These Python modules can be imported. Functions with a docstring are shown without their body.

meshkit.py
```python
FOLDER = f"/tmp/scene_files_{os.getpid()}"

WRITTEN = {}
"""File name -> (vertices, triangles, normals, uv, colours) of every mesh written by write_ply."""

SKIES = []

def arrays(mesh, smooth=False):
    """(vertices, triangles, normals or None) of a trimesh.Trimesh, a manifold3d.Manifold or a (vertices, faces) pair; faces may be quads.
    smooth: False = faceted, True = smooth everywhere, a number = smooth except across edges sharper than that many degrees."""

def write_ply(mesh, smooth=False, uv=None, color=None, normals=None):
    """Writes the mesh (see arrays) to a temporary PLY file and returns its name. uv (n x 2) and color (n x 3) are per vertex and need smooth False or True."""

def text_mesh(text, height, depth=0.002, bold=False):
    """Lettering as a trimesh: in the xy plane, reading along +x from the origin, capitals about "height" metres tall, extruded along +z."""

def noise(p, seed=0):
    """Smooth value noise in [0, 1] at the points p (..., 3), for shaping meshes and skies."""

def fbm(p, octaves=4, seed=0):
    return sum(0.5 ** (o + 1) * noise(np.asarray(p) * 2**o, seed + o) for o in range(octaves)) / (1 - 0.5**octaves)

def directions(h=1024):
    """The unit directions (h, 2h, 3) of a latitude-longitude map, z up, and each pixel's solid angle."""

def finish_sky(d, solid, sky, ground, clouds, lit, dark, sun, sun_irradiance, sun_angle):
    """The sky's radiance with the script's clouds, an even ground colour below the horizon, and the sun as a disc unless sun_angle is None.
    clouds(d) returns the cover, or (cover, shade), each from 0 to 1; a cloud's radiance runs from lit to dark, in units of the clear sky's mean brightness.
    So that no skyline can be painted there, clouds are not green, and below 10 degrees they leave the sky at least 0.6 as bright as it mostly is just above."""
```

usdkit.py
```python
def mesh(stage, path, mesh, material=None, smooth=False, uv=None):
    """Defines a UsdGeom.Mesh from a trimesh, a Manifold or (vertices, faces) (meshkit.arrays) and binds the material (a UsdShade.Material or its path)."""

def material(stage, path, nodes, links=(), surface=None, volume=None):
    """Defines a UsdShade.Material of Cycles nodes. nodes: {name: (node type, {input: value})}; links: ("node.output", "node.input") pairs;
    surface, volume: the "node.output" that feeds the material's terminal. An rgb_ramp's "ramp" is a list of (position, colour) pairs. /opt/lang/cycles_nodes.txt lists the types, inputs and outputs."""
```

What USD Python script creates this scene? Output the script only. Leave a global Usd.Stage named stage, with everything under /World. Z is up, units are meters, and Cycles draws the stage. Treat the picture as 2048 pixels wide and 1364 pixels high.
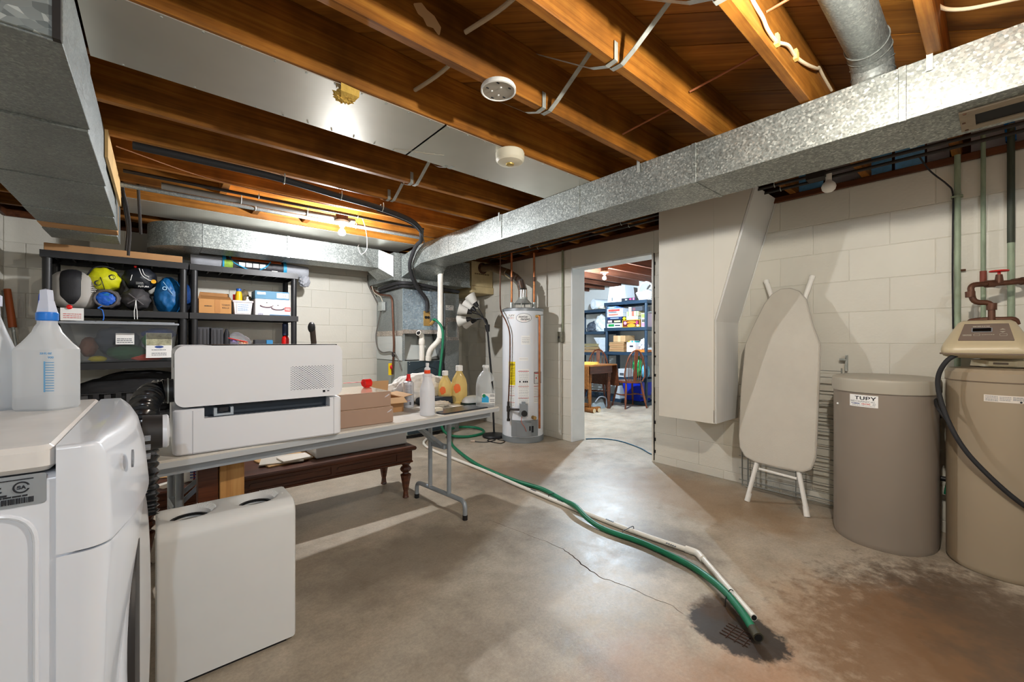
import math, random
import numpy as np, trimesh, manifold3d
from shapely.geometry import Polygon, Point, box as sbox
from shapely.ops import unary_union
from pxr import Usd, UsdGeom, UsdLux, UsdShade, Gf, Sdf
import usdkit, meshkit

random.seed(7); RNG = np.random.default_rng(7)
stage = Usd.Stage.CreateInMemory()
UsdGeom.SetStageUpAxis(stage, 'Z'); UsdGeom.SetStageMetersPerUnit(stage, 1.0)
UsdGeom.Xform.Define(stage, '/World'); UsdGeom.Scope.Define(stage, '/World/Looks')

# ------------------------------------------------------------------ camera, exposure, light strengths
C, S = 0.6497, 0.7602                       # the view looks along (C, S): joists run along x, main duct along y
cam = UsdGeom.Camera.Define(stage, '/World/camera')
m = Gf.Matrix4d(S, -C, 0, 0,  0, 0, 1, 0,  -C, -S, 0, 0,  0, 0, 1.13, 1)
UsdGeom.Xformable(cam).AddTransformOp().Set(m)
cam.CreateHorizontalApertureAttr(36.0); cam.CreateVerticalApertureAttr(24.0)
cam.CreateFocalLengthAttr(830.0 / 2048 * 36.0); cam.CreateClippingRangeAttr(Gf.Vec2f(0.05, 100))
cam.CreateExposureAttr(0.2)
BULBS = dict(overhead=(1.30, 0.15, 2.07, 2100, (1.0, .93, .81)),     # hangs just above the picture
             room=(1.19, 3.61, 2.055, 2900, (.97, .98, 1.0)),        # bare bulb in view
             annex=(4.95, 3.72, 2.05, 7500, (.70, .86, 1.0)),        # bulb beyond the doorway
             laundry=(-0.35, -1.5, 2.07, 1500, (.78, .89, 1.0)))      # bulb behind the camera

# ------------------------------------------------------------------ helpers
_used = {}
def unique(parent, name):
    k = _used.get((parent, name), 0); _used[(parent, name)] = k + 1
    return f'{parent}/{name}' + (f'_{k:03d}' if k else '')
def meta(p, label=None, cat=None, group=None, kind=None):
    for k, v in (('label', label), ('category', cat), ('group', group), ('kind', kind)):
        if v: p.SetCustomDataByKey(k, v)
def moved(mesh, d):
    if hasattr(mesh, 'to_mesh'):
        return mesh.translate(tuple(map(float, d)))
    mm = mesh.copy(); mm.apply_translation(d); return mm
class Thing:
    """An Xform at the thing's base; its parts are given in world coordinates unless local is set."""
    def __init__(s, name, label=None, cat=None, base=(0, 0, 0), rot=0, group=None, kind=None, local=False):
        s.path = unique('/World', name); s.base = np.array(base, float); s.local = bool(rot) or local
        x = UsdGeom.Xform.Define(stage, s.path); x.AddTranslateOp().Set(Gf.Vec3d(*map(float, base)))
        if rot: x.AddRotateZOp().Set(float(rot))
        s.prim = x.GetPrim(); meta(s.prim, label, cat, group, kind)
    def part(s, name, mesh, mat, parent=None, label=None, smooth=35, kind=None):
        path = unique(parent or s.path, name)
        p = usdkit.mesh(stage, path, mesh if s.local else moved(mesh, -s.base), mat, smooth=smooth)
        meta(p.GetPrim(), label, kind=kind)
        return path
def one(name, mesh, mat, label, cat=None, group=None, kind=None, smooth=35):
    path = unique('/World', name)
    v = meshkit.arrays(mesh)[0]; b = np.array([(v[:, 0].min() + v[:, 0].max()) / 2, (v[:, 1].min() + v[:, 1].max()) / 2, v[:, 2].min()])
    p = usdkit.mesh(stage, path, moved(mesh, -b), mat, smooth=smooth); p.AddTranslateOp().Set(Gf.Vec3d(*b))
    meta(p.GetPrim(), label, cat, group, kind)
    return path
def dup(t, name, base, label, rot=0):
    r = UsdGeom.Xform.Define(stage, unique('/World', name)); r.AddTranslateOp().Set(Gf.Vec3d(*map(float, base)))
    if rot: r.AddRotateZOp().Set(float(rot))
    was = t.prim.GetCustomData(); p = r.GetPrim()
    p.GetReferences().AddInternalReference(t.path); p.SetInstanceable(True)
    meta(p, label, was.get('category'), was.get('group')); return p

cat_ = trimesh.util.concatenate
def hull(pts): return trimesh.convex.convex_hull(np.array(pts, float))
def box(x0, x1, y0, y1, z0, z1, b=0.0):
    if b <= 0:
        mm = trimesh.creation.box([x1 - x0, y1 - y0, z1 - z0]); mm.apply_translation([(x0 + x1) / 2, (y0 + y1) / 2, (z0 + z1) / 2]); return mm
    P = []
    for sx in (0, 1):
        for sy in (0, 1):
            for sz in (0, 1):
                c0 = [(x0, x1)[sx], (y0, y1)[sy], (z0, z1)[sz]]; d = [(b, -b)[sx], (b, -b)[sy], (b, -b)[sz]]
                for k in range(3):
                    q = list(c0)
                    for j in range(3):
                        if j != k: q[j] += d[j]
                    P.append(q)
    return hull(P)
def rbox(x0, x1, y0, y1, z0, z1, r, n=3):
    P = []
    for sx in (x0 + r, x1 - r):
        for sy in (y0 + r, y1 - r):
            for sz in (z0 + r, z1 - r):
                P.append([sx, sy, sz])
    sp = trimesh.creation.icosphere(n - 1 if n > 1 else 1, r).vertices
    return hull(np.concatenate([sp + p for p in P]))
def rprism(x0, x1, y0, y1, z0, z1, r, n=6, b=0.0):
    """A box with its upright edges rounded (radius r), top and bottom edges chamfered b."""
    def ring(o, z):
        P = []
        for cx, cy, a0 in ((x1 - r, y1 - r, 0), (x0 + r, y1 - r, 90), (x0 + r, y0 + r, 180), (x1 - r, y0 + r, 270)):
            for k in range(n + 1):
                a = math.radians(a0 + 90 * k / n); P.append([cx + (r - o) * math.cos(a), cy + (r - o) * math.sin(a), z])
        return P
    return hull(ring(b, z0) + ring(0, z0 + b) + ring(0, z1 - b) + ring(b, z1)) if b else hull(ring(0, z0) + ring(0, z1))
def frame(d):
    d = np.array(d, float); d /= np.linalg.norm(d)
    a = np.array([0, 0, 1.0]) if abs(d[2]) < .9 else np.array([1.0, 0, 0])
    u = np.cross(a, d); u /= np.linalg.norm(u); return u, np.cross(d, u), d
def cyl(p0, p1, r0, r1=None, n=20, caps=True):
    r1 = r0 if r1 is None else r1
    p0, p1 = np.array(p0, float), np.array(p1, float); u, v, d = frame(p1 - p0)
    a = np.linspace(0, 2 * np.pi, n, endpoint=False); ring = np.cos(a)[:, None] * u + np.sin(a)[:, None] * v
    V = np.vstack([p0 + ring * r0, p1 + ring * r1, [p0], [p1]]); F = []
    for i in range(n):
        j = (i + 1) % n; F += [[i, j, n + j], [i, n + j, n + i]]
        if caps: F += [[j, i, 2 * n], [n + i, n + j, 2 * n + 1]]
    return trimesh.Trimesh(V, F, process=False)
def catmull(pts, n=8):
    P = np.array(pts, float); P = np.vstack([2 * P[0] - P[1], P, 2 * P[-1] - P[-2]]); out = []
    for i in range(1, len(P) - 2):
        for t in np.linspace(0, 1, n, endpoint=False):
            out.append(.5 * ((2 * P[i]) + (P[i + 1] - P[i - 1]) * t + (2 * P[i - 1] - 5 * P[i] + 4 * P[i + 1] - P[i + 2]) * t * t + (-P[i - 1] + 3 * P[i] - 3 * P[i + 1] + P[i + 2]) * t ** 3))
    out.append(P[-2]); return np.array(out)
def tube(pts, r, n=10, smooth=0, caps=True):
    P = catmull(pts, smooth) if smooth else np.array(pts, float)
    R = np.full(len(P), r) if np.ndim(r) == 0 else np.interp(np.linspace(0, 1, len(P)), np.linspace(0, 1, len(r)), r)
    T = np.gradient(P, axis=0); T /= np.maximum(np.linalg.norm(T, axis=1), 1e-9)[:, None]
    u, v, _ = frame(T[0]); V, F = [], []
    a = np.linspace(0, 2 * np.pi, n, endpoint=False)
    for i in range(len(P)):
        if i:
            u = u - T[i] * np.dot(u, T[i]); u /= np.linalg.norm(u); v = np.cross(T[i], u)
        V.append(P[i] + R[i] * (np.cos(a)[:, None] * u + np.sin(a)[:, None] * v))
    V = np.vstack(V + [P[0], P[-1]]); N = len(P) * n
    for i in range(len(P) - 1):
        for k in range(n):
            j = (k + 1) % n; A, B = i * n, (i + 1) * n
            F += [[A + k, A + j, B + j], [A + k, B + j, B + k]]
    if caps:
        for k in range(n):
            j = (k + 1) % n; F += [[j, k, N], [N - n + k, N - n + j, N + 1]]
    return trimesh.Trimesh(V, F, process=False)
def bentpipe(pts, r, bend, n=14, k=6):
    """A pipe through corner points with rounded elbows of the given bend radius."""
    P = [np.array(p, float) for p in pts]; out = [P[0]]
    for i in range(1, len(P) - 1):
        a, b = P[i - 1] - P[i], P[i + 1] - P[i]; la, lb = np.linalg.norm(a), np.linalg.norm(b); d = min(bend, la * .49, lb * .49)
        p, q = P[i] + a / la * d, P[i] + b / lb * d
        for t in np.linspace(0, 1, k): out.append((1 - t) ** 2 * p + 2 * t * (1 - t) * P[i] + t * t * q)
    out.append(P[-1]); return tube(out, r, n)
def lathe(profile, center=(0, 0, 0), n=28, axis='z'):
    pr = np.array(profile, float); a = np.linspace(0, 2 * np.pi, n, endpoint=False); V, F = [], []
    for r, z in pr: V += [[r * math.cos(t), r * math.sin(t), z] for t in a]
    for i in range(len(pr) - 1):
        for k in range(n):
            j = (k + 1) % n; A, B = i * n, (i + 1) * n
            F += [[A + k, A + j, B + j], [A + k, B + j, B + k]]
    V += [[0, 0, pr[0][1]], [0, 0, pr[-1][1]]]; N = len(pr) * n
    for k in range(n):
        j = (k + 1) % n; F += [[j, k, N], [N - n + k, N - n + j, N + 1]]
    mm = trimesh.Trimesh(V, F, process=False)
    if axis == 'x': mm.apply_transform(trimesh.transformations.rotation_matrix(np.pi / 2, [0, 1, 0]))
    if axis == 'y': mm.apply_transform(trimesh.transformations.rotation_matrix(-np.pi / 2, [1, 0, 0]))
    mm.apply_translation(center); return mm
def orient(mesh, o, r, u):
    """Places a mesh modelled in xy (z = out) at origin o with right r and up u."""
    r, u = np.array(r, float), np.array(u, float); r /= np.linalg.norm(r); u = u - r * np.dot(u, r); u /= np.linalg.norm(u); w = np.cross(r, u)
    M = np.eye(4); M[:3, 0], M[:3, 1], M[:3, 2], M[:3, 3] = r, u, w, o
    mm = mesh.copy(); mm.apply_transform(M); return mm
def poly(points, depth): return trimesh.creation.extrude_polygon(Polygon(points) if not hasattr(points, 'geom_type') else points, depth, engine='earcut')
def rrect(w, h, r, n=6): return sbox(-w / 2 + r, -h / 2 + r, w / 2 - r, h / 2 - r).buffer(r, quad_segs=n)
def text(t, h, o, r, u, depth=.0008, bold=False, center=True, width=None):
    mm = meshkit.text_mesh(t, h, depth, bold)
    b = mm.bounds
    if width: mm.apply_scale([width / (b[1][0] - b[0][0]), 1, 1]); b = mm.bounds
    if center: mm.apply_translation([-(b[0][0] + b[1][0]) / 2, -(b[0][1] + b[1][1]) / 2, 0])
    return orient(mm, o, r, u)
def flat(w, h, o, r, u, d=.001): return orient(box(-w / 2, w / 2, -h / 2, h / 2, 0, d), o, r, u)
def wrapc(mesh, cx, cy, rad, ang, z):
    """Wraps a flat mesh (xy, z out) round an upright cylinder; x is arc length from angle ang, seen from outside."""
    mm = mesh.copy(); v = mm.vertices.copy(); t = ang + v[:, 0] / rad; R = rad + v[:, 2]
    mm.vertices = np.stack([cx + R * np.cos(t), cy + R * np.sin(t), z + v[:, 1]], 1); return mm
def patch(w, h, d=.0008, n=10):
    bx = [box(-w / 2 + w * i / n, -w / 2 + w * (i + 1) / n, -h / 2, h / 2, 0, d) for i in range(n)]
    return cat_(bx)
def tline(t, h, x, y, d=.0015, bold=False, width=None):
    mm = meshkit.text_mesh(t, h, d, bold); b = mm.bounds
    if width: mm.apply_scale([width / (b[1][0] - b[0][0]), 1, 1]); b = mm.bounds
    mm.apply_translation([x - (b[0][0] + b[1][0]) / 2, y - (b[0][1] + b[1][1]) / 2, 0]); return mm
def bars(x0, x1, ys, h, d=.0015, seed=0):
    """Rows of small print, too small to read in the photograph: each row a few dashes."""
    g = random.Random(seed); out = []
    for y in ys:
        x = x0
        while x < x1 - (x1 - x0) * .05:
            w = (x1 - x0) * g.uniform(.08, .22); out.append(box(x, min(x + w, x1), y - h / 2, y + h / 2, 0, d)); x += w + (x1 - x0) * .03
    return cat_(out)
def blob(c, r, seed=0, amp=.18, fr=3.0, n=3):
    s = trimesh.creation.icosphere(n, 1.0); v = s.vertices
    k = 1 + amp * 2 * (meshkit.fbm(v * fr + seed * 7.3 + 20, 3, seed) - .5)
    s.vertices = v * k[:, None] * np.array(r) + np.array(c); return s

# ------------------------------------------------------------------ materials
def lin(c):
    c = np.array(c, float) / 255; return tuple(np.where(c <= .04045, c / 12.92, ((c + .055) / 1.055) ** 2.4))
_mats = {}
def mat(name, rgb=None, rough=.5, metal=0, var=0., vs=6., bump=0., bs=80., spec=.5, coat=0., rnd=0., trans=0., ior=1.45, emit=None, sheen=0., alpha=1, stretch=None, sss=0., world=False):
    """Principled material: rgb is sRGB 0..255; var = tone variation by noise of scale vs; rnd = tone variation from object to object."""
    if name in _mats: return _mats[name]
    base = lin(rgb)
    N = {'p': ('principled_bsdf', dict(base_color=base, roughness=rough, metallic=metal, specular_ior_level=spec, coat_weight=coat, transmission_weight=trans, ior=ior, sheen_weight=sheen, alpha=alpha))}
    L = []
    if emit: N['p'][1].update(emission_color=base, emission_strength=emit)
    if sss: N['p'][1].update(subsurface_weight=sss, subsurface_scale=.02, subsurface_radius=(1, 1, 1))
    src = None
    if var or bump:
        if world: N['t'] = ('geometry', {}); src = 't.position'
        else: N['t'] = ('texture_coordinate', {}); src = 't.object'
        if stretch is not None:
            N['mp'] = ('mapping', dict(scale=stretch)); L.append((src, 'mp.vector')); src = 'mp.vector'
    col = None
    if var:
        N['n'] = ('noise_texture', dict(scale=vs, detail=5, roughness=.6)); L.append((src, 'n.vector'))
        lo = tuple(max(0, x * (1 - var)) for x in base); hi = tuple(min(1, x * (1 + var)) for x in base)
        N['r'] = ('rgb_ramp', {'ramp': [(.28, lo), (.72, hi)]}); L.append(('n.fac', 'r.fac')); col = 'r.color'
    if rnd:
        N['oi'] = ('object_info', {}); N['mr'] = ('map_range', dict(from_min=0, from_max=1, to_min=1 - rnd, to_max=1 + rnd)); L.append(('oi.random', 'mr.value'))
        N['hs'] = ('hsv', dict(color=base)); L.append(('mr.result', 'hs.value'))
        if col: L.append((col, 'hs.color'))
        col = 'hs.color'
    if col: L.append((col, 'p.base_color'))
    if bump:
        N['bn'] = ('noise_texture', dict(scale=bs, detail=3)); L.append((src, 'bn.vector'))
        N['bp'] = ('bump', dict(strength=bump, distance=.01)); L += [('bn.fac', 'bp.height'), ('bp.normal', 'p.normal')]
    _mats[name] = usdkit.material(stage, '/World/Looks/' + name, N, L, surface='p.BSDF'); return _mats[name]
def wood(name, dark, mid, light, grain=(1.2, 26, 26), scale=1.6, rough=.55, rnd=.12, blotch=.35, bump=.15, rot=0., spec=.3):
    """Stained timber: fine streaks along the grain, darker blotches, tone differing from board to board."""
    N = {'t': ('geometry', {}), 'oi': ('object_info', {}),
         'ad': ('vector_math', dict(math_type='multiply_add', vector2=(1, 1, 1))), 'of': ('vector_math', dict(math_type='scale', scale=7.0)),
         'rt': ('mapping', dict(rotation=(0, 0, rot))), 'mp': ('mapping', dict(scale=grain)),
         'n': ('noise_texture', dict(scale=scale, detail=7, roughness=.65, distortion=.6)), 'b': ('noise_texture', dict(scale=2.3, detail=4, roughness=.6)),
         'r': ('rgb_ramp', {'ramp': [(.25, lin(dark)), (.5, lin(mid)), (.75, lin(light))]}),
         'br': ('map_range', dict(from_min=.35, from_max=.7, to_min=1 - blotch, to_max=1.08)),
         'mr': ('map_range', dict(from_min=0, from_max=1, to_min=1 - rnd, to_max=1 + rnd)), 'mu': ('math', dict(math_type='multiply')),
         'hs': ('hsv', {}), 'p': ('principled_bsdf', dict(roughness=rough, specular_ior_level=spec)), 'bp': ('bump', dict(strength=bump, distance=.004))}
    L = [('t.position', 'rt.vector'), ('rt.vector', 'mp.vector'), ('oi.location', 'of.vector1'), ('mp.vector', 'ad.vector1'), ('of.vector', 'ad.vector3'), ('ad.vector', 'n.vector'), ('t.position', 'b.vector'),
         ('n.fac', 'r.fac'), ('b.fac', 'br.value'), ('oi.random', 'mr.value'), ('br.result', 'mu.value1'), ('mr.result', 'mu.value2'), ('mu.value', 'hs.value'), ('r.color', 'hs.color'), ('hs.color', 'p.base_color'), ('n.fac', 'bp.height'), ('bp.normal', 'p.normal')]
    _mats[name] = usdkit.material(stage, '/World/Looks/' + name, N, L, surface='p.BSDF'); return _mats[name]
def galv(name, a, b, scale=60., rough=.42, metal=.75, stretch=(1, 1, 1), bump=.1):
    """Zinc-coated sheet: crystal spangle of slightly different greys."""
    N = {'t': ('geometry', {}), 'mp': ('mapping', dict(scale=stretch)), 'v': ('voronoi_texture', dict(scale=scale)), 'sp': ('separate_color', {}), 'n': ('noise_texture', dict(scale=3, detail=5)),
         'r': ('rgb_ramp', {'ramp': [(0, lin(a)), (.75, lin([(x + y) / 2 for x, y in zip(a, b)])), (1, lin(b))]}), 'ra': ('map_range', dict(from_min=0, from_max=1, to_min=rough - .1, to_max=rough + .14)),
         'mx': ('map_range', dict(from_min=.3, from_max=.7, to_min=.82, to_max=1.08)), 'hs': ('hsv', {}), 'p': ('principled_bsdf', dict(metallic=metal)), 'bp': ('bump', dict(strength=bump, distance=.002))}
    L = [('t.position', 'mp.vector'), ('mp.vector', 'v.vector'), ('v.color', 'sp.color'), ('sp.r', 'r.fac'), ('sp.g', 'ra.value'), ('t.position', 'n.vector'), ('n.fac', 'mx.value'), ('mx.result', 'hs.value'), ('r.color', 'hs.color'),
         ('hs.color', 'p.base_color'), ('ra.result', 'p.roughness'), ('sp.b', 'bp.height'), ('bp.normal', 'p.normal')]
    _mats[name] = usdkit.material(stage, '/World/Looks/' + name, N, L, surface='p.BSDF'); return _mats[name]
def floor_mat():
    """Old concrete slab: grey beige, mottled, worn smooth, with rust and water stains of their own shape."""
    N = {'t': ('geometry', {}), 'n1': ('noise_texture', dict(scale=1.3, detail=6, roughness=.6)), 'n2': ('noise_texture', dict(scale=7, detail=6, roughness=.7)), 'n3': ('noise_texture', dict(scale=75, detail=6, roughness=.8)),
         'base': ('rgb_ramp', {'ramp': [(.3, lin((148, 136, 120))), (.5, lin((177, 165, 147))), (.7, lin((194, 183, 167)))]}),
         'mot': ('map_range', dict(from_min=.35, from_max=.65, to_min=.82, to_max=1.1)), 'spk': ('map_range', dict(from_min=.35, from_max=.65, to_min=.84, to_max=1.12)), 'mm': ('math', dict(math_type='multiply')), 'hs': ('hsv', {}),
         'p': ('principled_bsdf', dict(specular_ior_level=.5)), 'bp': ('bump', dict(strength=.25, distance=.003)), 'ro': ('map_range', dict(from_min=.3, from_max=.7, to_min=.31, to_max=.50))}
    L = [('t.position', 'n1.vector'), ('t.position', 'n2.vector'), ('t.position', 'n3.vector'), ('n1.fac', 'base.fac'), ('n2.fac', 'mot.value'), ('n3.fac', 'spk.value'), ('mot.result', 'mm.value1'), ('spk.result', 'mm.value2'), ('mm.value', 'hs.value'), ('base.color', 'hs.color'),
         ('n3.fac', 'bp.height'), ('bp.normal', 'p.normal'), ('n2.fac', 'ro.value'), ('ro.result', 'p.roughness')]
    last = 'hs.color'
    # stains: (centre, half-size x, y, noise scale, noise weight, colour, strength, seed)
    ST = [((2.45, .05), .7, .40, 10, 1.8, (82, 64, 48), .8, 1), ((2.2, .15), .8, .5, 18, 1.9, (92, 74, 58), .75, 9), ((1.9, .35), .8, .5, 6, 1.7, (160, 116, 74), .35, 2), ((3.0, 1.4), .5, .9, 5, 1.2, (150, 112, 66), .5, 3),
          ((1.05, 2.0), .6, .35, 5, 1.4, (104, 92, 80), .5, 4), ((2.3, 2.6), .5, .45, 5, 1.5, (100, 88, 78), .55, 5), ((1.2, .5), .6, .5, 4, 1.5, (174, 120, 80), .35, 6), ((2.75, 2.95), .8, .6, 5, 1.4, (150, 114, 74), .35, 7), ((2.1, 1.2), .35, .3, 9, 1.5, (88, 82, 76), .5, 8),
          ((1.715, .665), .145, .19, 22, .7, (42, 32, 25), .96, 10), ((1.81, .77), .12, .10, 24, .9, (66, 44, 22), .9, 11)]
    for i, (c, sx, sy, ns, w, col, stg, seed) in enumerate(ST):
        k = f's{i}'
        N[k + 'm'] = ('mapping', dict(location=(-c[0] / sx, -c[1] / sy, 0), scale=(1 / sx, 1 / sy, 0)))
        N[k + 'd'] = ('vector_math', dict(math_type='length'))
        N[k + 'o'] = ('mapping', dict(location=(seed * 3.1, seed * 5.7, 0))); N[k + 'n'] = ('noise_texture', dict(scale=ns, detail=6, roughness=.65))
        N[k + 'a'] = ('math', dict(math_type='multiply_add', value2=w)); N[k + 'r'] = ('map_range', dict(from_min=1.0 + w * .5, from_max=.55 + w * .5 if w > .8 else .86 + w * .5, to_min=0, to_max=stg, clamp=True))
        N[k + 'x'] = ('mix_color', dict(b=lin(col)))
        L += [('t.position', k + 'm.vector'), (k + 'm.vector', k + 'd.vector1'), ('t.position', k + 'o.vector'), (k + 'o.vector', k + 'n.vector'), (k + 'n.fac', k + 'a.value1'), (k + 'd.value', k + 'a.value3'), (k + 'a.value', k + 'r.value'), (k + 'r.result', k + 'x.fac'), (last, k + 'x.a')]
        last = k + 'x.result'
    L.append((last, 'p.base_color'))
    return usdkit.material(stage, '/World/Looks/concrete_floor', N, L, surface='p.BSDF')
def pane(name, tint, fac=.05, rough=.08):
    """Clear plastic: mostly see-through, a little gloss."""
    N = {'f': ('fresnel', dict(IOR=1.45)), 'mx': ('math', dict(math_type='add', value2=fac * .4)), 'a': ('transparent_bsdf', dict(color=tint)), 'g': ('principled_bsdf', dict(base_color=(.75, .78, .8), roughness=rough)), 'm': ('mix_closure', {})}
    _mats[name] = usdkit.material(stage, '/World/Looks/' + name, N, [('f.fac', 'mx.value1'), ('mx.value', 'm.fac'), ('a.BSDF', 'm.closure1'), ('g.BSDF', 'm.closure2')], surface='m.closure'); return _mats[name]
def milky(name, tint, body, fac=.55, rough=.3):
    """Translucent moulded plastic: partly lets things through, partly scatters."""
    N = {'a': ('transparent_bsdf', dict(color=tint)), 'p': ('principled_bsdf', dict(base_color=lin(body), roughness=rough)), 'tl': ('translucent_bsdf', dict(color=lin(body))), 'm1': ('mix_closure', dict(fac=.35)), 'm': ('mix_closure', dict(fac=fac))}
    _mats[name] = usdkit.material(stage, '/World/Looks/' + name, N, [('p.BSDF', 'm1.closure1'), ('tl.BSDF', 'm1.closure2'), ('a.BSDF', 'm.closure1'), ('m1.closure', 'm.closure2')], surface='m.closure'); return _mats[name]
M = {}
M['joist'] = wood('joist_wood', (112, 66, 18), (162, 102, 34), (196, 136, 54), grain=(.8, 22, 22), blotch=.6)
M['sub'] = wood('subfloor_wood', (118, 70, 20), (160, 102, 34), (188, 126, 50), grain=(.8, 20, 20), rot=math.radians(45), rnd=.22, blotch=.3)
M['sill'] = wood('sill_wood', (60, 30, 14), (96, 52, 24), (120, 70, 34), grain=(20, 1, 20))
M['joist2'] = wood('annex_joist', (70, 40, 30), (110, 66, 48), (132, 84, 62), grain=(.8, 22, 22), blotch=.3)
M['block'] = mat('painted_block', (211, 207, 195), .55, var=.05, vs=1.7, bump=.12, bs=55, rnd=.025, world=True)
M['mortar'] = mat('painted_mortar', (208, 203, 190), .7, var=.06, vs=9, world=True)
M['floor'] = floor_mat()
M['galv'] = galv('galvanised_spangle', (122, 128, 126), (188, 192, 188), 125, .48, .68)
M['galv_dull'] = galv('galvanised_dull', (132, 138, 138), (164, 170, 168), 150, .5, .6)
M['pan'] = mat('sheet_metal_pan', (206, 202, 190), .33, metal=.7, var=.06, vs=3, bump=.05, bs=4, world=True)
M['bwhite'] = mat('white_plastic', (225, 226, 228), .38)
M['black'] = mat('black_plastic', (26, 26, 28), .45)
M['dark'] = mat('dark_void', (10, 10, 10), .8)
M['white'] = mat('white_paint', (222, 222, 219), .5, var=.03, vs=3, world=True)
M['jamb'] = mat('jamb_paint', (222, 224, 224), .5, var=.05, vs=4, world=True)
M['chase'] = mat('chase_paint', (216, 211, 199), .5, var=.04, vs=2, world=True, bump=.04, bs=30)
M['glass'] = mat('bulb_frost', (244, 242, 236), .3, spec=.5)
M['porc'] = mat('porcelain', (226, 222, 214), .3)
M['copper'] = mat('copper_pipe', (176, 110, 72), .38, metal=.85, var=.3, vs=14)
M['brown'] = mat('bronze_pipe', (92, 60, 44), .5, metal=.4, var=.3, vs=20)
M['pvc'] = mat('pvc_pipe', (226, 222, 212), .4)
M['iron'] = mat('black_iron_pipe', (48, 44, 42), .55, metal=.3)
M['steel'] = mat('zinc_steel', (168, 172, 168), .45, metal=.35, var=.2, vs=25)
M['card'] = mat('cardboard', (176, 132, 88), .8, var=.06, vs=6)
M['hose'] = mat('green_hose', (18, 112, 78), .45, var=.15, vs=12)
M['green'] = mat('green_paint_pipe', (140, 154, 130), .55, var=.3, vs=22, stretch=(1, 1, .25), world=True)
for key, (x, y, z, st, col) in BULBS.items():
    N = {'e': ('emission', dict(color=col, strength=float(st)))}
    M['lit_' + key] = usdkit.material(stage, '/World/Looks/lit_' + key, N, surface='e.emission')
# ================================================================== the setting
XL, XR, YB, YF = -0.96, 3.524, 5.30, -2.6          # left wall, right wall, back wall, wall behind the camera
XA, YA0, YA1 = 7.1, 0.6, 6.3                        # the room beyond the doorway
ZJ, ZS = 2.20, 2.435                                # underside of the joists, underside of the subfloor
D0, D1, DH = 2.105, 3.085, 1.94                     # the doorway: y from, y to, head
CO, CH, BL = .07, .2088, .406                       # block coursing: first joint, course height, block length

fl = Thing('floor', kind='structure')
fl.part('slab', box(XL - .2, XA + .2, YF - .2, YA1 + .2, -.12, 0), M['floor'])
M['crack'] = mat('crack_dirt', (58, 46, 38), .9)
def ribbon(pts, w, z):
    P = np.array(pts, float); n = len(P); T = np.gradient(P, axis=0); T /= np.linalg.norm(T, axis=1)[:, None]; Nn = np.stack([-T[:, 1], T[:, 0]], 1)
    W = np.array(w)[:, None] if np.ndim(w) else np.full((n, 1), w)
    A, B = P + Nn * W / 2, P - Nn * W / 2
    V = np.vstack([np.c_[A, np.full(n, z)], np.c_[B, np.full(n, z)], np.c_[A, np.full(n, -.003)], np.c_[B, np.full(n, -.003)]]); F = []
    for i in range(n - 1): F += [[i, n + i, n + i + 1], [i, n + i + 1, i + 1]]
    return trimesh.Trimesh(V, F, process=False)
g = random.Random(3)
cr = [(1.60, 2.05), (1.626, 1.875), (1.66, 1.70), (1.675, 1.556), (1.665, 1.49), (1.657, 1.433), (1.63, 1.37), (1.622, 1.30), (1.612, 1.24), (1.628, 1.163), (1.645, 1.08), (1.65, .995), (1.668, .9), (1.655, .817)]
crd = []
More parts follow.
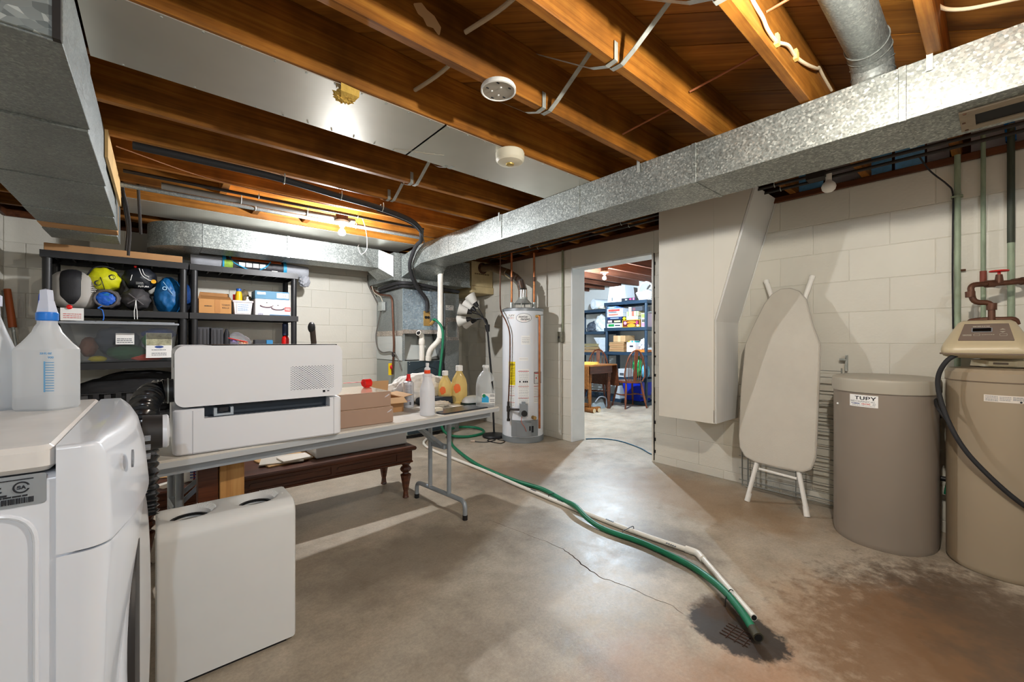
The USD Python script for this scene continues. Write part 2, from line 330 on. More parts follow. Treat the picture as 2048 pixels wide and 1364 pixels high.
for a, b in zip(cr[:-1], cr[1:]):
    for t in (0, .33, .66): crd.append((a[0] + (b[0] - a[0]) * t + g.uniform(-.006, .006), a[1] + (b[1] - a[1]) * t))
ws = [.0012 + .004 * math.exp(-((p[1] - 1.36) / .16) ** 2) + .0012 * (g.random()) for p in crd]
fl.part('crack', ribbon(crd, ws, .0006), M['crack'], smooth=False, label='hairline crack in the concrete')
fl.part('drain_grate', cat_([box(1.655 + .02 * i, 1.658 + .02 * i, .60, .70, 0, .0025) for i in range(5)] + [box(1.645, 1.75, .612 + .03 * i, .614 + .03 * i, 0, .002) for i in range(3)]), mat('rusty_grate', (62, 40, 28), .8, var=.4, vs=60), label='rusted drain grate in the stained hollow')

def block_row(t, mk, a0, a1, anchor, holes=()):
    """Courses of painted block; mk(a0, a1, z0, z1) makes one block; holes are (a0, a1, z0, z1)."""
    for k in range(-1, 11):
        z0 = max(0, CO + CH * (k)) if k >= 0 else 0.0; z1 = CO + CH * (k + 1) if k >= 0 else CO
        z1 = min(z1, 2.16)
        if z1 - z0 < .03: continue
        off = anchor + (BL / 2 if k % 2 else 0)
        s = a0 - ((a0 - off) % BL)
        while s < a1:
            b0, b1 = max(s, a0), min(s + BL, a1); s += BL
            segs = [(b0, b1)]
            for h0, h1, hz0, hz1 in holes:
                if z1 > hz0 + .02 and z0 < hz1 - .02:
                    nx = []
                    for p, q in segs:
                        if q <= h0 or p >= h1: nx.append((p, q)); continue
                        if p < h0: nx.append((p, h0))
                        if q > h1: nx.append((h1, q))
                    segs = nx
            for p, q in segs:
                if q - p > .03: t.part('block', mk(p + .0008, q - .0008, z0 + .0008, z1 - .0008), M['block'], smooth=False)
def face_block(axis, w, out):
    """A block face: chamfered slab standing proud of the mortar by 4 mm; out = which way the room lies."""
    def mk(a0, a1, z0, z1):
        d0, d1 = (w - out * .03, w) ; j = .003; dx = RNG.uniform(-.0006, .0006)
        q = [(a0, z0), (a1, z0), (a1, z1), (a0, z1)]; qi = [(a0 + j, z0 + j), (a1 - j, z0 + j), (a1 - j, z1 - j), (a0 + j, z1 - j)]
        P = []
        for (a, z) in q:
            for d in (d0, d1 - out * .0018): P.append((d + dx * out, a, z) if axis == 'x' else (a, d + dx * out, z))
        for (a, z) in qi: P.append((d1 + dx * out, a, z) if axis == 'x' else (a, d1 + dx * out, z))
        return hull(P)
    return mk
wr = Thing('wall_right', kind='structure', base=(XR, 2.6, 0))
core = [box(XR + .003, XR + .2, YF, D0 - .02, 0, 2.16), box(XR + .005, XR + .2, D1 + .02, YB + .2, 0, 2.16), box(XR + .005, XR + .2, D0 - .02, D1 + .02, DH + .02, 2.16)]
for cmesh in core: wr.part('mortar', cmesh, M['mortar'], smooth=False)
block_row(wr, face_block('x', XR, -1), -.5, YB, .849 - .406 * 3, holes=[(D0 - .02, D1 + .02, -1, 3)])
wr.part('lintel', box(XR - .001, XR + .03, D0 - .02, D1 + .02, DH + .02, 2.16, .003), M['block'], smooth=False)
wb = Thing('wall_back', kind='structure', base=(1.3, YB, 0))
wb.part('mortar', box(XL - .2, XR + .005, YB + .005, YB + .2, 0, 2.2), M['mortar'], smooth=False)
block_row(wb, face_block('y', YB, -1), XL, XR, 1.596)
wl = Thing('wall_left', kind='structure', base=(XL, 2.0, 0))
wl.part('mortar', box(XL - .2, XL - .005, YF, YB + .2, 0, 2.2), M['mortar'], smooth=False)
block_row(wl, face_block('x', XL, 1), 3.4, YB, YB - .406 * 5)
one('wall_front', box(XL - .2, XR + .2, YF - .2, YF, 0, 2.45), M['white'], None, kind='structure')
# the room beyond the doorway
one('wall_far', box(XA, XA + .15, YA0 - .15, YA1 + .15, 0, 2.45), M['white'], None, kind='structure')
one('wall_annex_near', box(XR + .2, XA, YA0 - .15, YA0, 0, 2.45), M['white'], None, kind='structure')
one('wall_annex_back', box(XR + .2, XA, YA1, YA1 + .15, 0, 2.45), M['white'], None, kind='structure')
# doorway lining
dr = Thing('trim_1', kind='structure', base=(XR, D1, 0))
dr.part('jamb', box(XR - .004, XR + .21, D1, D1 + .02, 0, DH + .02, .002), M['jamb'], smooth=False)
dr.part('jamb', box(XR - .004, XR + .21, D0 - .02, D0, 0, DH + .02, .002), M['chase'], smooth=False)
dr.part('head_jamb', box(XR - .004, XR + .21, D0, D1, DH, DH + .02, .002), M['jamb'], smooth=False)
g = random.Random(5)
gap = [box(XR - .005, XR + .01, D0 - .026, D0 - .0205, .02, 1.95)] + [box(XR - .0055, XR + .01, D0 - .03 - g.uniform(0, .01), D0 - .0205, z, z + g.uniform(.012, .03)) for z in (.09, .2, .36, .55, .8, .98, 1.2, 1.38, 1.62, 1.84)]
dr.part('mortar_gap', cat_(gap), M['dark'], smooth=False, label='dark ragged gap between jamb and block')

ce = Thing('ceiling', kind='structure', base=(1.3, 1.3, ZJ))
JY = [.58 + .406 * k for k in range(-7, 12)]        # far edge of every joist
g = random.Random(11)
for y in JY:
    x0 = XL + .02 if y < 5 else XL
    ce.part('joist', box(x0, XR + .16, y - .04, y, ZJ, ZS, .003), M['joist'], smooth=False)
# diagonal subfloor boards
w, k = .1865, 0
area = sbox(XL, YF, XR + .2, YB + .2); s2 = math.sqrt(.5)
u = -2.4
while u < 6.6:
    a, b = u + .0022, u + w - .0022; u += w
    q = Polygon([(a * s2 + 9 * s2, a * s2 - 9 * s2), (b * s2 + 9 * s2, b * s2 - 9 * s2), (b * s2 - 9 * s2, b * s2 + 9 * s2), (a * s2 - 9 * s2, a * s2 + 9 * s2)]).intersection(area)
    if q.area > .003:
        pm = poly(q, .02); pm.apply_translation([0, 0, ZS + g.uniform(0, .002)]); ce.part('plank', pm, M['sub'], smooth=False)
ce.part('upper_floor', box(XL - .2, XR + .2, YF - .2, YB + .2, ZS + .024, ZS + .05), M['sill'], smooth=False)
ce.part('sill_plate', box(XR - .02, XR + .18, YF, YB, 2.16, 2.2, .003), M['sill'], smooth=False)
ce.part('sill_plate', box(XL, XR - .02, YB - .02, YB + .15, 2.16, 2.2, .003), M['sill'], smooth=False)
ce.part('sill_plate', box(XL - .15, XL + .02, YF, YB - .02, 2.16, 2.2, .003), M['sill'], smooth=False)
ce.part('rim_joist', box(XR + .16, XR + .2, YF, YB, 2.2, ZS), M['sill'], smooth=False)
ce.part('rim_joist', box(XL, XR + .16, YB + .1, YB + .14, 2.2, ZS), M['sill'], smooth=False)
ce.part('rim_joist', box(XL - .08, XL - .0, YF, YB + .1, 2.2, ZS), M['sill'], smooth=False)
pch = Polygon([(.70, 2.33), (.725, 2.345), (.745, 2.332), (.775, 2.325), (.80, 2.30), (.795, 2.275), (.775, 2.29), (.75, 2.285), (.735, 2.305), (.715, 2.31)]).buffer(.006)
ce.part('paint_splash', orient(poly(pch, .0008), (0, 1.352, 0), (1, 0, 0), (0, 0, 1)), mat('old_plaster', (196, 160, 118), .8), smooth=False)
# short blocking pieces between joists
for (bx, k) in ((.35, 14), (.62, 15), (1.02, 15)):
    ce.part('blocking', box(bx, bx + .045, JY[k] + .001, JY[k + 1] - .041, ZJ + .03, ZS - .005, .002), M['joist'], smooth=False)
c2 = Thing('ceiling', kind='structure', base=(5.3, 3.4, ZJ))
for k in range(14): c2.part('joist', box(XR + .21, XA, .9 + .406 * k - .04, .9 + .406 * k, ZJ, ZS, .003), M['joist2'], smooth=False)
c2.part('upper_floor', box(XR + .2, XA + .15, YA0 - .15, YA1 + .15, ZS, ZS + .05), M['sub'], smooth=False)
c2.part('beam', box(XR + .2, XR + .24, YA0, YA1, 2.16, 2.2), M['sill'], smooth=False)

# ------------------------------------------------------------------ bulbs
def bulb(key, label, on='lit_'):
    x, y, z, st, col = BULBS[key]
    t = Thing('ceiling_bulb', label, 'lamp', (x, y, z - .03))
    t.part('junction_box', cyl((x, y, 2.2), (x, y, z + .095), .052, .052, 8), M['sill'], smooth=False)
    t.part('lampholder', lathe([(.052, .095), (.06, .088), (.058, .075), (.03, .068), (.022, .05), (.022, .044)], (x, y, z), 24), M['porc'])
    t.part('cap', lathe([(.013, .05), (.0135, .04), (.0125, .024)], (x, y, z), 16), M['steel'])
    t.part('globe', lathe([(.0125, .030), (.016, .022), (.026, .008), (.030, -.006), (.027, -.019), (.017, -.028), (.005, -.031)], (x, y, z), 16), M[on + key])
    return t
bulb('overhead', 'lit bare bulb over the near end of the room')
bulb('room', 'glowing bare bulb in a white porcelain holder under the joists')
bulb('annex', 'glowing bare bulb in the room beyond the doorway')
bulb('laundry', 'lit bare bulb over the laundry side of the room')

# ------------------------------------------------------------------ ducts
du = Thing('main_duct', 'long spangled rectangular galvanised duct running under the joists on the right', 'duct', (2.365, 1.9, 1.985))
YS = [-.8, .24, 1.064, 1.871, 2.717, 3.555, 4.12]
for a, b in zip(YS[:-1], YS[1:]):
    o = RNG.uniform(0, .002)
    du.part('section', box(2.20 - o, 2.53 + o, a + .001, b - .001, 1.985 - o, 2.195, .002), M['galv'], smooth=False)
for y in YS[1:-1]:
    du.part('drive_cleat', box(2.1955, 2.5345, y - .012, y + .012, 1.981, 2.196, .0015), M['galv'], smooth=False)
du.part('bottom_hem', box(2.1965, 2.203, YS[0], YS[-1], 1.984, 1.998, .001), M['galv'], smooth=False)
tr = hull([(2.2, 4.12, 1.985), (2.53, 4.12, 1.985), (2.2, 4.12, 2.195), (2.53, 4.12, 2.195), (2.13, 4.44, 1.86), (2.62, 4.44, 1.86), (2.13, 4.44, 2.10), (2.62, 4.44, 2.10)])
du.part('transition', tr, M['galv'], smooth=False)
M['reg'] = mat('register_paint', (142, 128, 108), .6, var=.15, vs=30)
rg = Thing('floor_register', 'small beige register with dark openings on the underside of the long duct', 'vent', (2.38, -.1, 1.978))
rg.part('register_frame', trimesh.boolean.difference([box(2.275, 2.485, -.33, .095, 1.977, 1.984, .001), box(2.325, 2.445, -.13, .055, 1.97, 1.99), box(2.325, 2.445, -.30, -.15, 1.97, 1.99)], engine='manifold'), M['reg'], smooth=False)
rg.part('damper', box(2.322, 2.448, -.305, .058, 1.9815, 1.9822), M['dark'], smooth=False)
rg.part('lever', cyl((2.46, -.14, 1.977), (2.475, -.13, 1.95), .003, n=8), M['brown'])
for sx, sy in ((2.29, .08), (2.385, .085), (2.47, .08)): rg.part('screw', cyl((sx, sy, 1.978), (sx, sy, 1.974), .005, n=8), M['brown'])

rd = Thing('round_duct', 'round galvanised branch pipe with a jointed elbow rising from the long duct', 'duct', (2.285, .34, 2.19))
def segs(pts, r0, name, t, mt):
    for i in range(len(pts) - 1):
        t.part(name, cyl(pts[i], pts[i + 1], r0, r0, 28, caps=False), mt)
        t.part('seam', tube([np.array(pts[i + 1]) + r0 * 1.015 * (np.cos(a) * frame(np.subtract(pts[i + 1], pts[i]))[0] + np.sin(a) * frame(np.subtract(pts[i + 1], pts[i]))[1]) for a in np.linspace(0, 2 * np.pi, 29)], .0025, 6), mt)
rp = [(2.285, .34, 2.19), (2.28, .34, 2.245), (2.255, .34, 2.285), (2.21, .34, 2.31), (2.15, .34, 2.322)]
segs(rp, .070, 'elbow_gore', rd, M['galv_dull'])
rd.part('pipe', cyl((2.15, .34, 2.322), (.3, .34, 2.335), .068, .068, 28, caps=False), M['galv_dull'])
rd.part('take_off_collar', lathe([(.078, 0), (.072, .01), (.071, .03)], (2.285, .34, 2.196), 28), M['galv'])

ld = Thing('return_duct', 'wide dull grey sheet metal return duct hanging at upper left', 'duct', (-.4, 3.0, 1.94))
for i, (a, b, z) in enumerate(((1.665, 2.28, 1.945), (2.28, 3.02, 1.935), (3.02, 3.72, 1.93), (3.72, 4.12, 1.925), (4.12, 4.28, 1.92), (4.28, 4.62, 1.91))):
    ld.part('section', box(-.605, -.197 - .006 * i, a + .001, b - .001, z, 2.197, .002), (M['galv_dull'] if i != 4 else M['card']), smooth=False, label='cardboard taped over the duct joint' if i == 4 else None)
ld.part('end_cap', box(-.6, -.215, 1.655, 1.665, 1.95, 2.197, .001), galv('galvanised_coarse', (120, 128, 128), (206, 212, 208), 26, .42, .5, stretch=(1, 1, 1.8)), smooth=False, label='end cap with coarse bright spangle')
ld.part('corner_flange', box(-.215, -.199, 1.648, 1.668, 1.945, 2.197), M['iron'], smooth=False)
ld.part('edge_strip', box(-.20, -.188, 2.9, 3.9, 2.05, 2.19), mat('splintered_wood', (196, 162, 108), .7, var=.15, vs=9), smooth=False, label='splintered pale wood strip along the duct side')

pn = Thing('joist_pan', 'bright sheet metal panel nailed under two joists as a return air pan', 'sheet metal', (1.0, 2.0, 2.197))
for a, b in ((-.19, 1.078), (1.078, 2.19)):
    pn.part('sheet', box(a, b + .01, 1.772, 2.20, 2.1955 - .0005, 2.199, 0), M['pan'], smooth=False)
g = random.Random(2)
pn.part('nail', cat_([cyl((x, y, 2.1955), (x, y, 2.192), .004, n=6) for x in np.arange(-.1, 2.2, .11) for y in (1.782 + g.uniform(-.004, .004), 2.188)]), M['steel'])
pn.part('crease', cat_([tube([(1.0 + .05 * i, 2.18 - .02 * i, 2.1945), (1.1 + .05 * i, 2.12 - .02 * i, 2.1945)], .0012, 5) for i in range(4)] + [box(1.074, 1.082, 1.772, 2.2, 2.1952, 2.1958)]), M['pan'])
p2 = Thing('joist_pan', 'grey sheet metal panel under the joists above the back duct', 'sheet metal', (1.0, 4.45, 2.197))
p2.part('sheet', box(-.2, 1.0, 4.2, 4.68, 2.195, 2.199), M['pan'], smooth=False); p2.part('sheet', box(1.0, 2.2, 4.2, 4.68, 2.195, 2.199), M['pan'], smooth=False)

bd = Thing('branch_duct', 'galvanised rectangular duct with a curved left end along the back wall above the shelves', 'duct', (.95, 4.7, 1.955))
def elbow(x0, y0, r, y1, z0, z1):
    P = [(x0, y0)]
    for a in np.linspace(-90, -180, 12): P.append((x0 + r * math.cos(math.radians(a)), y0 + r + r * math.sin(math.radians(a))))
    P += [(x0 - r, y1), (x0, y1)]
    mm = poly(P, z1 - z0); mm.apply_translation([0, 0, z0]); return mm
bd.part('elbow', elbow(.30, 4.55, .37, 5.2, 1.955, 2.165), M['galv'])
for a, b in ((.302, .985), (.985, 1.90)): bd.part('section', box(a, b - .002, 4.55, 4.86, 1.955, 2.165, .002), M['galv'], smooth=False)
bd.part('drive_cleat', box(.973, .997, 4.5455, 4.8645, 1.951, 2.169, .0015), M['galv'], smooth=False)
bd.part('boot', hull([(1.9, 4.55, 1.955), (1.9, 4.86, 1.955), (1.9, 4.55, 2.165), (1.9, 4.86, 2.165), (2.04, 4.46, 1.86), (2.04, 4.9, 1.86), (2.04, 4.46, 2.10), (2.04, 4.9, 2.10)]), M['galv'], smooth=False)
# ================================================================== furnace corner
CI = ('tape_foil',)
M['foil'] = galv('foil_tape', (168, 160, 152), (226, 214, 204), 120, .3, .8)
M['furn'] = mat('furnace_side_paint', (150, 156, 150), .5, var=.05, vs=4)
M['door_dk'] = mat('furnace_door', (44, 58, 66), .4, var=.1, vs=5)
M['brass'] = mat('coil_plate', (170, 136, 78), .5, metal=.3, var=.15, vs=12)
M['ins'] = mat('black_pipe_insulation', (34, 34, 36), .7, bump=.2, bs=60)
M['label'] = mat('label_white', (236, 236, 234), .5)
M['ink'] = mat('ink_black', (24, 26, 34), .5)
M['ink_red'] = mat('ink_red', (192, 40, 36), .5)
M['ink_blue'] = mat('ink_blue', (40, 70, 140), .5)
M['ink_grey'] = mat('ink_grey', (130, 134, 140), .5)
def man(m):
    m = m.copy(); m.merge_vertices(); 
    return manifold3d.Manifold(manifold3d.Mesh(np.asarray(m.vertices, np.float32), np.asarray(m.faces, np.uint32)))
def tri(q):
    k = q.to_mesh(); return trimesh.Trimesh(np.asarray(k.vert_properties)[:, :3], np.asarray(k.tri_verts), process=False)
def union(ms):
    q = man(ms[0])
    for x in ms[1:]: q = q + man(x)
    r = tri(q); return r if len(r.faces) else cat_(ms)
def cut(a, bs):
    q = man(a)
    for x in bs: q = q - man(x)
    r = tri(q); return r if len(r.faces) else a
def tupy(t, place, s=1.0, parent=None):
    """The installer's sticker: place(mesh) puts a flat mesh of about 11 x 6 cm where it belongs."""
    lb = t.part('sticker', place(patch(.112 * s, .058 * s, .0008)), M['label'], parent, label='white installer sticker')
    def tl(x, h, px, py, w=None, b=False):
        mm = tline(x, h * s, px * s, py * s, .0013, b, None if w is None else w * s); return mm
    t.part('lettering', place(tl('TUPY', .016, .008, .014, .082, True)), M['ink'], lb)
    t.part('lettering', place(tl('MECHANICAL', .009, -.002, -.003, .098)), M['ink_grey'], lb)
    t.part('lettering', place(tl('PLUMBING', .006, -.03, -.014, .036, True)), M['ink_blue'], lb)
    t.part('lettering', place(tl('HEATING', .006, .012, -.014, .032, True)), M['ink_red'], lb)
    t.part('lettering', place(cat_([tl('AC', .006, .042, -.014, .012, True), tl('SALES SERVICE', .004, .0, -.0225, .09)])), M['ink_grey'], lb)
def at(o, r, u): return lambda mm: orient(mm, o, r, u)

fu = Thing('furnace', 'grey furnace cabinet with dark blue front door and galvanised coil case above', 'furnace', (2.39, 4.78, 0))
cb = fu.part('cabinet', box(2.13, 2.645, 4.41, 5.15, .04, .90, .004), M['furn'], smooth=False)
fu.part('base', box(2.15, 2.63, 4.44, 5.12, 0, .04), M['black'], smooth=False)
dd = fu.part('front_door', rbox(2.185, 2.642, 4.385, 4.42, .05, .895, .008, 2), M['door_dk'])
arc = [(2.26 + .30 * t, 4.383, .79 + .045 * math.sin(math.pi * t)) for t in np.linspace(0, 1, 14)]
fu.part('embossed_line', tube(arc, .004, 6), M['door_dk'], dd)
for sx, sz in ((2.20, .885), (2.63, .885), (2.20, .86)): fu.part('screw', cyl((sx, 4.386, sz), (sx, 4.381, sz), .005, n=8), M['steel'], dd)
cc = fu.part('coil_case', union([box(2.13, 2.645, 4.42, 5.15, 1.24, 1.73), box(2.13, 2.645, 4.62, 5.15, .90, 1.25), box(2.13, 2.16, 4.42, 5.15, .9, 1.25), box(2.615, 2.645, 4.42, 5.15, .9, 1.25)]), M['galv_dull'], smooth=False)
fu.part('front_sheet', box(2.135, 2.64, 4.412, 4.421, 1.25, 1.725), galv('galvanised_bright', (150, 168, 182), (206, 220, 228), 70, .32, .8), cc, smooth=False, label='brighter galvanised front sheet')
fu.part('coil_slab', hull([(2.16, 4.45, .91), (2.16, 4.45, .93), (2.16, 4.61, 1.24), (2.40, 4.61, 1.24), (2.40, 4.45, .91), (2.16, 4.61, .91), (2.40, 4.61, .91)]), mat('pale_sheet', (176, 180, 176), .5), cc, smooth=False)
fu.part('coil_slab', hull([(2.42, 4.45, .91), (2.61, 4.45, .91), (2.61, 4.61, 1.24), (2.42, 4.61, 1.24), (2.42, 4.61, .91), (2.61, 4.61, .91)]), mat('pale_sheet', (176, 180, 176), .5), cc, smooth=False)
fu.part('side_panel', box(2.122, 2.131, 4.43, 5.14, .905, 1.19), mat('grey_panel', (188, 192, 188), .5), cc, smooth=False)
fu.part('foil_tape', box(2.119, 2.131, 4.415, 5.15, 1.19, 1.25), M['foil'], cc, smooth=False)
fu.part('foil_tape', cat_([box(2.128, 2.645, 4.405, 4.421, 1.215, 1.262)]), M['foil'], cc, smooth=False)
pl = fu.part('coil_plate', box(2.395, 2.475, 4.402, 4.413, 1.31, 1.485), M['brass'], cc, smooth=False)
fu.part('plate_hole', cat_([lathe([(.017, 0), (.017, .004)], (x, 4.398, 1.41), 14, 'y') for x in (2.42, 2.452)]), M['dark'], pl)
fu.part('plenum', union([box(2.045, 3.09, 4.46, 5.22, 1.83, 2.14), box(2.14, 2.645, 4.44, 5.15, 1.72, 1.84)]), M['galv'], smooth=False)
fu.part('plenum_hem', box(2.04, 3.095, 4.452, 4.47, 1.822, 1.845), M['galv'], smooth=False)
fu.part('refrigerant_line', tube([(2.10, 5.0, 1.77), (2.09, 4.6, 1.79), (2.12, 4.39, 1.79), (2.3, 4.38, 1.79), (2.6, 4.37, 1.76), (2.86, 4.37, 1.74)], .020, 10, 5), M['ins'])
fu.part('refrigerant_line', tube([(2.11, 5.0, 1.735), (2.10, 4.6, 1.75), (2.13, 4.40, 1.755), (2.3, 4.39, 1.75), (2.46, 4.39, 1.74)], .014, 10, 5), M['ins'])

rc = Thing('return_drop', 'narrow galvanised return air drop standing right of the furnace', 'duct', (2.78, 4.75, 0))
rc.part('shaft', box(2.685, 2.884, 4.40, 5.1, 0, 1.72, .002), M['galv_dull'], smooth=False)
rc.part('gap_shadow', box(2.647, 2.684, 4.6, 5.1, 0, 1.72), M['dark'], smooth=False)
rc.part('foil_patch', cut(box(2.69, 2.88, 4.394, 4.401, 1.14, 1.42), [box(2.715, 2.855, 4.3, 4.5, 1.18, 1.37)]), M['foil'], smooth=False)
tupy(rc, at((2.745, 4.3985, 1.54), (1, 0, 0), (0, 0, 1)), 1.0)

pv = Thing('pvc_vent', 'thick white plastic vent pipe with offset elbow rising from the furnace to the long duct', 'pipe', (2.5, 4.3, .9))
pv.part('pipe', bentpipe([(2.447, 4.40, .90), (2.447, 4.37, 1.02), (2.555, 4.30, 1.15), (2.555, 4.30, 1.99)], .033, .07, 16), M['pvc'])
pv.part('coupling', cyl((2.555, 4.30, 1.16), (2.555, 4.30, 1.24), .039, n=18), M['pvc']); pv.part('coupling', cyl((2.447, 4.40, .9), (2.447, 4.39, .95), .039, n=18), M['pvc'])
pv.part('coupling', cyl((2.555, 4.30, 1.93), (2.555, 4.30, 1.984), .039, n=18), M['pvc'])
pi = Thing('pvc_intake', 'short white plastic intake pipe with an open elbow on top of the furnace', 'pipe', (2.355, 4.4, .9))
pi.part('pipe', bentpipe([(2.365, 4.40, .90), (2.365, 4.40, 1.205), (2.30, 4.36, 1.225)], .031, .06, 16, 8), M['pvc'])
pi.part('collar', cyl((2.365, 4.40, 1.09), (2.365, 4.40, 1.15), .036, n=18), M['pvc']); pi.part('bore', cyl((2.302, 4.361, 1.224), (2.2985, 4.359, 1.2255), .024, n=16), M['dark'])

bh = Thing('insulated_line', 'thick black insulated refrigerant hose strapped under the joists and dropping to the furnace', 'hose', (1.3, 3.2, 2.1))
bh.part('insulation', tube([(-.1, 3.0, 2.175), (.22, 2.985, 2.172), (.588, 2.985, 2.17), (.99, 3.06, 2.165), (1.306, 3.11, 2.16), (1.62, 3.22, 2.15), (1.80, 3.37, 2.13), (1.93, 3.60, 2.165), (2.06, 3.85, 2.16), (2.10, 4.02, 2.15), (2.105, 4.12, 2.08), (2.13, 4.24, 1.95), (2.25, 4.34, 1.78), (2.40, 4.385, 1.64), (2.43, 4.39, 1.56), (2.43, 4.395, 1.47)], .021, 12, 6), M['ins'])
bh.part('liquid_line', tube([(1.3, 3.14, 2.145), (1.62, 3.25, 2.135), (1.81, 3.40, 2.115), (1.95, 3.62, 2.15), (2.10, 3.86, 2.14), (2.14, 4.03, 2.12), (2.14, 4.12, 2.06), (2.165, 4.23, 1.94), (2.28, 4.33, 1.77), (2.435, 4.375, 1.62), (2.46, 4.385, 1.48)], .005, 8, 6), M['iron'])
for (x, y) in ((.62, 2.985), (1.0, 3.06), (1.33, 3.11)):
    bh.part('strap', tube([(x, y - .024, 2.2), (x, y - .026, 2.165), (x, y, 2.142), (x, y + .026, 2.165), (x, y + .024, 2.2)], .004, 6, 4), M['steel'])

gh = Thing('drain_hose', 'long green garden hose running from the coil to the stained floor drain', 'hose', (2.15, 2.3, 0))
gz = .017
gh.part('hose', tube([(2.49, 4.395, 1.335), (2.505, 4.34, 1.385), (2.55, 4.245, 1.27), (2.545, 4.235, 1.05), (2.505, 4.23, .75), (2.48, 4.22, .4), (2.50, 4.18, .15), (2.56, 4.12, gz + .03), (2.72, 4.02, gz), (2.95, 4.02, gz), (3.08, 4.15, gz), (3.08, 4.33, gz + .01), (2.92, 4.44, gz + .02), (2.74, 4.36, gz + .03), (2.60, 4.15, gz + .04), (2.44, 3.88, gz), (2.30, 3.50, gz), (2.19, 3.05, gz), (2.165, 2.75, gz), (2.17, 2.46, gz), (2.20, 2.217, gz), (2.135, 1.95, gz + .012), (2.085, 1.80, gz + .03), (2.03, 1.65, gz + .01), (2.01, 1.506, gz), (2.035, 1.285, gz), (2.025, 1.10, gz), (2.0, .96, gz), (1.90, .80, gz + .02), (1.80, .68, gz + .022), (1.705, .585, gz + .012)], .0155, 12, 6), M['hose'])
gh.part('coupling', cyl((2.485, 4.402, 1.33), (2.50, 4.36, 1.372), .02, n=12), M['brass'])
gh.part('end_fitting', cyl((1.73, .608, .030), (1.70, .578, .026), .019, n=14), mat('old_brass', (70, 66, 50), .6, metal=.3)); gh.part('bore', cyl((1.7005, .5785, .0262), (1.699, .577, .026), .014, n=12), M['dark'])
pp = Thing('drain_pipe', 'slim white plastic drain pipe lying across the floor to the drain', 'pipe', (2.1, 2.3, 0))
pz = .0145
pp.part('pipe', tube([(2.46, 4.35, pz), (2.35, 4.25, pz), (2.155, 3.9, pz), (2.14, 2.9, pz), (2.12, 2.4, pz), (2.11, 1.9, pz), (2.12, 1.4, pz), (2.155, 1.045, pz)], .0135, 12, 4), M['pvc'])
pp.part('elbow', bentpipe([(2.15, 1.085, pz + .002), (2.158, 1.025, pz + .002), (2.115, .975, pz + .003)], .018, .02, 12), M['pvc'])
pp.part('pipe', cyl((2.14, 1.0, pz + .003), (1.80, .628, .032), .0135, n=14), M['pvc']); pp.part('bore', cyl((1.8005, .6285, .032), (1.799, .627, .032), .0105, n=12), M['dark'])
for (x, y, w) in ((2.142, 2.07, .035), (2.085, 1.40, .06), (1.875, .75, .045)):
    pp.part('cable_tie', tube([(x - w, y, .004), (x - w * .9, y, .034), (x, y, .037 + (.02 if y < 1 else 0)), (x + w * .9, y, .034), (x + w, y, .004)], .0022, 6, 4), M['black'])
for y in (1.93, 2.2, 1.52, 1.12):
    pp.part('print', cat_([box(2.107 + .0 * i, 2.117, y + .012 * i, y + .012 * i + .008, pz + .0128, pz + .0142) for i in range(5)]), M['ink'])

# pipes and gear at the left flank of the furnace
gp = Thing('gas_pipe', 'brown gas pipe bending down the left flank of the furnace', 'pipe', (2.09, 4.7, .8))
gp.part('pipe', bentpipe([(2.06, 5.22, 1.98), (2.075, 5.2, 1.80), (2.09, 4.95, 1.70), (2.095, 4.62, 1.66), (2.10, 4.575, 1.08), (2.095, 4.61, .74)], .0125, .08, 12), M['brown'])
gp.part('union', cyl((2.098, 4.585, 1.0), (2.098, 4.587, .95), .02, n=8), M['iron']); gp.part('valve_handle', blob((2.085, 4.605, .825), (.022, .012, .026), 3, .05), mat('red_plastic', (196, 30, 34), .4))
gp.part('tag', box(2.055, 2.10, 4.63, 4.632, .73, .87), mat('yellow_tag', (228, 196, 24), .5), label='yellow caution tag')
jb = Thing('junction_box', 'small grey electrical box with cables beside the furnace', 'electrical box', (2.10, 4.92, 1.5))
jb.part('box_body', box(2.075, 2.122, 4.86, 4.98, 1.50, 1.61, .004), M['steel'], smooth=False)
jb.part('cable', tube([(2.05, 5.24, 1.97), (2.04, 5.2, 1.85), (2.06, 5.1, 1.72), (2.09, 4.99, 1.57)], .009, 8, 6), mat('grey_cable', (96, 92, 86), .6))
jb.part('cable', tube([(2.10, 4.95, 1.5), (2.09, 5.0, 1.36), (2.08, 5.05, 1.2), (2.09, 5.03, 1.05), (2.10, 4.9, .99), (2.10, 4.66, 1.0), (2.10, 4.5, .95), (2.12, 4.42, .8)], .008, 8, 6), mat('grey_cable', (96, 92, 86), .6))
jb.part('cable', tube([(2.10, 4.9, 1.61), (2.09, 4.95, 1.68), (2.07, 5.1, 1.75), (2.06, 5.2, 1.95)], .005, 8, 6), mat('white_cable', (206, 196, 176), .6))
sw = Thing('hand_saw', 'saw in a blue cardboard sleeve hanging on the wall left of the furnace', 'saw', (2.235, 5.27, .8))
sw.part('sleeve', orient(poly([(-.045, .30), (.055, .335), (.02, .02), (.0, -.02), (-.01, -.02)], .012), (2.225, 5.283, .90), (1, 0, 0), (0, 0, 1)), mat('blue_card', (24, 104, 156), .5), smooth=False)
sw.part('blade', orient(poly([(-.01, 0), (.012, 0), (.035, -.30), (.025, -.32)], .004), (2.225, 5.285, .90), (1, 0, 0), (0, 0, 1)), M['steel'], smooth=False)
sw.part('lettering', cat_([orient(tline(s, .016, 0, 0, .001, True), (2.218 + dx, 5.2695, z), (.08, 0, 1), (-1, 0, .08)) for s, dx, z in (('CROSSCUT', -.018, 1.13), ('HAND SAW', .01, 1.14))]), M['label'])

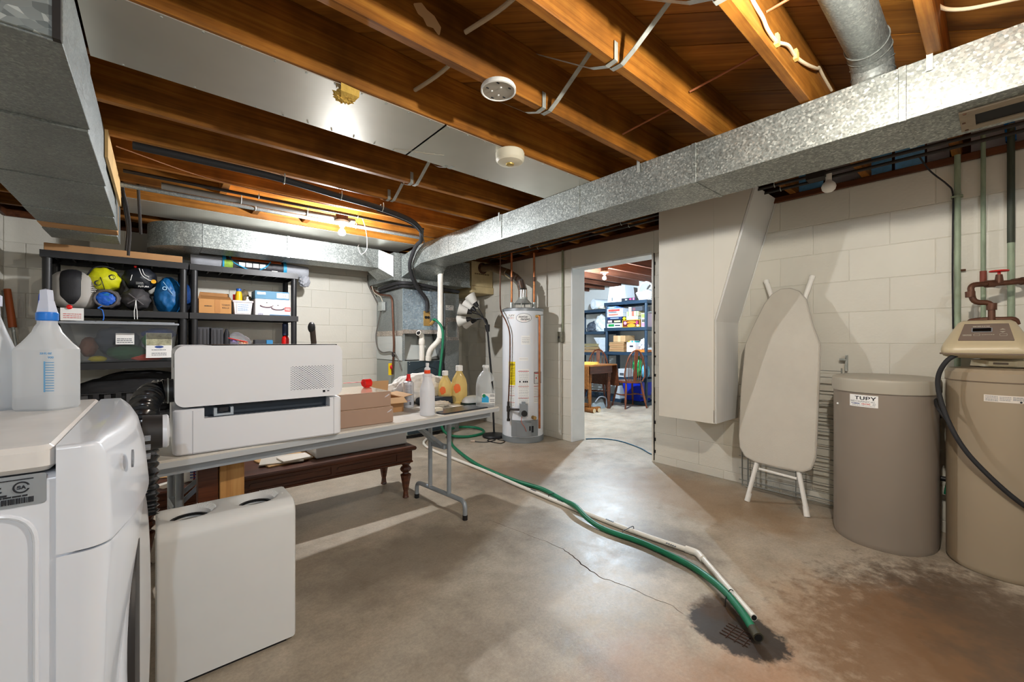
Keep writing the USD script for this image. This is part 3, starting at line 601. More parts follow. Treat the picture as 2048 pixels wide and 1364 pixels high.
# chimney box, flue, heater
cbx = Thing('chimney_box', 'stained cream flue box hanging from the ceiling in the back right corner', 'flue box', (3.34, 4.9, 1.77))
M['aged'] = mat('aged_cream', (196, 176, 132), .6, var=.2, vs=5, bump=.1, bs=30)
cbx.part('panel', box(3.16, 3.515, 4.52, 5.29, 1.86, 2.195, .004), M['aged'], smooth=False); cbx.part('bottom_trim', box(3.15, 3.518, 4.505, 5.29, 1.77, 1.86, .006), M['aged'], smooth=False)
cbx.part('lettering', orient(bars(-.12, .12, (0,), .02, seed=4), (3.33, 4.5195, 2.03), (1, 0, 0), (0, 0, 1)), mat('old_ink', (120, 100, 70), .7))
hx, hy, hr = 3.22, 3.575, .236
wh = Thing('water_heater', 'tall white gas water heater with a bright metal flue on top', 'water heater', (hx, hy, 0))
M['enamel'] = mat('heater_enamel', (226, 230, 236), .28, spec=.5)
M['hgrey'] = mat('heater_grey', (140, 146, 150), .4, metal=.3)
wh.part('tank', lathe([(hr - .004, .06), (hr, .066), (hr, 1.47), (hr - .006, 1.478)], (hx, hy, 0), 56), M['enamel'])
wh.part('base_ring', lathe([(hr - .01, 0), (hr + .004, .002), (hr + .004, .06), (hr, .064)], (hx, hy, 0), 56), M['hgrey'])
wh.part('top_cap', lathe([(hr + .003, 1.465), (hr + .003, 1.492), (hr - .01, 1.50), (.02, 1.51)], (hx, hy, 0), 56), M['hgrey'])
A0 = math.atan2(-hy, -hx)
def onwh(ang, z): return lambda mm: wrapc(mm, hx, hy, hr, A0 + math.radians(ang), z)
hood = wh.part('draft_hood', lathe([(.105, 1.56), (.10, 1.565), (.055, 1.615), (.055, 1.635)], (hx, hy, 0), 28), M['steel'])
wh.part('hood_leg', cat_([cyl((hx + .095 * math.cos(a), hy + .095 * math.sin(a), 1.50), (hx + .095 * math.cos(a), hy + .095 * math.sin(a), 1.57), .006, n=6) for a in (.6, 2.2, 3.8, 5.4)]), M['steel'], hood)
tupy(wh, onwh(-35, 1.40), 1.0)
ov = Point(0, 0).buffer(1, quad_segs=16)
def ell(a, b, d): 
    mm = poly(ov, d); mm.apply_scale([a, b, 1]); return mm
from shapely import affinity
def ellipse_patch(a, b, d, n=20):
    e = affinity.scale(ov, a, b); out = []
    for i in range(n):
        q = e.intersection(sbox(-a + 2 * a * i / n, -b, -a + 2 * a * (i + 1) / n, b))
        if q.area > 1e-8: out.append(poly(q, d))
    return cat_(out)
bdg = wh.part('badge', onwh(3, 1.385)(ellipse_patch(.088, .052, .0008)), M['ink_grey'], label='oval maker badge')
wh.part('badge_face', onwh(3, 1.385)(ellipse_patch(.083, .047, .0014)), M['label'], bdg)
sk = np.eye(4); sk[0, 1] = .25
def slant(mm): q = mm.copy(); q.apply_transform(sk); return q
wh.part('lettering', onwh(3, 1.385)(cat_([slant(tline('American', .021, -.012, .013, .002, True, .10)), slant(tline('Standard', .021, .016, -.014, .002, True, .098))])), M['ink'], bdg)
wh.part('badge_flourish', onwh(3, 1.385)(ell(.03, .004, .0018).apply_translation([.0, -.036, 0])), M['ink_red'], bdg)
for ang, z, w, h, bx in ((8, 1.14, .10, .10, 0), (-31, .77, .085, .26, 'y'), (2, .93, .105, .035, 0), (2, .62, .125, .40, 'w'), (-33, .52, .09, .24, 'w'), (44, .62, .11, .36, 'w')):
    lab = wh.part('label', onwh(ang, z)(patch(w, h, .0008)), mat('yellow_label', (232, 208, 20), .5) if bx == 'y' else M['label'], label='yellow energy label' if bx == 'y' else None)
    ys = list(np.arange(-h / 2 + .02, h / 2 - .01, .018))
    wh.part('fine_print', onwh(ang, z)(bars(-w * .42, w * .42, ys, .0035 if bx != 'y' else .004, .0014, int(z * 100))), M['ink_grey'] if bx != 'y' else M['ink'], lab)
    if bx == 'y': wh.part('lettering', onwh(ang, z)(tline('ENERGYGUIDE', .014, 0, .10, .0016, True, .07)), M['ink'], lab)
    if bx == 'w': wh.part('red_band', onwh(ang, z)(cat_([patch(w * .96, .004, .0013).apply_translation([0, dy, 0]) for dy in (h * .44, h * .02, -h * .30)])), M['ink_red'], lab)
wb_ = wh.part('warning_label', onwh(46, .72)(cat_([patch(.118, .005, .002).apply_translation([0, s * .062, 0]) for s in (-1, 1)] + [patch(.005, .125, .002, 1).apply_translation([s * .058, 0, 0]) for s in (-1, 1)])), M['ink'])
wh.part('warning_print', onwh(46, .72)(cat_([patch(.10, .007, .0022).apply_translation([0, .05, 0]), tline('x', .03, -.028, -.002, .0022, True), ell(.014, .014, .0018).apply_translation([.03, 0, 0])])), M['ink_red'], wb_)
wh.part('heart_print', onwh(2, .68)(cat_([ell(.008, .01, .0016).apply_translation([dx, 0, 0]) for dx in (-.04, .0, .02, .04)])), M['ink'])
def hp(ang, z, d=0.0):
    a = A0 + math.radians(ang); return np.array([hx + (hr + d) * math.cos(a), hy + (hr + d) * math.sin(a), z])
wh.part('burner_cover', wrapc(cat_([box(-.15 + .03 * i, -.12 + .03 * i, -.09, .09, 0, .014) for i in range(10)]), hx, hy, hr, A0 + math.radians(6), .165), M['hgrey'])
wh.part('cover_plate', wrapc(cat_([box(-.075 + .0125 * i, -.0625 + .0125 * i, -.085, .07, .014, .03) for i in range(12)]), hx, hy, hr, A0 + math.radians(3), .165), M['hgrey'])
wh.part('sight_glass', wrapc(cat_([box(.055, .075, -.04, .03, .03, .033), box(.03, .045, -.02, .03, .03, .033)]), hx, hy, hr, A0 + math.radians(8), .165), M['ink'])
gv = hp(2, .38, .04)
a = A0 + math.radians(2)
vb = wh.part('gas_valve', orient(union([box(-.045, .045, -.07, .06, -.045, .03), box(-.02, .02, .06, .085, -.04, .0)]), gv, (-math.sin(a), math.cos(a), 0), (0, 0, 1)), M['hgrey'], smooth=False)
wh.part('dial', cyl(hp(3, .345, .07), hp(3, .345, .10), .032, n=20), M['black'], vb)
wh.part('thermocouple_wire', tube([hp(-2, .31, .05), hp(-3, .25, .06), hp(3, .2, .06), hp(6, .165, .05), hp(8, .14, .035)], .0035, 6, 6), mat('copper_wire', (196, 110, 90), .4, metal=.6), vb)
tv = wh.part('relief_valve', cyl(hp(40, 1.405, -.01), hp(40, 1.405, .05), .016, n=14), M['brass'])
wh.part('relief_lever', cyl(hp(43, 1.415, .04), hp(50, 1.42, .06), .005, n=8), M['steel'], tv)
wh.part('discharge_pipe', tube([hp(40, 1.41, .045), hp(40, 1.39, .05), hp(40, .8, .05), hp(40, .165, .05)], .0125, 12), M['copper'])
wh.part('drain_valve', cyl(hp(28, .285, -.01), hp(28, .285, .05), .02, n=12), M['brass'])
gl = Thing('gas_line', 'thin brown copper gas line curving down the front of the water heater', 'pipe', hp(-38, .3, .06))
gl.part('tubing', tube([(2.985, 3.70, 2.17), (2.985, 3.70, 1.9), (2.985, 3.70, 1.55), hp(-52, 1.44, .06), hp(-44, 1.36, .04), hp(-34, 1.25, .035), hp(-32, 1.1, .03), hp(-34, .7, .03), hp(-36, .45, .035)], .0075, 10, 6), M['brown'])
gl.part('drip_leg', cyl(hp(-36, .46, .035), hp(-36, .26, .035), .014, n=12), M['iron']); gl.part('cap', cyl(hp(-36, .27, .035), hp(-36, .245, .035), .019, n=10), M['iron'])
gl.part('tee', cyl(hp(-36, .41, .035), hp(-36, .35, .035), .02, n=12), M['iron']); gl.part('nipple', tube([hp(-36, .38, .035), hp(-20, .38, .05), hp(-8, .38, .045)], .012, 10), M['iron'])
ff = Thing('flue_pipe', 'shiny elbowed metal flue from the water heater to the flue box', 'pipe', (3.28, 4.0, 1.62))
fp = [(hx, hy, 1.63), (hx, hy, 1.72), (3.225, 3.62, 1.81), (3.25, 3.74, 1.885), (3.30, 3.95, 1.975)]
for i in range(len(fp) - 1): ff.part('elbow_gore' if i else 'pipe', cyl(fp[i], fp[i + 1], .052, n=24), mat('shiny_steel', (214, 212, 208), .18, metal=.95))
ff.part('pipe', tube([(3.29, 3.93, 1.968), (3.325, 4.25, 2.075), (3.33, 4.36, 2.10), (3.34, 4.5, 2.11)], .052, 20, 5), mat('dull_flue', (140, 120, 100), .4, metal=.7, var=.2, vs=10))
ff.part('collar', lathe([(.052, 0), (.075, .004), (.075, .012)], (3.34, 4.508, 2.11), 24, 'y'), M['brown'])
for (dx, dy, lab) in ((-.098, .085, 'left bright copper water pipe rising from the heater top'), (.10, -.085, 'right bright copper water pipe rising from the heater top')):
    t = Thing('water_pipe', lab, 'pipe', (hx + dx, hy + dy, 1.5))
    t.part('pipe', cyl((hx + dx, hy + dy, 1.58), (hx + dx, hy + dy, 2.15), .0125, n=12), M['copper'])
    t.part('dielectric_nut', cyl((hx + dx, hy + dy, 1.505), (hx + dx, hy + dy, 1.575), .022, n=8), M['steel']); t.part('coupling', cyl((hx + dx, hy + dy, 1.82), (hx + dx, hy + dy, 1.87), .016, n=12), M['brown'])
cd = Thing('wall_switch', 'grey metal switch box with conduit on the wall left of the doorway', 'switch', (XR - .02, 3.235, 1.12))
cd.part('box_body', box(XR - .05, XR - .008, 3.20, 3.275, 1.115, 1.235, .004), mat('worn_grey_metal', (116, 114, 100), .5, metal=.4, var=.25, vs=30), smooth=False)
cd.part('toggle', box(XR - .062, XR - .05, 3.235, 3.245, 1.16, 1.185), M['ink'], smooth=False)
cd.part('conduit', cyl((XR - .02, 3.215, 1.235), (XR - .02, 3.215, 2.16), .011, n=12), mat('conduit_green', (128, 132, 108), .5, metal=.3, var=.15, vs=20)); cd.part('lower_conduit', cyl((XR - .016, 3.245, .12), (XR - .016, 3.245, 1.115), .009, n=10), M['block'])

# floor lamp: built in the plane it leans in
fl_c = np.array([3.02, 3.86, 0.]); RV = np.array([S, -C, 0]); UV = np.array([0, 0, 1.0]); FV = np.array([C, S, 0])
def lp(du_, dz, df=0.0): return fl_c + RV * du_ + UV * dz + FV * df
lm = Thing('floor_lamp', 'black five-armed floor lamp with white cone shades beside the water heater', 'lamp', fl_c)
lm.part('base', lathe([(.135, 0), (.138, .015), (.125, .03), (.03, .045), (.012, .055)], fl_c, 36), M['black'])
lm.part('pole', tube([lp(0, .04), lp(-.02, .6), lp(-.075, 1.24)], .0115, 10), M['black'])
lm.part('hub', cyl(lp(-.072, 1.24), lp(-.08, 1.32), .022, .032, 12), M['black'])
M['shade'] = mat('lamp_shade', (216, 214, 206), .5, sss=.2)
for i, (j0, mid, end, ax, df) in enumerate((((-.085, 1.32), (-.13, 1.42), (-.20, 1.545), (-.075, .105), .02), ((-.085, 1.32), (-.15, 1.42), (-.235, 1.50), (-.10, .075), .10), ((-.08, 1.32), (-.15, 1.425), (-.265, 1.465), (-.115, .03), -.04), ((-.075, 1.32), (-.12, 1.39), (-.285, 1.395), (-.12, -.02), .06), ((-.07, 1.32), (-.11, 1.40), (-.24, 1.385), (-.1, -.03), .18))):
    arm = lm.part('arm', tube([lp(*j0), lp(*mid, df * .4), lp(*end, df)], .006, 8, 5), M['black'])
    e = lp(*end, df); d = RV * ax[0] + UV * ax[1] + FV * df * .3; d /= np.linalg.norm(d)
    lm.part('socket', cyl(e - d * .01, e + d * .05, .02, .032, 14), M['black'], arm)
    p, q = e + d * .045, e + d * .155
    sh = union([cyl(p, q, .036, .068, 24)]); inner = cyl(p + d * .004, q + d * .01, .033, .068, 24)
    lm.part('shade', cut(sh, [inner]), M['shade'], arm)
lm.part('cord', tube([lp(.02, .01, -.1), lp(.06, .005, -.16), lp(.13, .005, -.23), lp(.08, .005, -.33), lp(-.06, .006, -.22), lp(-.03, .006, -.14), lp(.02, .006, -.18), lp(-.08, .005, -.28), lp(-.2, .006, -.26)], .0045, 8, 8), M['black'])
lm.part('plug', cyl(lp(-.2, .012, -.26), lp(-.25, .012, -.255), .011, .008, 10), mat('plug_beige', (196, 176, 160), .5))

# conduits and small cables under the joists at the back
for nm, lb, pts, r, mt in (
    ('gas_conduit', 'long grey insulated pipe running under the back joists', [(.02, 3.62, 2.165), (1.3, 3.62, 2.165)], .022, mat('grey_insulation', (112, 110, 106), .7)),
    ('gas_conduit', 'slim black pipe running under the joists nearest the bulb', [(-.16, 3.50, 2.18), (1.9, 3.50, 2.18)], .011, M['iron']),
    ('gas_conduit', 'galvanised pipe running under the last back joists', [(-.2, 3.80, 2.175), (2.05, 3.80, 2.175)], .016, M['galv_dull'])):
    t = Thing(nm, lb, 'pipe', np.mean(pts, axis=0)); t.part('pipe', cyl(pts[0], pts[1], r, n=14), mt)
    for f in (.35, .7): c0 = np.array(pts[0]) * (1 - f) + np.array(pts[1]) * f; t.part('clip', tube([c0 + [0, -r - .004, 2.2 - c0[2]], c0 + [0, -r - .003, 0], c0 + [0, 0, -r - .003], c0 + [0, r + .003, 0], c0 + [0, r + .004, 2.2 - c0[2]]], .003, 6, 3), M['steel'])
for lb, pts in (('left black drop cable beside the return duct', [(-.2, 3.81, 2.2), (-.17, 3.9, 2.12), (-.15, 4.05, 1.95), (-.16, 4.1, 1.75)]), ('right black drop pipe beside the return duct', [(-.10, 3.81, 2.2), (-.095, 3.9, 2.05), (-.09, 4.0, 1.9)]), ('thin curved black cable under the return duct end', [(-.18, 3.82, 2.2), (-.175, 4.0, 2.08), (-.165, 4.15, 1.95), (-.175, 4.2, 1.8)])):
    one('drop_cable', tube(pts, .009, 8, 6), M['iron'], lb, 'cable')
one('power_cord', tube([(1.34, 3.55, 2.19), (1.40, 3.62, 2.1), (1.46, 3.75, 1.98), (1.50, 4.0, 1.97), (1.58, 4.3, 2.1), (1.66, 4.5, 2.17)], .004, 6, 6), M['pvc'], 'thin white cord dangling beside the bulb', 'cord')
one('brown_wire', tube([(-.17, 3.1, 2.185), (.2, 3.32, 2.19), (.6, 3.40, 2.195), (1.1, 3.40, 2.195)], .0035, 6, 4), mat('brown_wire', (150, 100, 60), .6), 'thin brown wire sagging across the back joists', 'wire')
# bridging straps between joists, X = 1.34
def strap(t, p, w=.022, name='strap', mt=None):
    p = np.array(p, float)
    V, F = [], []
    for q in p: V += [q + [-w / 2, 0, 0], q + [w / 2, 0, 0], q + [-w / 2, -.002, -.002], q + [w / 2, -.002, -.002]]
    bx = []
    for i in range(len(p) - 1): bx.append(hull(V[4 * i:4 * i + 8]))
    t.part(name, union(bx) if len(bx) > 1 else bx[0], mt or M['steel'], smooth=False)
for i, k in enumerate((7, 8, 9, 10, 11, 12, 13)):
    y = JY[k]
    if k in (10,): continue
    lab = {7: 'galvanised bridging strap between the joists nearest the view', 8: 'galvanised bridging strap on the joist with the long strap to the next', 9: 'galvanised bridging strap by the round white plate', 11: 'galvanised bridging strap just beyond the bright sheet metal', 12: 'second galvanised bridging strap beyond the bright sheet metal', 13: 'galvanised bridging strap right by the glowing bulb'}[k]
    t = Thing('bridging_strap', lab, 'strap', (1.34, y - .2, 2.19))
    dx = .02 * i % .05
    strap(t, [(1.34 + dx, y + .003, 2.23), (1.34 + dx, y + .003, 2.197), (1.34 + dx, y - .045, 2.195), (1.34 + dx, y - .10, 2.225), (1.36 + dx, y - .36, 2.42)])
    strap(t, [(1.305 + dx, y - .043, 2.27), (1.305 + dx, y - .043, 2.198), (1.305 + dx, y + .0, 2.194), (1.30 + dx, y + .07, 2.22), (1.28 + dx, y + .36, 2.42)])
# ================================================================== laundry side, table and what lies on it
M['appl'] = mat('appliance_enamel', (216, 221, 230), .22, coat=.3)
M['appl_top'] = mat('appliance_top_scuffed', (214, 212, 210), .26, var=.07, vs=9)
M['wplast'] = mat('offwhite_plastic', (222, 224, 224), .42, var=.03, vs=4)
M['pgrey'] = mat('laser_white', (232, 235, 242), .34)
M['rubber'] = mat('dark_rubber', (40, 38, 38), .5)
dy = Thing('dryer', 'white front-loading dryer with its curved door ajar, against the left wall', 'dryer', (-.45, 1.27, 0))
bdy = dy.part('body', rbox(-.80, -.0965, .94, 1.60, .02, .928, .012, 2), M['appl'])
dy.part('foot', cyl((-.72, 1.02, 0), (-.72, 1.02, .03), .025), M['rubber']); dy.part('foot', cyl((-.16, 1.02, 0), (-.16, 1.02, .03), .025), M['rubber'])
top = dy.part('top_panel', rprism(-.81, -.118, .934, 1.606, .933, .972, .02, 5, .008), M['appl_top'])
def front_profile(d, y0=.936, y1=1.604, n=22):
    """Plan outline of the bulging front: d pushes the bulge outwards."""
    P = [(-.092, y0)]; r = min(.034, d * .48); xe = -.092 + d * .5          # flat side strip, rounded corner, then the shallow bulge
    P += [(xe - r + r * math.cos(a), y0 + r + r * math.sin(a)) for a in np.radians(np.linspace(-90, -18, 9))]
    yc = (y0 + y1) / 2; h_ = (y1 - y0) / 2 - .028
    for t in np.linspace(-1, 1, n)[1:-1]: P.append((xe - .0006 + (d - d * .5) * (1 - t * t), yc + h_ * t))
    return P + [(x, 2 * yc - y) for x, y in P[:10][::-1]]
def bulge(dz, ds, back=-.118):
    V, rings = [], []
    for z, d in zip(dz, ds): rings.append([(back, .936, z)] + [(x, y, z) for x, y in front_profile(d)] + [(back, 1.604, z)])
    n = len(rings[0]); V = [p for r in rings for p in r]; F = []
    for i in range(len(rings) - 1):
        for k in range(n):
            j = (k + 1) % n; A, B = i * n, (i + 1) * n; F += [[A + k, A + j, B + j], [A + k, B + j, B + k]]
    V += [tuple(np.mean(rings[0], axis=0)), tuple(np.mean(rings[-1], axis=0))]; N = len(V) - 2
    for k in range(n):
        j = (k + 1) % n; F += [[j, k, N], [N - n + k, N - n + j, N + 1]]
    return trimesh.Trimesh(V, F, process=False)
con = dy.part('control_console', bulge([.802, .806, .90, .945, .962, .970], [.074, .078, .070, .060, .050, .030]), M['appl'])
dy.part('lower_front', bulge([.03, .40, .70, .790, .798], [.030, .046, .062, .072, .070]), M['appl'])
dy.part('plinth', box(-.1, -.075, .96, 1.58, .0, .03), M['rubber'])
dy.part('knob', cyl((-.03, 1.475, .885), (.012, 1.475, .885), .047, .044, 32), M['rubber'], con)
dy.part('knob_cap', lathe([(.044, 0), (.045, .010), (.04, .014), (.01, .016)], (.010, 1.475, .885), 32, 'x'), M['appl'], con)
dy.part('console_print', cat_([box(-.024 + .0 * i, -.0125, 1.33 + .022 * (i % 2), 1.345 + .022 * (i % 2), .845 + .022 * (i // 2), .852 + .022 * (i // 2)) for i in range(6)]), M['ink_grey'], con)
dy.part('logo', lathe([(.016, 0), (.016, .003), (.012, .0035)], (-.036, 1.03, .915), 20, 'x'), M['ink_grey'], con)
# embossed rounded rectangle and rating plate on the near side
em = [(-.75, .9395, .06), (-.75, .9395, .876), (-.139, .9395, .876), (-.139, .9395, .06)]
dy.part('embossed_line', bentpipe(em, .0035, .05, 8, 8), M['appl'], bdy)
rp_ = dy.part('rating_plate', orient(poly(rrect(.118, .046, .004), .0008), (-.187, .9397, .908), (1, 0, .0), (0, 0, 1)), mat('plate_silver', (150, 156, 162), .35, metal=.3), bdy)
dy.part('plate_print', orient(cat_([bars(-.05, .02, (.008, .002, -.004), .0022, seed=2), box(.012, .046, .0165, .0178, 0, .001), bars(.0, .04, (-.007,), .002, seed=5)]), (-.187, .9388, .908), (1, 0, 0), (0, 0, 1)), M['ink'], rp_)
g = random.Random(8); bx, xx = [], -.05
while xx < .045:
    w_ = g.choice((.0006, .0012, .0018)); bx.append(box(xx, xx + w_, -.018, -.010, 0, .001)); xx += w_ + g.choice((.0005, .0009))
dy.part('barcode', orient(cat_(bx), (-.187, .9388, .908), (1, 0, 0), (0, 0, 1)), M['ink'], rp_)
ring = Point(0, 0).buffer(.0085).difference(Point(0, 0).buffer(.0066)).difference(sbox(.003, -.0025, .02, .0025))
dy.part('approval_mark', orient(cat_([poly(ring, .001), tline('SA', .005, .0, 0, .001, True)]), (-.153, .9388, .9135), (1, 0, 0), (0, 0, 1)), M['ink'], rp_)
# door: hinged on the far side, a little open
def discx(cy, cz, ry, rz, x0, x1, rim, n=40):
    out = []
    for x, k in ((x0, 1 - rim), (x0 + .004, 1), (x1 - .012, 1), (x1 - .003, 1 - rim * .6), (x1, 1 - rim * 3)):
        out += [(x, cy + ry * k * math.cos(t), cz + rz * k * math.sin(t)) for t in np.linspace(0, 2 * np.pi, n, endpoint=False)]
    return hull(out)
def swing(mm, deg=-4.2):
    q = mm.copy(); q.apply_transform(trimesh.transformations.rotation_matrix(math.radians(deg), [0, 0, 1], [-.03, 1.53, 0])); return q
dor = dy.part('door', swing(discx(1.285, .43, .245, .37, -.034, -.010, .06)), M['appl'])
dy.part('door_liner', swing(discx(1.285, .50, .19, .20, -.062, -.034, .05)), M['rubber'], dor)
dy.part('drum_gasket', discx(1.285, .50, .205, .215, -.075, -.030, .04), M['rubber'])

M['hdpe'] = milky('translucent_bottle', (.90, .92, .94), (236, 240, 244), .72, .35)
M['liq'] = milky('clear_liquid', (.92, .94, .96), (222, 226, 230), .35, .1)
sp = Thing('spray_bottle', 'large translucent rectangular spray bottle with a blue collar standing on the dryer', 'bottle', (-.195, 1.44, .972), rot=-33)
RW = .63
def ringz(w, d, z, n=5, r=.3):
    w = w * RW; rr = min(w, d) * r; P = []
    for cx, cy, a0 in ((w / 2 - rr, d / 2 - rr, 0), (-w / 2 + rr, d / 2 - rr, 90), (-w / 2 + rr, -d / 2 + rr, 180), (w / 2 - rr, -d / 2 + rr, 270)):
        for k in range(n + 1): P.append((cx + rr * math.cos(math.radians(a0 + 90 * k / n)), cy + rr * math.sin(math.radians(a0 + 90 * k / n)), z))
    return P
def loft(rings):
    n = len(rings[0]); V = [p for r in rings for p in r]; F = []
    for i in range(len(rings) - 1):
        for k in range(n):
            j = (k + 1) % n; A, B = i * n, (i + 1) * n; F += [[A + k, A + j, B + j], [A + k, B + j, B + k]]
    V += [tuple(np.mean(rings[0], axis=0)), tuple(np.mean(rings[-1], axis=0))]; N = len(V) - 2
    for k in range(n):
        j = (k + 1) % n; F += [[j, k, N], [N - n + k, N - n + j, N + 1]]
    return trimesh.Trimesh(V, F, process=False)
def xs(mm, k): q = mm.copy(); q.apply_scale([k, k, 1]); return q
sp.part('bottle_body', loft([ringz(.148, .068, 0), ringz(.158, .076, .006), ringz(.158, .076, .137), ringz(.154, .074, .141), ringz(.120, .064, .153), ringz(.090, .056, .166), ringz(.068, .050, .179, r=.45), ringz(.055, .046, .190, r=.5), ringz(.052, .034, .198, r=.5), ringz(.052, .033, .212, r=.5)]), M['hdpe'], smooth=50)
sp.part('liquid', loft([ringz(.150, .068, .004), ringz(.150, .068, .028)]), M['liq'])
sp.part('collar', lathe([(.0172, .205), (.0188, .207), (.0188, .222), (.0172, .225)], (0, 0, 0), 28), mat('blue_cap', (30, 120, 220), .35))
hd = sp.part('trigger_head', xs(union([hull([(-.019, -.018, .224), (.019, -.018, .224), (-.019, .018, .224), (.019, .018, .224), (-.016, -.012, .252), (.012, -.012, .252), (-.016, .012, .252), (.012, .012, .252)]), hull([(-.015, -.0115, .248), (.012, -.0115, .248), (-.015, .0115, .248), (.012, .0115, .248), (-.014, -.0115, .276), (.008, -.0115, .277), (-.014, .0115, .276), (.008, .0115, .277), (-.006, 0, .280)])]), .66), mat('trigger_white', (214, 222, 244), .35))
sp.part('trigger', xs(hull([(-.024, -.008, .226), (-.017, .008, .226), (-.020, -.008, .265), (-.014, .008, .272), (-.016, -.008, .272)]), .66), mat('blue_trigger', (28, 84, 200), .35), hd)
sp.part('volume_scale', cat_([box(.029, .046, -.0388, -.0378, .045 + .0058 * i, .0466 + .0058 * i) for i in range(12)] + [box(.0258, .0285, -.0388, -.0378, .043, .112)]), mat('pale_blue_print', (120, 180, 226), .5))
sp.part('lettering', cat_([orient(tline('32 FL OZ', .004, 0, 0, .001, True), (.030, -.0383, .130), (1, 0, 0), (0, 0, 1)), orient(tline('900', .0045, 0, 0, .001), (.040, -.0383, .121), (1, 0, 0), (0, 0, 1))]), mat('pale_blue_print', (120, 180, 226), .5))
RW = .80
b2 = Thing('bottle', 'white bottle with a green and white label at the left edge of the dryer', 'bottle', (-.292, 1.50, .972), rot=-33)
b2.part('bottle_body', loft([ringz(.11, .07, 0, r=.45), ringz(.118, .078, .006, r=.45), ringz(.118, .078, .10, r=.45), ringz(.10, .07, .135, r=.45), ringz(.06, .05, .185, r=.5), ringz(.035, .035, .215, r=.5), ringz(.033, .033, .24, r=.5)]), M['hdpe'], smooth=50)
lb_ = b2.part('label', box(-.05, .05, -.0402, -.039, .012, .088), M['label'])
b2.part('green_band', box(.0, .05, -.0412, -.0402, .064, .084), mat('green_print', (104, 200, 60), .5), lb_)
b2.part('fine_print', orient(bars(-.045, .045, (-.03, -.02, -.01, .0, .008), .004, seed=12), (0, -.0403, .05), (1, 0, 0), (0, 0, 1)), M['ink_grey'], lb_)
b2.part('cap', lathe([(.019, .238), (.019, .262), (.015, .265)], (0, 0, 0), 20), M['trigger_white'] if 'trigger_white' in M else mat('trigger_white', (214, 222, 244), .35))

# white two-port box behind the dryer door
wx = Thing('filter_box', 'white plastic box with two round top ports standing by the dryer', 'box', (.19, 1.855, 0))
yz = unary_union([sbox(1.735, .012, 1.972, .47), affinity.translate(rrect(.237, .30, .052, 8), 1.8535, .378)])
yz_in = yz.buffer(-.010)
def yzring(p, x): return [(x, a, b) for a, b in p.exterior.coords]
shell = hull(yzring(yz_in, -.005) + yzring(yz.buffer(-.003), -.001) + yzring(yz, .006) + yzring(yz, .391) + yzring(yz.buffer(-.003), .398) + yzring(yz_in, .402))
ports = []
for px in (.086, .288):
    ports.append(lathe([(.052, -.12), (.0545, -.035), (.062, -.018), (.074, -.006), (.092, .0015)], (px, 1.868, .528), 40))
wx.part('shell', cut(shell, ports), M['wplast'])
for px in (.086, .288):
    q = wx.part('port_disc', lathe([(.055, -.05), (.055, -.044), (.0, -.042)][:2], (px, 1.868, .528), 36), mat('port_grey', (130, 128, 124), .5))
    wx.part('port_ring', cut(lathe([(.056, -.036), (.056, -.028)], (px, 1.868, .528), 36), [lathe([(.049, -.1), (.049, .1)], (px, 1.868, .528), 36)]), M['black'], q)
    wx.part('rib', cat_([hull([np.array([px + r_ * math.cos(t) + dx, 1.868 + r_ * math.sin(t), z]) for r_, z in ((.062, .512), (.078, .526)) for dx in (-.0008, .0008)] + [np.array([px + .07 * math.cos(t), 1.868 + .07 * math.sin(t), .512])]) for t in np.radians(np.arange(-8, 70, 5.5))]), M['wplast'], q)
wx.part('base_skid', box(.03, .37, 1.745, 1.96, 0, .014), M['black'])
wx.part('indicator', cyl((.375, 1.84, .5275), (.375, 1.84, .530), .004, n=10), M['label'])

# folding table
M['tabletop'] = mat('table_grey_white', (214, 210, 202), .45, var=.05, vs=5)
M['tsteel'] = mat('table_leg_grey', (158, 166, 174), .4, metal=.3)
tb = Thing('folding_table', 'long grey-white folding table with tubular steel legs', 'table', (.755, 2.381, 0), rot=6)
tb.part('tabletop', rprism(-.915, .915, -.38, .38, .682, .705, .04, 6, .005), M['tabletop'])
tb.part('edge_band', cut(rprism(-.917, .917, -.382, .382, .676, .697, .042, 6), [rprism(-.90, .90, -.365, .365, .6, .8, .03, 6)]), mat('table_edge', (196, 202, 208), .35, metal=.3))
tb.part('apron_rail', cut(rprism(-.86, .86, -.345, .345, .640, .683, .02, 4), [rprism(-.845, .845, -.33, .33, .6, .8, .012, 4)]), M['tsteel'])
for sx in (-.70, .70):
    lg = tb.part('leg_frame', bentpipe([(sx, -.268, .02), (sx, -.268, .115), (sx, .268, .115), (sx, .268, .02)], .0145, .07, 14), M['tsteel'])
    for yy in (-.105, .105): tb.part('upright', cyl((sx, yy, .11), (sx, yy, .66), .0145, n=14), M['tsteel'], lg)
    for yy in (-.268, .268): tb.part('foot_cap', cyl((sx, yy, 0), (sx, yy, .03), .0165, n=14), M['black'], lg)
    s_ = -1 if sx > 0 else 1
    for yy in (-.05, .05): tb.part('brace', hull([(sx, yy - .003, .44), (sx, yy + .003, .44), (sx, yy - .003, .415), (sx, yy + .003, .415), (sx + s_ * .25, yy * .4 - .003, .655), (sx + s_ * .25, yy * .4 + .003, .655), (sx + s_ * .25, yy * .4 - .003, .63), (sx + s_ * .25, yy * .4 + .003, .63)]), M['tsteel'], lg, smooth=False)
    tb.part('brace_clamp', box(sx - .018, sx + .018, -.075, .075, .41, .44, .004), M['tsteel'], lg)

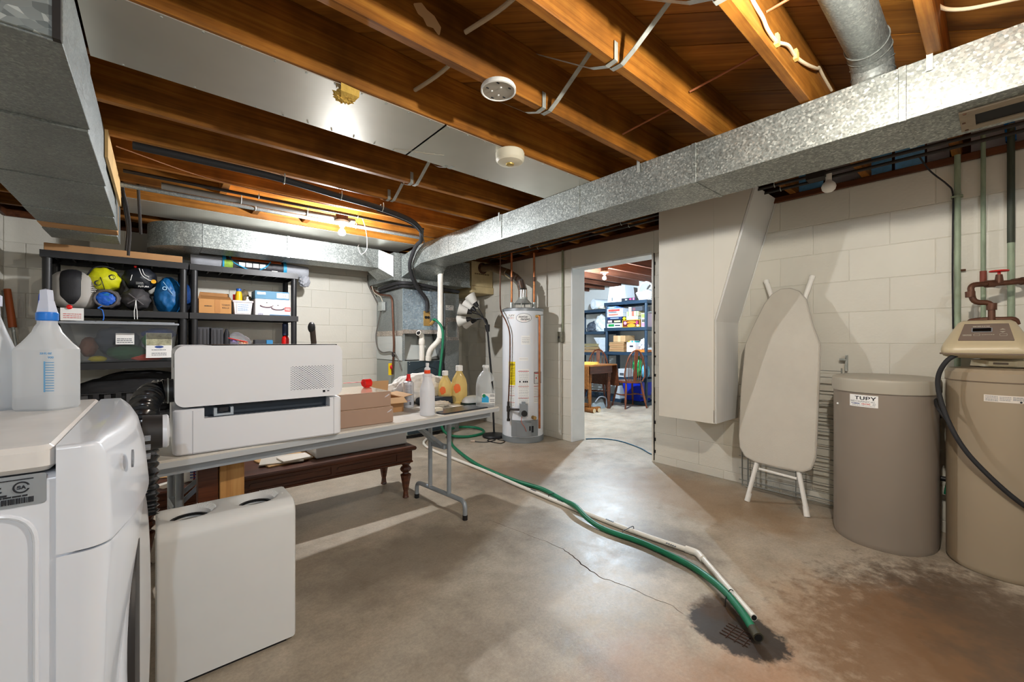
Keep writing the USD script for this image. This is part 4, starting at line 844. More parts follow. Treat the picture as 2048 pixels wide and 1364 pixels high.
# laser cutter / printer
lz = Thing('laser_cutter', 'large white boxy laser cutter with a dotted vent grille on its back, on the table', 'machine', (.346, 2.18, .705))
x0, x1, y0, y1 = .048, .643, 1.948, 2.42
lower = rprism(x0 - .006, x1, y0 - .004, y1, .708, .876, .03, 6, .006)
notch = union([box(.135, .588, y0 - .05, y0 + .06, .838, .90)])
lo = lz.part('lower_housing', cut(lower, [notch]), M['pgrey'])
lz.part('slot_recess', box(.137, .586, y0 + .05, y0 + .058, .80, .90), mat('slot_blue_black', (46, 56, 68), .5), lo, smooth=False)
lz.part('slot_lip', box(.150, .575, y0 + .01, y0 + .05, .836, .842), mat('slot_blue_black', (46, 56, 68), .5), lo, smooth=False)
rl = lz.part('rail', union([box(.165, .175, y0 + .004, y0 + .05, .842, .872), box(.218, .228, y0 + .004, y0 + .05, .842, .872), box(.165, .228, y0 + .004, y0 + .05, .842, .850)]), mat('rail_silver', (176, 188, 200), .35, metal=.3), lo, smooth=False)
lz.part('latch', box(.180, .212, y0 + .002, y0 + .012, .856, .874, .002), M['ink'], rl, smooth=False)
for sx in (.10, .605): lz.part('panel_seam', box(sx - .0006, sx + .0006, y0 - .0046, y0 + .002, .71, .87 if sx < .3 else .875), M['ink_grey'], lo, smooth=False)
prof = affinity.translate(rrect(x1 - x0, .228, .032, 8), (x0 + x1) / 2, .9985)
up = orient(poly(prof, y1 - y0), (0, y1, 0), (1, 0, 0), (0, 0, 1))
upp = lz.part('upper_housing', up, M['pgrey'], smooth=40)
lz.part('bezel_line', cut(orient(poly(affinity.translate(rrect(x1 - x0 + .001, .229, .0325, 8), (x0 + x1) / 2, .9985), .004), (0, y0 + .010, 0), (1, 0, 0), (0, 0, 1)), [orient(poly(affinity.translate(rrect(x1 - x0 - .002, .226, .0315, 8), (x0 + x1) / 2, .9985), .5), (0, y0 + .2, 0), (1, 0, 0), (0, 0, 1))]), M['ink_grey'], upp, smooth=False)
lz.part('lid_glass', box(.158, .622, y0 + .004, y1 - .05, 1.111, 1.1155, .002), mat('lid_black', (20, 22, 26), .15), upp, smooth=False)
gr = []
for i in range(22):
    for j in range(28):
        if (i + j) % 2: continue
        cx = .432 + .172 * j / 27; cz = .922 + .098 * i / 21; d_ = max(abs(j - 12) / 15, abs(i - 10.5) / 26)
        w_ = .0046 * (1 - .62 * max(0, (abs(j - 12) - 6) / 10)); gr.append(box(cx - w_ / 2, cx + w_ / 2, y0 - .0008, y0 + .001, cz - .0012, cz + .0012))
lz.part('vent_grille', cat_(gr), mat('grille_slate', (58, 70, 82), .5), upp, kind='stuff', label='grid of small dark vent slots', smooth=False)
lz.part('data_port', box(.559, .569, y0 - .001, y0 + .001, .902, .912), M['ink'], upp, smooth=False); lz.part('data_port', box(.577, .586, y0 - .001, y0 + .001, .906, .9095), M['ink'], upp, smooth=False)
lz.part('port_print', box(.57, .592, y0 - .0008, y0 + .001, .915, .9158), M['ink_grey'], upp, smooth=False)
for k in range(9): lz.part('side_vent', box(x0 - .001, x0 + .001, 2.02, 2.14, 1.03 + .006 * k, 1.032 + .006 * k), M['ink_grey'], upp, smooth=False)
lz.part('exhaust_collar', cyl((x0 + .002, 2.11, .935), (x0 - .028, 2.11, .935), .046, n=28), M['rubber'], upp)
lz.part('hose_clamp', cyl((x0 - .014, 2.11, .935), (x0 - .019, 2.11, .935), .0495, n=28), M['steel'], upp)
for fx, fy in ((.09, 2.0), (.6, 2.0), (.09, 2.37), (.6, 2.37)): lz.part('foot', cyl((fx, fy, .7052), (fx, fy, .712), .015, n=14), M['rubber'])
hz = catmull([(.022, 2.11, .935), (-.01, 2.10, .930), (-.032, 2.055, .905), (-.04, 1.99, .86), (-.04, 1.92, .80), (-.04, 1.87, .72), (-.04, 1.85, .62), (-.04, 1.83, .55)], 14)
hr_ = [.043 + .0045 * math.cos(i * 2 * math.pi / 3.4) for i in range(len(hz))]
one('exhaust_hose', tube(hz, hr_, 20), mat('shiny_black_hose', (22, 24, 28), .22, coat=.4), 'glossy black ribbed exhaust hose on the left end of the laser cutter', 'hose')

# parcels and bottles on the table
TZ = .7055
M['parcel'] = mat('parcel_kraft', (166, 138, 120), .55, var=.04, vs=6); M['wrapf'] = mat('parcel_wrap_top', (226, 206, 178), .18, coat=.6)
for lab, bx in (('flat brown shrink-wrapped parcel, upper of the two by the laser cutter', (.650, .930, 2.062, 2.40, .7895, .868)), ('flat brown shrink-wrapped parcel under another one by the laser cutter', (.652, .940, 2.055, 2.41, TZ, .7885))):
    t = Thing('parcel', lab, 'parcel', ((bx[0] + bx[1]) / 2, (bx[2] + bx[3]) / 2, bx[4]))
    q = t.part('carton', box(*bx, .004), M['parcel'], smooth=False)
    t.part('film_top', box(bx[0] + .006, bx[1] - .006, bx[2] + .006, bx[3] - .006, bx[5] - .001, bx[5] + .0006), M['wrapf'], q, smooth=False)
    t.part('film_wrinkle', union([hull(np.array([bx[1] - .035, bx[2] - .0006, bx[5] - .03]) + np.array(v_)) for v_ in ([(0, 0, 0), (.024, 0, .018), (.026, 0, .012), (.0, -.001, .004), (.012, -.0014, .004)],)]), mat('film_shine', (206, 200, 206), .12, coat=1.), q, smooth=False)
cpx = Thing('nozzle_cap', 'bright red nozzle cap with a thin red straw lying on the parcels', 'cap', (.89, 2.30, .8688))
M['redp'] = mat('bright_red_plastic', (226, 28, 26), .3)
cpx.part('cap', cut(union([cyl((.875, 2.30, .893), (.915, 2.31, .893), .0235, n=24), box(.882, .905, 2.29, 2.32, .8695, .885)]), [cyl((.86, 2.29, .885), (.882, 2.31, .885), .018, n=20)]), M['redp'])
cpx.part('straw', cyl((.885, 2.295, .903), (.775, 2.33, .899), .0014, n=8), M['redp'])
M['kraft_in'] = mat('cardboard_inner', (198, 160, 116), .8)
ob = Thing('open_carton', 'small open cardboard box with its flaps up behind the parcels', 'cardboard box', (1.06, 2.42, TZ))
bx = (.98, 1.13, 2.33, 2.56, TZ, .79)
ob.part('carton', cut(box(*bx), [box(bx[0] + .004, bx[1] - .004, bx[2] + .004, bx[3] - .004, bx[4] + .004, 1)]), M['card'], smooth=False)
for f in ([(bx[0], bx[3], .79), (bx[1], bx[3], .79), (bx[1] + .02, bx[3] + .03, .87), (bx[0] - .01, bx[3] + .03, .87)], [(bx[1], bx[2], .79), (bx[1], bx[3], .79), (bx[1] + .06, bx[3] + .0, .80), (bx[1] + .06, bx[2] + .0, .80)], [(bx[0], bx[2], .79), (bx[1], bx[2], .79), (bx[1], bx[2] - .05, .765), (bx[0], bx[2] - .05, .765)]):
    ob.part('flap', hull([np.array(p) for p in f] + [np.array(p) + np.array([.002, .002, .003]) for p in f]), M['kraft_in'], smooth=False)
sc = Thing('spray_can', 'slim white aerosol can with a red nozzle behind the white spray bottle', 'spray can', (1.225, 2.455, TZ))
sc.part('can', lathe([(.031, 0), (.0335, .003), (.0335, .155), (.031, .162), (.016, .170), (.014, .172)], (1.225, 2.455, TZ), 28), mat('can_print', (206, 210, 220), .3, metal=.3))
sc.part('nozzle', union([cyl((1.225, 2.455, TZ + .171), (1.225, 2.455, TZ + .186), .019, .014, 18), cyl((1.225, 2.455, TZ + .184), (1.225, 2.455, TZ + .212), .013, .011, 18)]), M['redp'])
AC = math.atan2(-2.455, -1.225)
sc.part('fine_print', wrapc(bars(-.02, .02, tuple(np.arange(-.06, .065, .008)), .0025, seed=7), 1.225, 2.455, .0336, AC, TZ + .08), M['ink_grey']); sc.part('red_print', wrapc(patch(.018, .003, .001, 3), 1.225, 2.455, .0336, AC, TZ + .045), M['ink_red']); sc.part('barcode', wrapc(cat_([patch(.0012, .02, .001, 1).apply_translation([.006 + .002 * i, 0, 0]) for i in range(6)]), 1.225, 2.455, .0336, AC, TZ + .028), M['ink'])
M['frost'] = milky('frosted_bottle', (.92, .94, .96), (240, 242, 246), .82, .35)
sb2 = Thing('trigger_bottle', 'frosted white bottle with an orange collar near the front edge of the table', 'bottle', (1.18, 2.13, TZ))
bc = (1.18, 2.13, TZ)
sb2.part('bottle_body', lathe([(.040, 0), (.0425, .004), (.0425, .14), (.040, .155), (.028, .19), (.0245, .205), (.0245, .222), (.027, .224), (.027, .236), (.022, .238)], bc, 36), M['frost'])
sb2.part('collar', lathe([(.0175, .237), (.018, .240), (.018, .256), (.016, .258)], bc, 24), mat('orange_collar', (238, 74, 26), .35))
sb2.part('nozzle', lathe([(.016, .257), (.018, .262), (.017, .268), (.010, .274), (.0085, .279), (.010, .283), (.010, .297), (.008, .299)], bc, 20), mat('clear_nozzle', (222, 224, 230), .15, coat=.5))
M['cloth'] = mat('white_cloth', (232, 230, 226), .8, bump=.25, bs=14)
bagm = blob((1.40, 2.63, TZ + .085), (.235, .085, .105), 5, .3, 2.6, 4); bagm.vertices[:, 2] = np.maximum(bagm.vertices[:, 2], TZ + .001)
bg = Thing('white_bag', 'crumpled white plastic bag lying at the far edge of the table', 'bag', (1.42, 2.66, TZ)); bg.part('bag', bagm, M['cloth'], smooth=True)
bt = blob((1.60, 2.60, TZ + .04), (.075, .05, .04), 8, .4, 4, 3); bt.vertices[:, 2] = np.maximum(bt.vertices[:, 2], TZ + .001); bg.part('clear_tail', bt, pane('clear_film', (.92, .93, .94), .3), smooth=True)
one('dark_case', rbox(1.30, 1.56, 2.40, 2.52, TZ, TZ + .05, .02, 2), mat('slate_fabric', (38, 46, 56), .7), 'dark slate soft case lying behind the white spray bottle', 'case')
M['cooking_oil'] = milky('yellow_liquid_bottle', (1., .93, .66), (250, 226, 160), .45, .12)
for lab, c0, s_, rz in (('yellow liquid jug in a clear wrapper, front one of the pair', (1.575, 2.40), 1.0, -25), ('smaller yellow jug tucked behind another on the table', (1.50, 2.46), .86, -25)):
    t = Thing('yellow_jug', lab, 'jug', (c0[0], c0[1], TZ), rot=rz)
    q = t.part('jug_body', loft([ringz(.105 * s_, .075 * s_, 0), ringz(.118 * s_, .085 * s_, .008), ringz(.13 * s_, .09 * s_, .06 * s_), ringz(.128 * s_, .088 * s_, .13 * s_), ringz(.11 * s_, .075 * s_, .165 * s_), ringz(.06 * s_, .05 * s_, .205 * s_, r=.5), ringz(.044 * s_, .044 * s_, .22 * s_, r=.5), ringz(.042 * s_, .042 * s_, .252 * s_, r=.5)]), M['cooking_oil'], smooth=50)
    t.part('cap', lathe([(.024 * s_, .22 * s_), (.024 * s_, .254 * s_), (.02 * s_, .257 * s_)], (0, 0, 0), 20), M['label'], q)
    t.part('orange_print', orient(blob((0, 0, 0), (.022 * s_, .03 * s_, .003), 4, .5, 3, 2), (-.02, -.045 * s_, .105 * s_), (1, 0, 0), (0, 0, 1)), mat('orange_print', (232, 110, 46), .5), q)
M['clearjug'] = milky('clear_jug', (.95, .97, .98), (236, 240, 242), .38, .2)
wj = Thing('water_jug', 'clear gallon water jug with a blue and green label at the table end', 'jug', (1.625, 2.165, TZ), rot=-40)
jb_ = wj.part('jug_body', cut(loft([ringz(.135, .135, 0), ringz(.150, .150, .010), ringz(.152, .152, .03), ringz(.152, .152, .13), ringz(.148, .148, .155), ringz(.125, .125, .19), ringz(.085, .085, .218, r=.45), ringz(.044, .044, .232, r=.5), ringz(.040, .040, .255, r=.5)]), [hull([(.045, -.2, .10), (.045, .2, .10), (.03, -.2, .16), (.03, .2, .16), (.055, -.2, .175), (.055, .2, .175), (.062, -.2, .11), (.062, .2, .11)])]), M['clearjug'], smooth=50)
lb2 = wj.part('label', box(-.02, .062, -.0775, -.0762, .032, .092), M['label'])
wj.part('blue_print', cat_([orient(poly([(-.026, -.03), (.018, -.03), (.018, .0), (.004, .014), (-.026, .0)], .001), (.006, -.0776, .066), (1, 0, 0), (0, 0, 1))]), mat('cyan_print', (50, 170, 226), .5), lb2)
wj.part('green_print', union([orient(poly(Point(0, 0).buffer(.011), .001), (-.006, -.0778, .078), (1, 0, 0), (0, 0, 1))]), mat('leaf_green_print', (26, 140, 96), .5), lb2)
wj.part('fine_print', orient(bars(-.014, .014, (.02, .012, -.01, -.02), .004, seed=3), (.046, -.0777, .064), (1, 0, 0), (0, 0, 1)), M['ink_grey'], lb2)
wj.part('cap', lathe([(.021, .252), (.0215, .255), (.0215, .266), (.019, .268)], (0, 0, 0), 20), mat('jug_cap', (230, 234, 236), .3), jb_)
ds = Thing('plastic_cover', 'rounded white plastic cover with a dark green rim beside the yellow jugs', 'cover', (1.61, 2.30, TZ))
dsm = blob((1.61, 2.30, TZ + .02), (.075, .05, .04), 3, .06, 2, 3); dsm.vertices[:, 2] = np.maximum(dsm.vertices[:, 2], TZ + .0145); ds.part('dome', dsm, M['wplast'], smooth=True)
ds.part('rim', rprism(1.535, 1.685, 2.255, 2.345, TZ + .0005, TZ + .014, .03), mat('dark_green', (24, 46, 38), .5))
one('black_sheet', rprism(1.24, 1.655, 2.085, 2.235, TZ + .0003, TZ + .008, .02, 4, .002).apply_transform(trimesh.transformations.rotation_matrix(math.radians(6), [0, 0, 1], [1.45, 2.16, 0])), mat('dark_glossy_sheet', (52, 56, 62), .22), 'flat dark glossy tray lying along the front edge of the table', 'tray')
cr_ = blob((1.36, 2.33, TZ + .018), (.09, .05, .022), 6, .4, 5, 3); cr_.vertices[:, 2] = np.maximum(cr_.vertices[:, 2], TZ + .001)
one('clear_packet', cr_, mat('crumpled_cellophane', (206, 198, 184), .2, coat=.6, bump=.3, bs=30), 'crumpled clear packet of beige parts behind the dark tray', 'packet', smooth=True)
sq = Thing('small_carton', 'small cream and grey block in front of the clear packet by the spray bottle', 'box', (1.225, 2.145, TZ)); sq.part('block', rbox(1.238, 1.29, 2.135, 2.185, TZ + .0003, TZ + .030, .006, 2), mat('cream_block', (216, 206, 186), .6)); sq.part('grey_base', box(1.24, 1.288, 2.133, 2.187, TZ + .0003, TZ + .012), M['ink_grey'], smooth=False)

# carved coffee table under the folding table
M['walnut'] = wood('walnut_stain', (52, 26, 14), (92, 48, 26), (126, 70, 40), grain=(1.5, 30, 30), rough=.38, blotch=.3, bump=.08, spec=.5)
ct = Thing('coffee_table', 'dark carved wooden coffee table with turned legs under the folding table', 'table', (.66, 2.97, 0))
ct.part('top', rprism(-.12, 1.425, 2.72, 3.22, .345, .372, .01, 3, .008), M['walnut'], smooth=False)
ap = ct.part('apron', cut(box(-.08, 1.40, 2.75, 3.19, .262, .346), [box(-.05, 1.37, 2.78, 3.16, .2, .4)] + [box(a_, b_, 2.70, 2.757, .282, .328) for a_, b_ in ((-.04, .24), (.255, .355), (.385, .84), (.87, 1.285))]), M['walnut'], smooth=False)
for a_, b_ in ((-.028, .228), (.397, .828), (.882, 1.273)): ct.part('apron_moulding', orient(poly(affinity.translate(rrect(b_ - a_, .026, .012), (a_ + b_) / 2, .305), .006), (0, 2.758, 0), (1, 0, 0), (0, 0, 1)), M['walnut'], ap)
ct.part('lower_moulding', box(-.085, 1.405, 2.742, 3.195, .255, .268, .003), M['walnut'], ap, smooth=False)
prof_ = [(.02, 0), (.024, .006), (.02, .014), (.017, .05), (.02, .06), (.036, .15), (.04, .166), (.024, .175), (.022, .184), (.036, .196), (.042, .208), (.034, .222), (.022, .23), (.03, .242), (.036, .25), (.034, .256)]
for lx, ly in ((1.365, 2.78), (1.365, 3.16), (-.045, 2.78), (-.045, 3.16)): ct.part('leg', lathe(prof_, (lx, ly, 0), 8), M['walnut'], smooth=25)
bwx = Thing('white_case', 'long white casing lying on the coffee table under the folding table', 'box', (1.09, 2.99, .3725)); bwx.part('casing', rbox(.77, 1.40, 2.83, 3.15, .3727, .515, .012, 2), M['bwhite'])
M['paper'] = mat('paper', (226, 220, 208), .7); M['env'] = mat('manila', (196, 156, 104), .7)
g = random.Random(4)
def sheet(name, lab, c0, w_, d_, z, h_, ang, m, cat='paper'):
    mm = box(-w_ / 2, w_ / 2, -d_ / 2, d_ / 2, 0, h_, min(.0008, h_ / 3)); mm.apply_transform(trimesh.transformations.rotation_matrix(math.radians(ang), [0, 0, 1])); mm.apply_translation([c0[0], c0[1], z]); one(name, mm, m, lab, cat, smooth=False)
sheet('envelope', 'brown envelope at the bottom of the paper pile on the coffee table', (.63, 2.96), .30, .22, .3726, .008, 12, M['env'], 'envelope')
sheet('magazine', 'pale magazine lying on the brown envelope on the coffee table', (.60, 2.93), .24, .19, .3808, .008, -14, mat('magazine_cover', (206, 200, 188), .45), 'magazine')
sheet('booklet', 'white booklet on top of the paper pile on the coffee table', (.66, 2.885), .17, .13, .389, .010, 6, M['paper'], 'booklet')
sheet('paper_slip', 'small paper slip lying near the left end of the coffee table', (.06, 2.85), .14, .10, .3726, .0025, 30, M['paper'])
sheet('paper_slip', 'creased paper slip beside the tin can on the coffee table', (.09, 3.02), .17, .10, .3726, .003, -25, M['env'])
tc = Thing('tin_can', 'printed tin can standing on the coffee table', 'can', (.16, 2.87, .3725)); tc.part('can', lathe([(.05, 0), (.053, .004), (.053, .16), (.05, .164)], (.16, 2.87, .3727), 32), mat('can_label_white', (206, 206, 206), .4))
AT = math.atan2(-2.87, -.16); tc.part('red_stripe', wrapc(patch(.008, .156, .0008, 2), .16, 2.87, .0532, AT - .1, .4535), mat('maroon_print', (120, 30, 46), .5)); tc.part('fine_print', wrapc(bars(-.04, .04, (-.06, -.045, -.03, -.01, .01, .03), .005, seed=9), .16, 2.87, .0532, AT + .3, .4535), M['ink_blue']); tc.part('lettering', wrapc(tline('10', .022, .028, -.012, .001, True), .16, 2.87, .0533, AT + .25, .4535), M['ink_blue'])
M['pine'] = wood('pine_post', (170, 116, 62), (206, 152, 90), (222, 174, 112), grain=(26, 26, 1.2), blotch=.1, rough=.6, rnd=.02)
M['endgrain'] = mat('end_grain', (140, 124, 108), .8, var=.3, vs=30)
ps = Thing('timber_post', 'pale square timber post standing under the front of the folding table', 'timber', (.242, 2.16, 0)); ps.part('post', box(.198, .286, 2.115, 2.205, .001, .607, .003), M['pine'], smooth=False); ps.part('end_grain', box(.199, .285, 2.116, 2.204, .607, .6085), M['endgrain'], smooth=False)
rg_ = []
for i in range(2, 7): rg_.append(tube([(.242 + .011 * i * math.cos(a_), 2.20 - .012 * i * math.sin(a_), .6087) for a_ in np.linspace(.15, math.pi - .15, 14) if abs(.011 * i * math.cos(a_)) < .042 and .012 * i * math.sin(a_) < .08], .0009, 5))
for r_ in rg_: ps.part('growth_ring', r_, M['walnut'])
ps2 = Thing('timber_post', 'dark stained timber post standing left of the pale one', 'timber', (.160, 2.16, 0)); ps2.part('post', box(.125, .194, 2.115, 2.205, .001, .636, .003), M['walnut'], smooth=False)
# ================================================================== black plastic shelving and its contents
M['shelf'] = mat('shelf_black', (30, 30, 32), .42)
def shelving(label, base, rot, w, d, tiers, mt):
    t = Thing('shelving_unit', label, 'shelf', base, rot=rot, local=True)
    for z in tiers:
        fr = [box(0, w, 0, .022, z - .055, z), box(0, w, d - .022, d, z - .055, z), box(0, .022, 0, d, z - .055, z), box(w - .022, w, 0, d, z - .055, z)]
        fr += [box(.01, w - .01, .01 + i * (d - .02) / 7, .028 + i * (d - .02) / 7, z - .012, z - .0005) for i in range(8)] + [box(x, x + .012, .01, d - .01, z - .03, z - .002) for x in np.linspace(.05, w - .06, 9)]
        t.part('shelf', union(fr), mt, smooth=False)
    for px, py in ((.035, .035), (w - .035, .035), (.035, d - .035), (w - .035, d - .035)):
        for z0, z1 in zip(tiers[:-1], tiers[1:]): t.part('post', cyl((px, py, z0), (px, py, z1 - .05), .027, .027, 18), mt)
        t.part('foot', cyl((px, py, 0), (px, py, tiers[0] - .05), .03, .027, 16), mt)
    return t
TI = [.06, .50, .95, 1.39, 1.838]
shelving('left black plastic shelving unit against the back wall, full of camping gear', (-.69, 4.79, 0), 0, .905, .45, TI, M['shelf'])
shelving('right black plastic shelving unit on the back wall, with cartons on it', (.225, 4.79, 0), 0, .905, .45, TI, M['shelf'])
z4, z3, z2 = 1.392, .952, 1.84
one('long_carton', box(-.675, .175, 4.84, 5.0, z2 + .001, z2 + .062, .003), M['card'], 'long flat cardboard carton on top of the left shelving unit', 'cardboard box', smooth=False)
M['nylon_black'] = mat('nylon_black', (34, 34, 38), .6, bump=.2, bs=25); M['nylon_grey'] = mat('nylon_grey', (92, 88, 90), .65, bump=.25, bs=25)
M['nylon_yel'] = mat('nylon_yellow', (206, 206, 22), .5, bump=.25, bs=18); M['nylon_blue'] = mat('nylon_blue', (16, 92, 150), .5, bump=.3, bs=18); M['nylon_navy'] = mat('nylon_navy', (22, 26, 34), .5, bump=.2, bs=18)
def roll(c0, r, l, seed, sq=(1, 1), pucker=True, n=40, m=26):
    """A stuffed cylindrical sack lying along y with its near end gathered."""
    P = []
    g = np.linspace(0, 1, m)
    for t in g:
        k = min(1, math.sin(min(t, .22) / .22 * math.pi / 2) ** .55 * 1.0) if t < .22 else (1 if t < .85 else max(0, math.cos((t - .85) / .15 * math.pi / 2)) ** .5)
        P.append((max(.02, k), t))
    V = []
    for k, t in P:
        for a in np.linspace(0, 2 * np.pi, n, endpoint=False):
            w_ = 1 + .05 * math.sin(a * 9 + seed) * (1.3 - t) * k ** 2 + .05 * math.sin(a * 3 + t * 5 + seed)
            V.append((c0[0] + r * sq[0] * k * w_ * math.cos(a), c0[1] + l * t, c0[2] + r * sq[1] * k * w_ * math.sin(a)))
    F = []
    for i in range(m - 1):
        for k in range(n):
            j = (k + 1) % n; A, B = i * n, (i + 1) * n; F += [[A + k, B + j, A + j], [A + k, B + k, B + j]]
    V += [tuple(np.mean(V[:n], axis=0)), tuple(np.mean(V[-n:], axis=0))]; N = len(V) - 2
    for k in range(n):
        j = (k + 1) % n; F += [[k, j, N], [(m - 1) * n + j, (m - 1) * n + k, N + 1]]
    return trimesh.Trimesh(V, F, process=False)
FX = lambda x, z, y: at((x, y, z), (1, 0, 0), (0, 0, 1))
# big black and grey bag
t = Thing('duffel_bag', 'black and grey sleeping bag sack at the left end of the camping gear shelf', 'bag', (-.52, 5.0, z4))
bm = rbox(-.655, -.375, 4.83, 5.20, z4, 1.705, .10, 4); v = bm.vertices; bm.vertices = v + .012 * (meshkit.fbm(v * 9, 3, 2)[:, None] - .5); 
t.part('sack', trimesh.Trimesh(bm.vertices, bm.faces), mat('grey_print_fabric', (176, 172, 166), .6), smooth=40)
cm = rbox(-.625, -.425, 4.815, 5.18, z4 + .012, 1.715, .10, 4); t.part('cover_panel', cm, M['nylon_black'], smooth=40)
t.part('lettering', cat_([FX(-.39, 1.53, 4.852)(tline('40', .02, 0, -.03, .001, True)), FX(-.39, 1.53, 4.852)(bars(-.025, .02, (.05, .035, .02, .0), .004, seed=3))]), M['ink'])
t.part('paper_tag', FX(-.515, 1.345, 4.786)(box(-.065, .065, -.052, .048, 0, .001)), M['label']); t.part('tag_print', FX(-.515, 1.345, 4.785)(bars(-.05, .05, (.0, -.015, -.03), .004, seed=6)), M['ink_red']); t.part('red_lock', blob((-.53, 4.78, 1.40), (.018, .01, .018), 2, .1), M['redp'])
t = Thing('stuff_sack', 'bright yellow stuff sack on top of the pile on the camping shelf', 'sack', (-.345, 5.0, 1.55))
t.part('sack', roll((-.345, 4.83, 1.652), .103, .33, 1, (1.02, .93)), M['nylon_yel'], smooth=True)
t.part('drawstring', tube([(-.36, 4.835, 1.66), (-.345, 4.82, 1.61), (-.335, 4.84, 1.56)], .003, 6, 5), M['ink'])
for dx, dz in ((.055, .012), (-.03, -.045)): t.part('mark', orient(poly(Point(0, 0).buffer(.022).difference(Point(0.004, 0).buffer(.016)), .004), (-.345 + dx, 4.843, 1.655 + dz), (1, 0, 0), (0, 0, 1)), M['ink'], smooth=False)
t.part('black_trim', tube([(-.44, 4.87, 1.67), (-.40, 4.855, 1.735), (-.34, 4.86, 1.755), (-.28, 4.88, 1.745)], .005, 6, 5), M['ink'])
t = Thing('stuff_sack', 'dark navy stuff sack with white print on top of the pile', 'sack', (-.115, 5.0, 1.58))
t.part('sack', roll((-.115, 4.83, 1.682), .108, .33, 4, (1.03, .92)), M['nylon_navy'], smooth=True)
for pts in ([(-.12, 4.842, 1.76), (-.10, 4.836, 1.70), (-.06, 4.836, 1.665), (-.04, 4.84, 1.66)], [(-.10, 4.842, 1.755), (-.085, 4.836, 1.71), (-.055, 4.836, 1.69)], [(-.175, 4.838, 1.65), (-.165, 4.836, 1.70)]): t.part('white_line', tube(pts, .003, 6, 4), M['label'])
t.part('lettering', orient(cat_([tline('FUTURA', .013, 0, 0, .004, True), bars(-.05, .0, (.022, .034), .003, seed=5)]), (-.09, 4.842, 1.605), (1, 0, .03), (0, 0, 1)), M['label'])
t.part('yellow_mark', orient(poly(Point(0, 0).buffer(.018), .004), (-.025, 4.85, 1.655), (1, 0, 0), (0, 0, 1)), mat('amber_print', (228, 170, 24), .5)); t.part('red_toggle', blob((-.145, 4.86, 1.775), (.01, .008, .01), 1, .05), M['redp'])
t = Thing('stuff_sack', 'open grey stuff sack showing blue fabric inside, bottom row of the camping shelf', 'sack', (-.325, 5.0, z4))
rim_ = roll((-.325, 4.835, 1.490), .088, .34, 7, (1.06, .96)); t.part('sack', cut(rim_, [lathe([(.068, -.06), (.062, .06)], (-.325, 4.86, 1.482), 24, 'y')]) if False else rim_, M['nylon_grey'], smooth=True)
t.part('blue_lining', blob((-.325, 4.842, 1.484), (.06, .02, .055), 3, .3, 4, 3), mat('nylon_bright_blue', (26, 92, 196), .5, bump=.3, bs=20), smooth=True); t.part('rim_hem', tube([(-.325 + .07 * math.cos(a), 4.836 + .006 * math.sin(3 * a), 1.484 + .066 * math.sin(a)) for a in np.linspace(0, 2 * np.pi, 40)], .009, 8), M['nylon_grey'])
t.part('fold', hull([(-.34, 4.826, 1.52), (-.31, 4.822, 1.53), (-.30, 4.824, 1.47), (-.33, 4.826, 1.45), (-.32, 4.83, 1.49)]), mat('nylon_teal', (30, 120, 170), .5), smooth=False); t.part('drawstring', tube([(-.35, 4.83, 1.42), (-.37, 4.80, 1.40), (-.345, 4.785, 1.385), (-.335, 4.782, 1.33), (-.34, 4.782, 1.30)], .004, 6, 6), mat('blue_cord', (40, 110, 210), .6))
t = Thing('stuff_sack', 'dark grey stuff sack with its end gathered by a cord, bottom row', 'sack', (-.14, 5.0, z4))
t.part('sack', roll((-.14, 4.83, 1.500), .094, .34, 9, (1.05, .98)), mat('nylon_charcoal', (62, 60, 62), .6, bump=.3, bs=22), smooth=True)
for a in (.7, 2.3): t.part('strap', tube([(-.14 + .07 * math.cos(a), 4.838, 1.49 + .06 * math.sin(a)), (-.14, 4.824, 1.49), (-.14 - .07 * math.cos(a), 4.838, 1.49 - .06 * math.sin(a))], .006, 6, 5), M['nylon_grey'])
for dx in (-.01, .008): t.part('drawstring', tube([(-.14, 4.826, 1.487), (-.14 + dx * .5, 4.80, 1.42), (-.14 + dx, 4.784, 1.38), (-.138 + dx, 4.782, 1.315)], .003, 6, 5), M['label'])
t = Thing('stuff_sack', 'tall slumped royal blue sack at the right end of the camping shelf', 'sack', (.095, 5.0, z4))
def lump(c0, r, seed, amp, fr, zmin, k=4):
    mm = blob(c0, r, seed, amp, fr, k); v = mm.vertices; v[:, 2] = np.maximum(v[:, 2], zmin); mm.vertices = v; return mm
t.part('sack', lump((.08, 4.97, 1.54), (.108, .14, .175), 11, .16, 2.2, z4 + .001), M['nylon_blue'], smooth=True); t.part('zip_line', tube([(.04, 4.845, 1.66), (.075, 4.825, 1.60), (.105, 4.83, 1.55)], .003, 6, 5), mat('pale_cord', (150, 190, 220), .6)); t.part('logo', orient(poly(Point(0, 0).buffer(.017).difference(Point(0, 0).buffer(.010)), .006), (.05, 4.832, 1.60), (1, 0, 0), (0, 0, 1)), mat('pale_cord', (150, 190, 220), .6))
t = Thing('stuff_sack', 'dark blue sack wedged behind the tall blue one, beside the shelf post', 'sack', (.19, 5.08, z4)); t.part('sack', lump((.190, 5.05, 1.54), (.06, .10, .155), 14, .16, 2.5, z4 + .001), mat('nylon_deep_blue', (18, 60, 118), .5, bump=.3, bs=18), smooth=True)

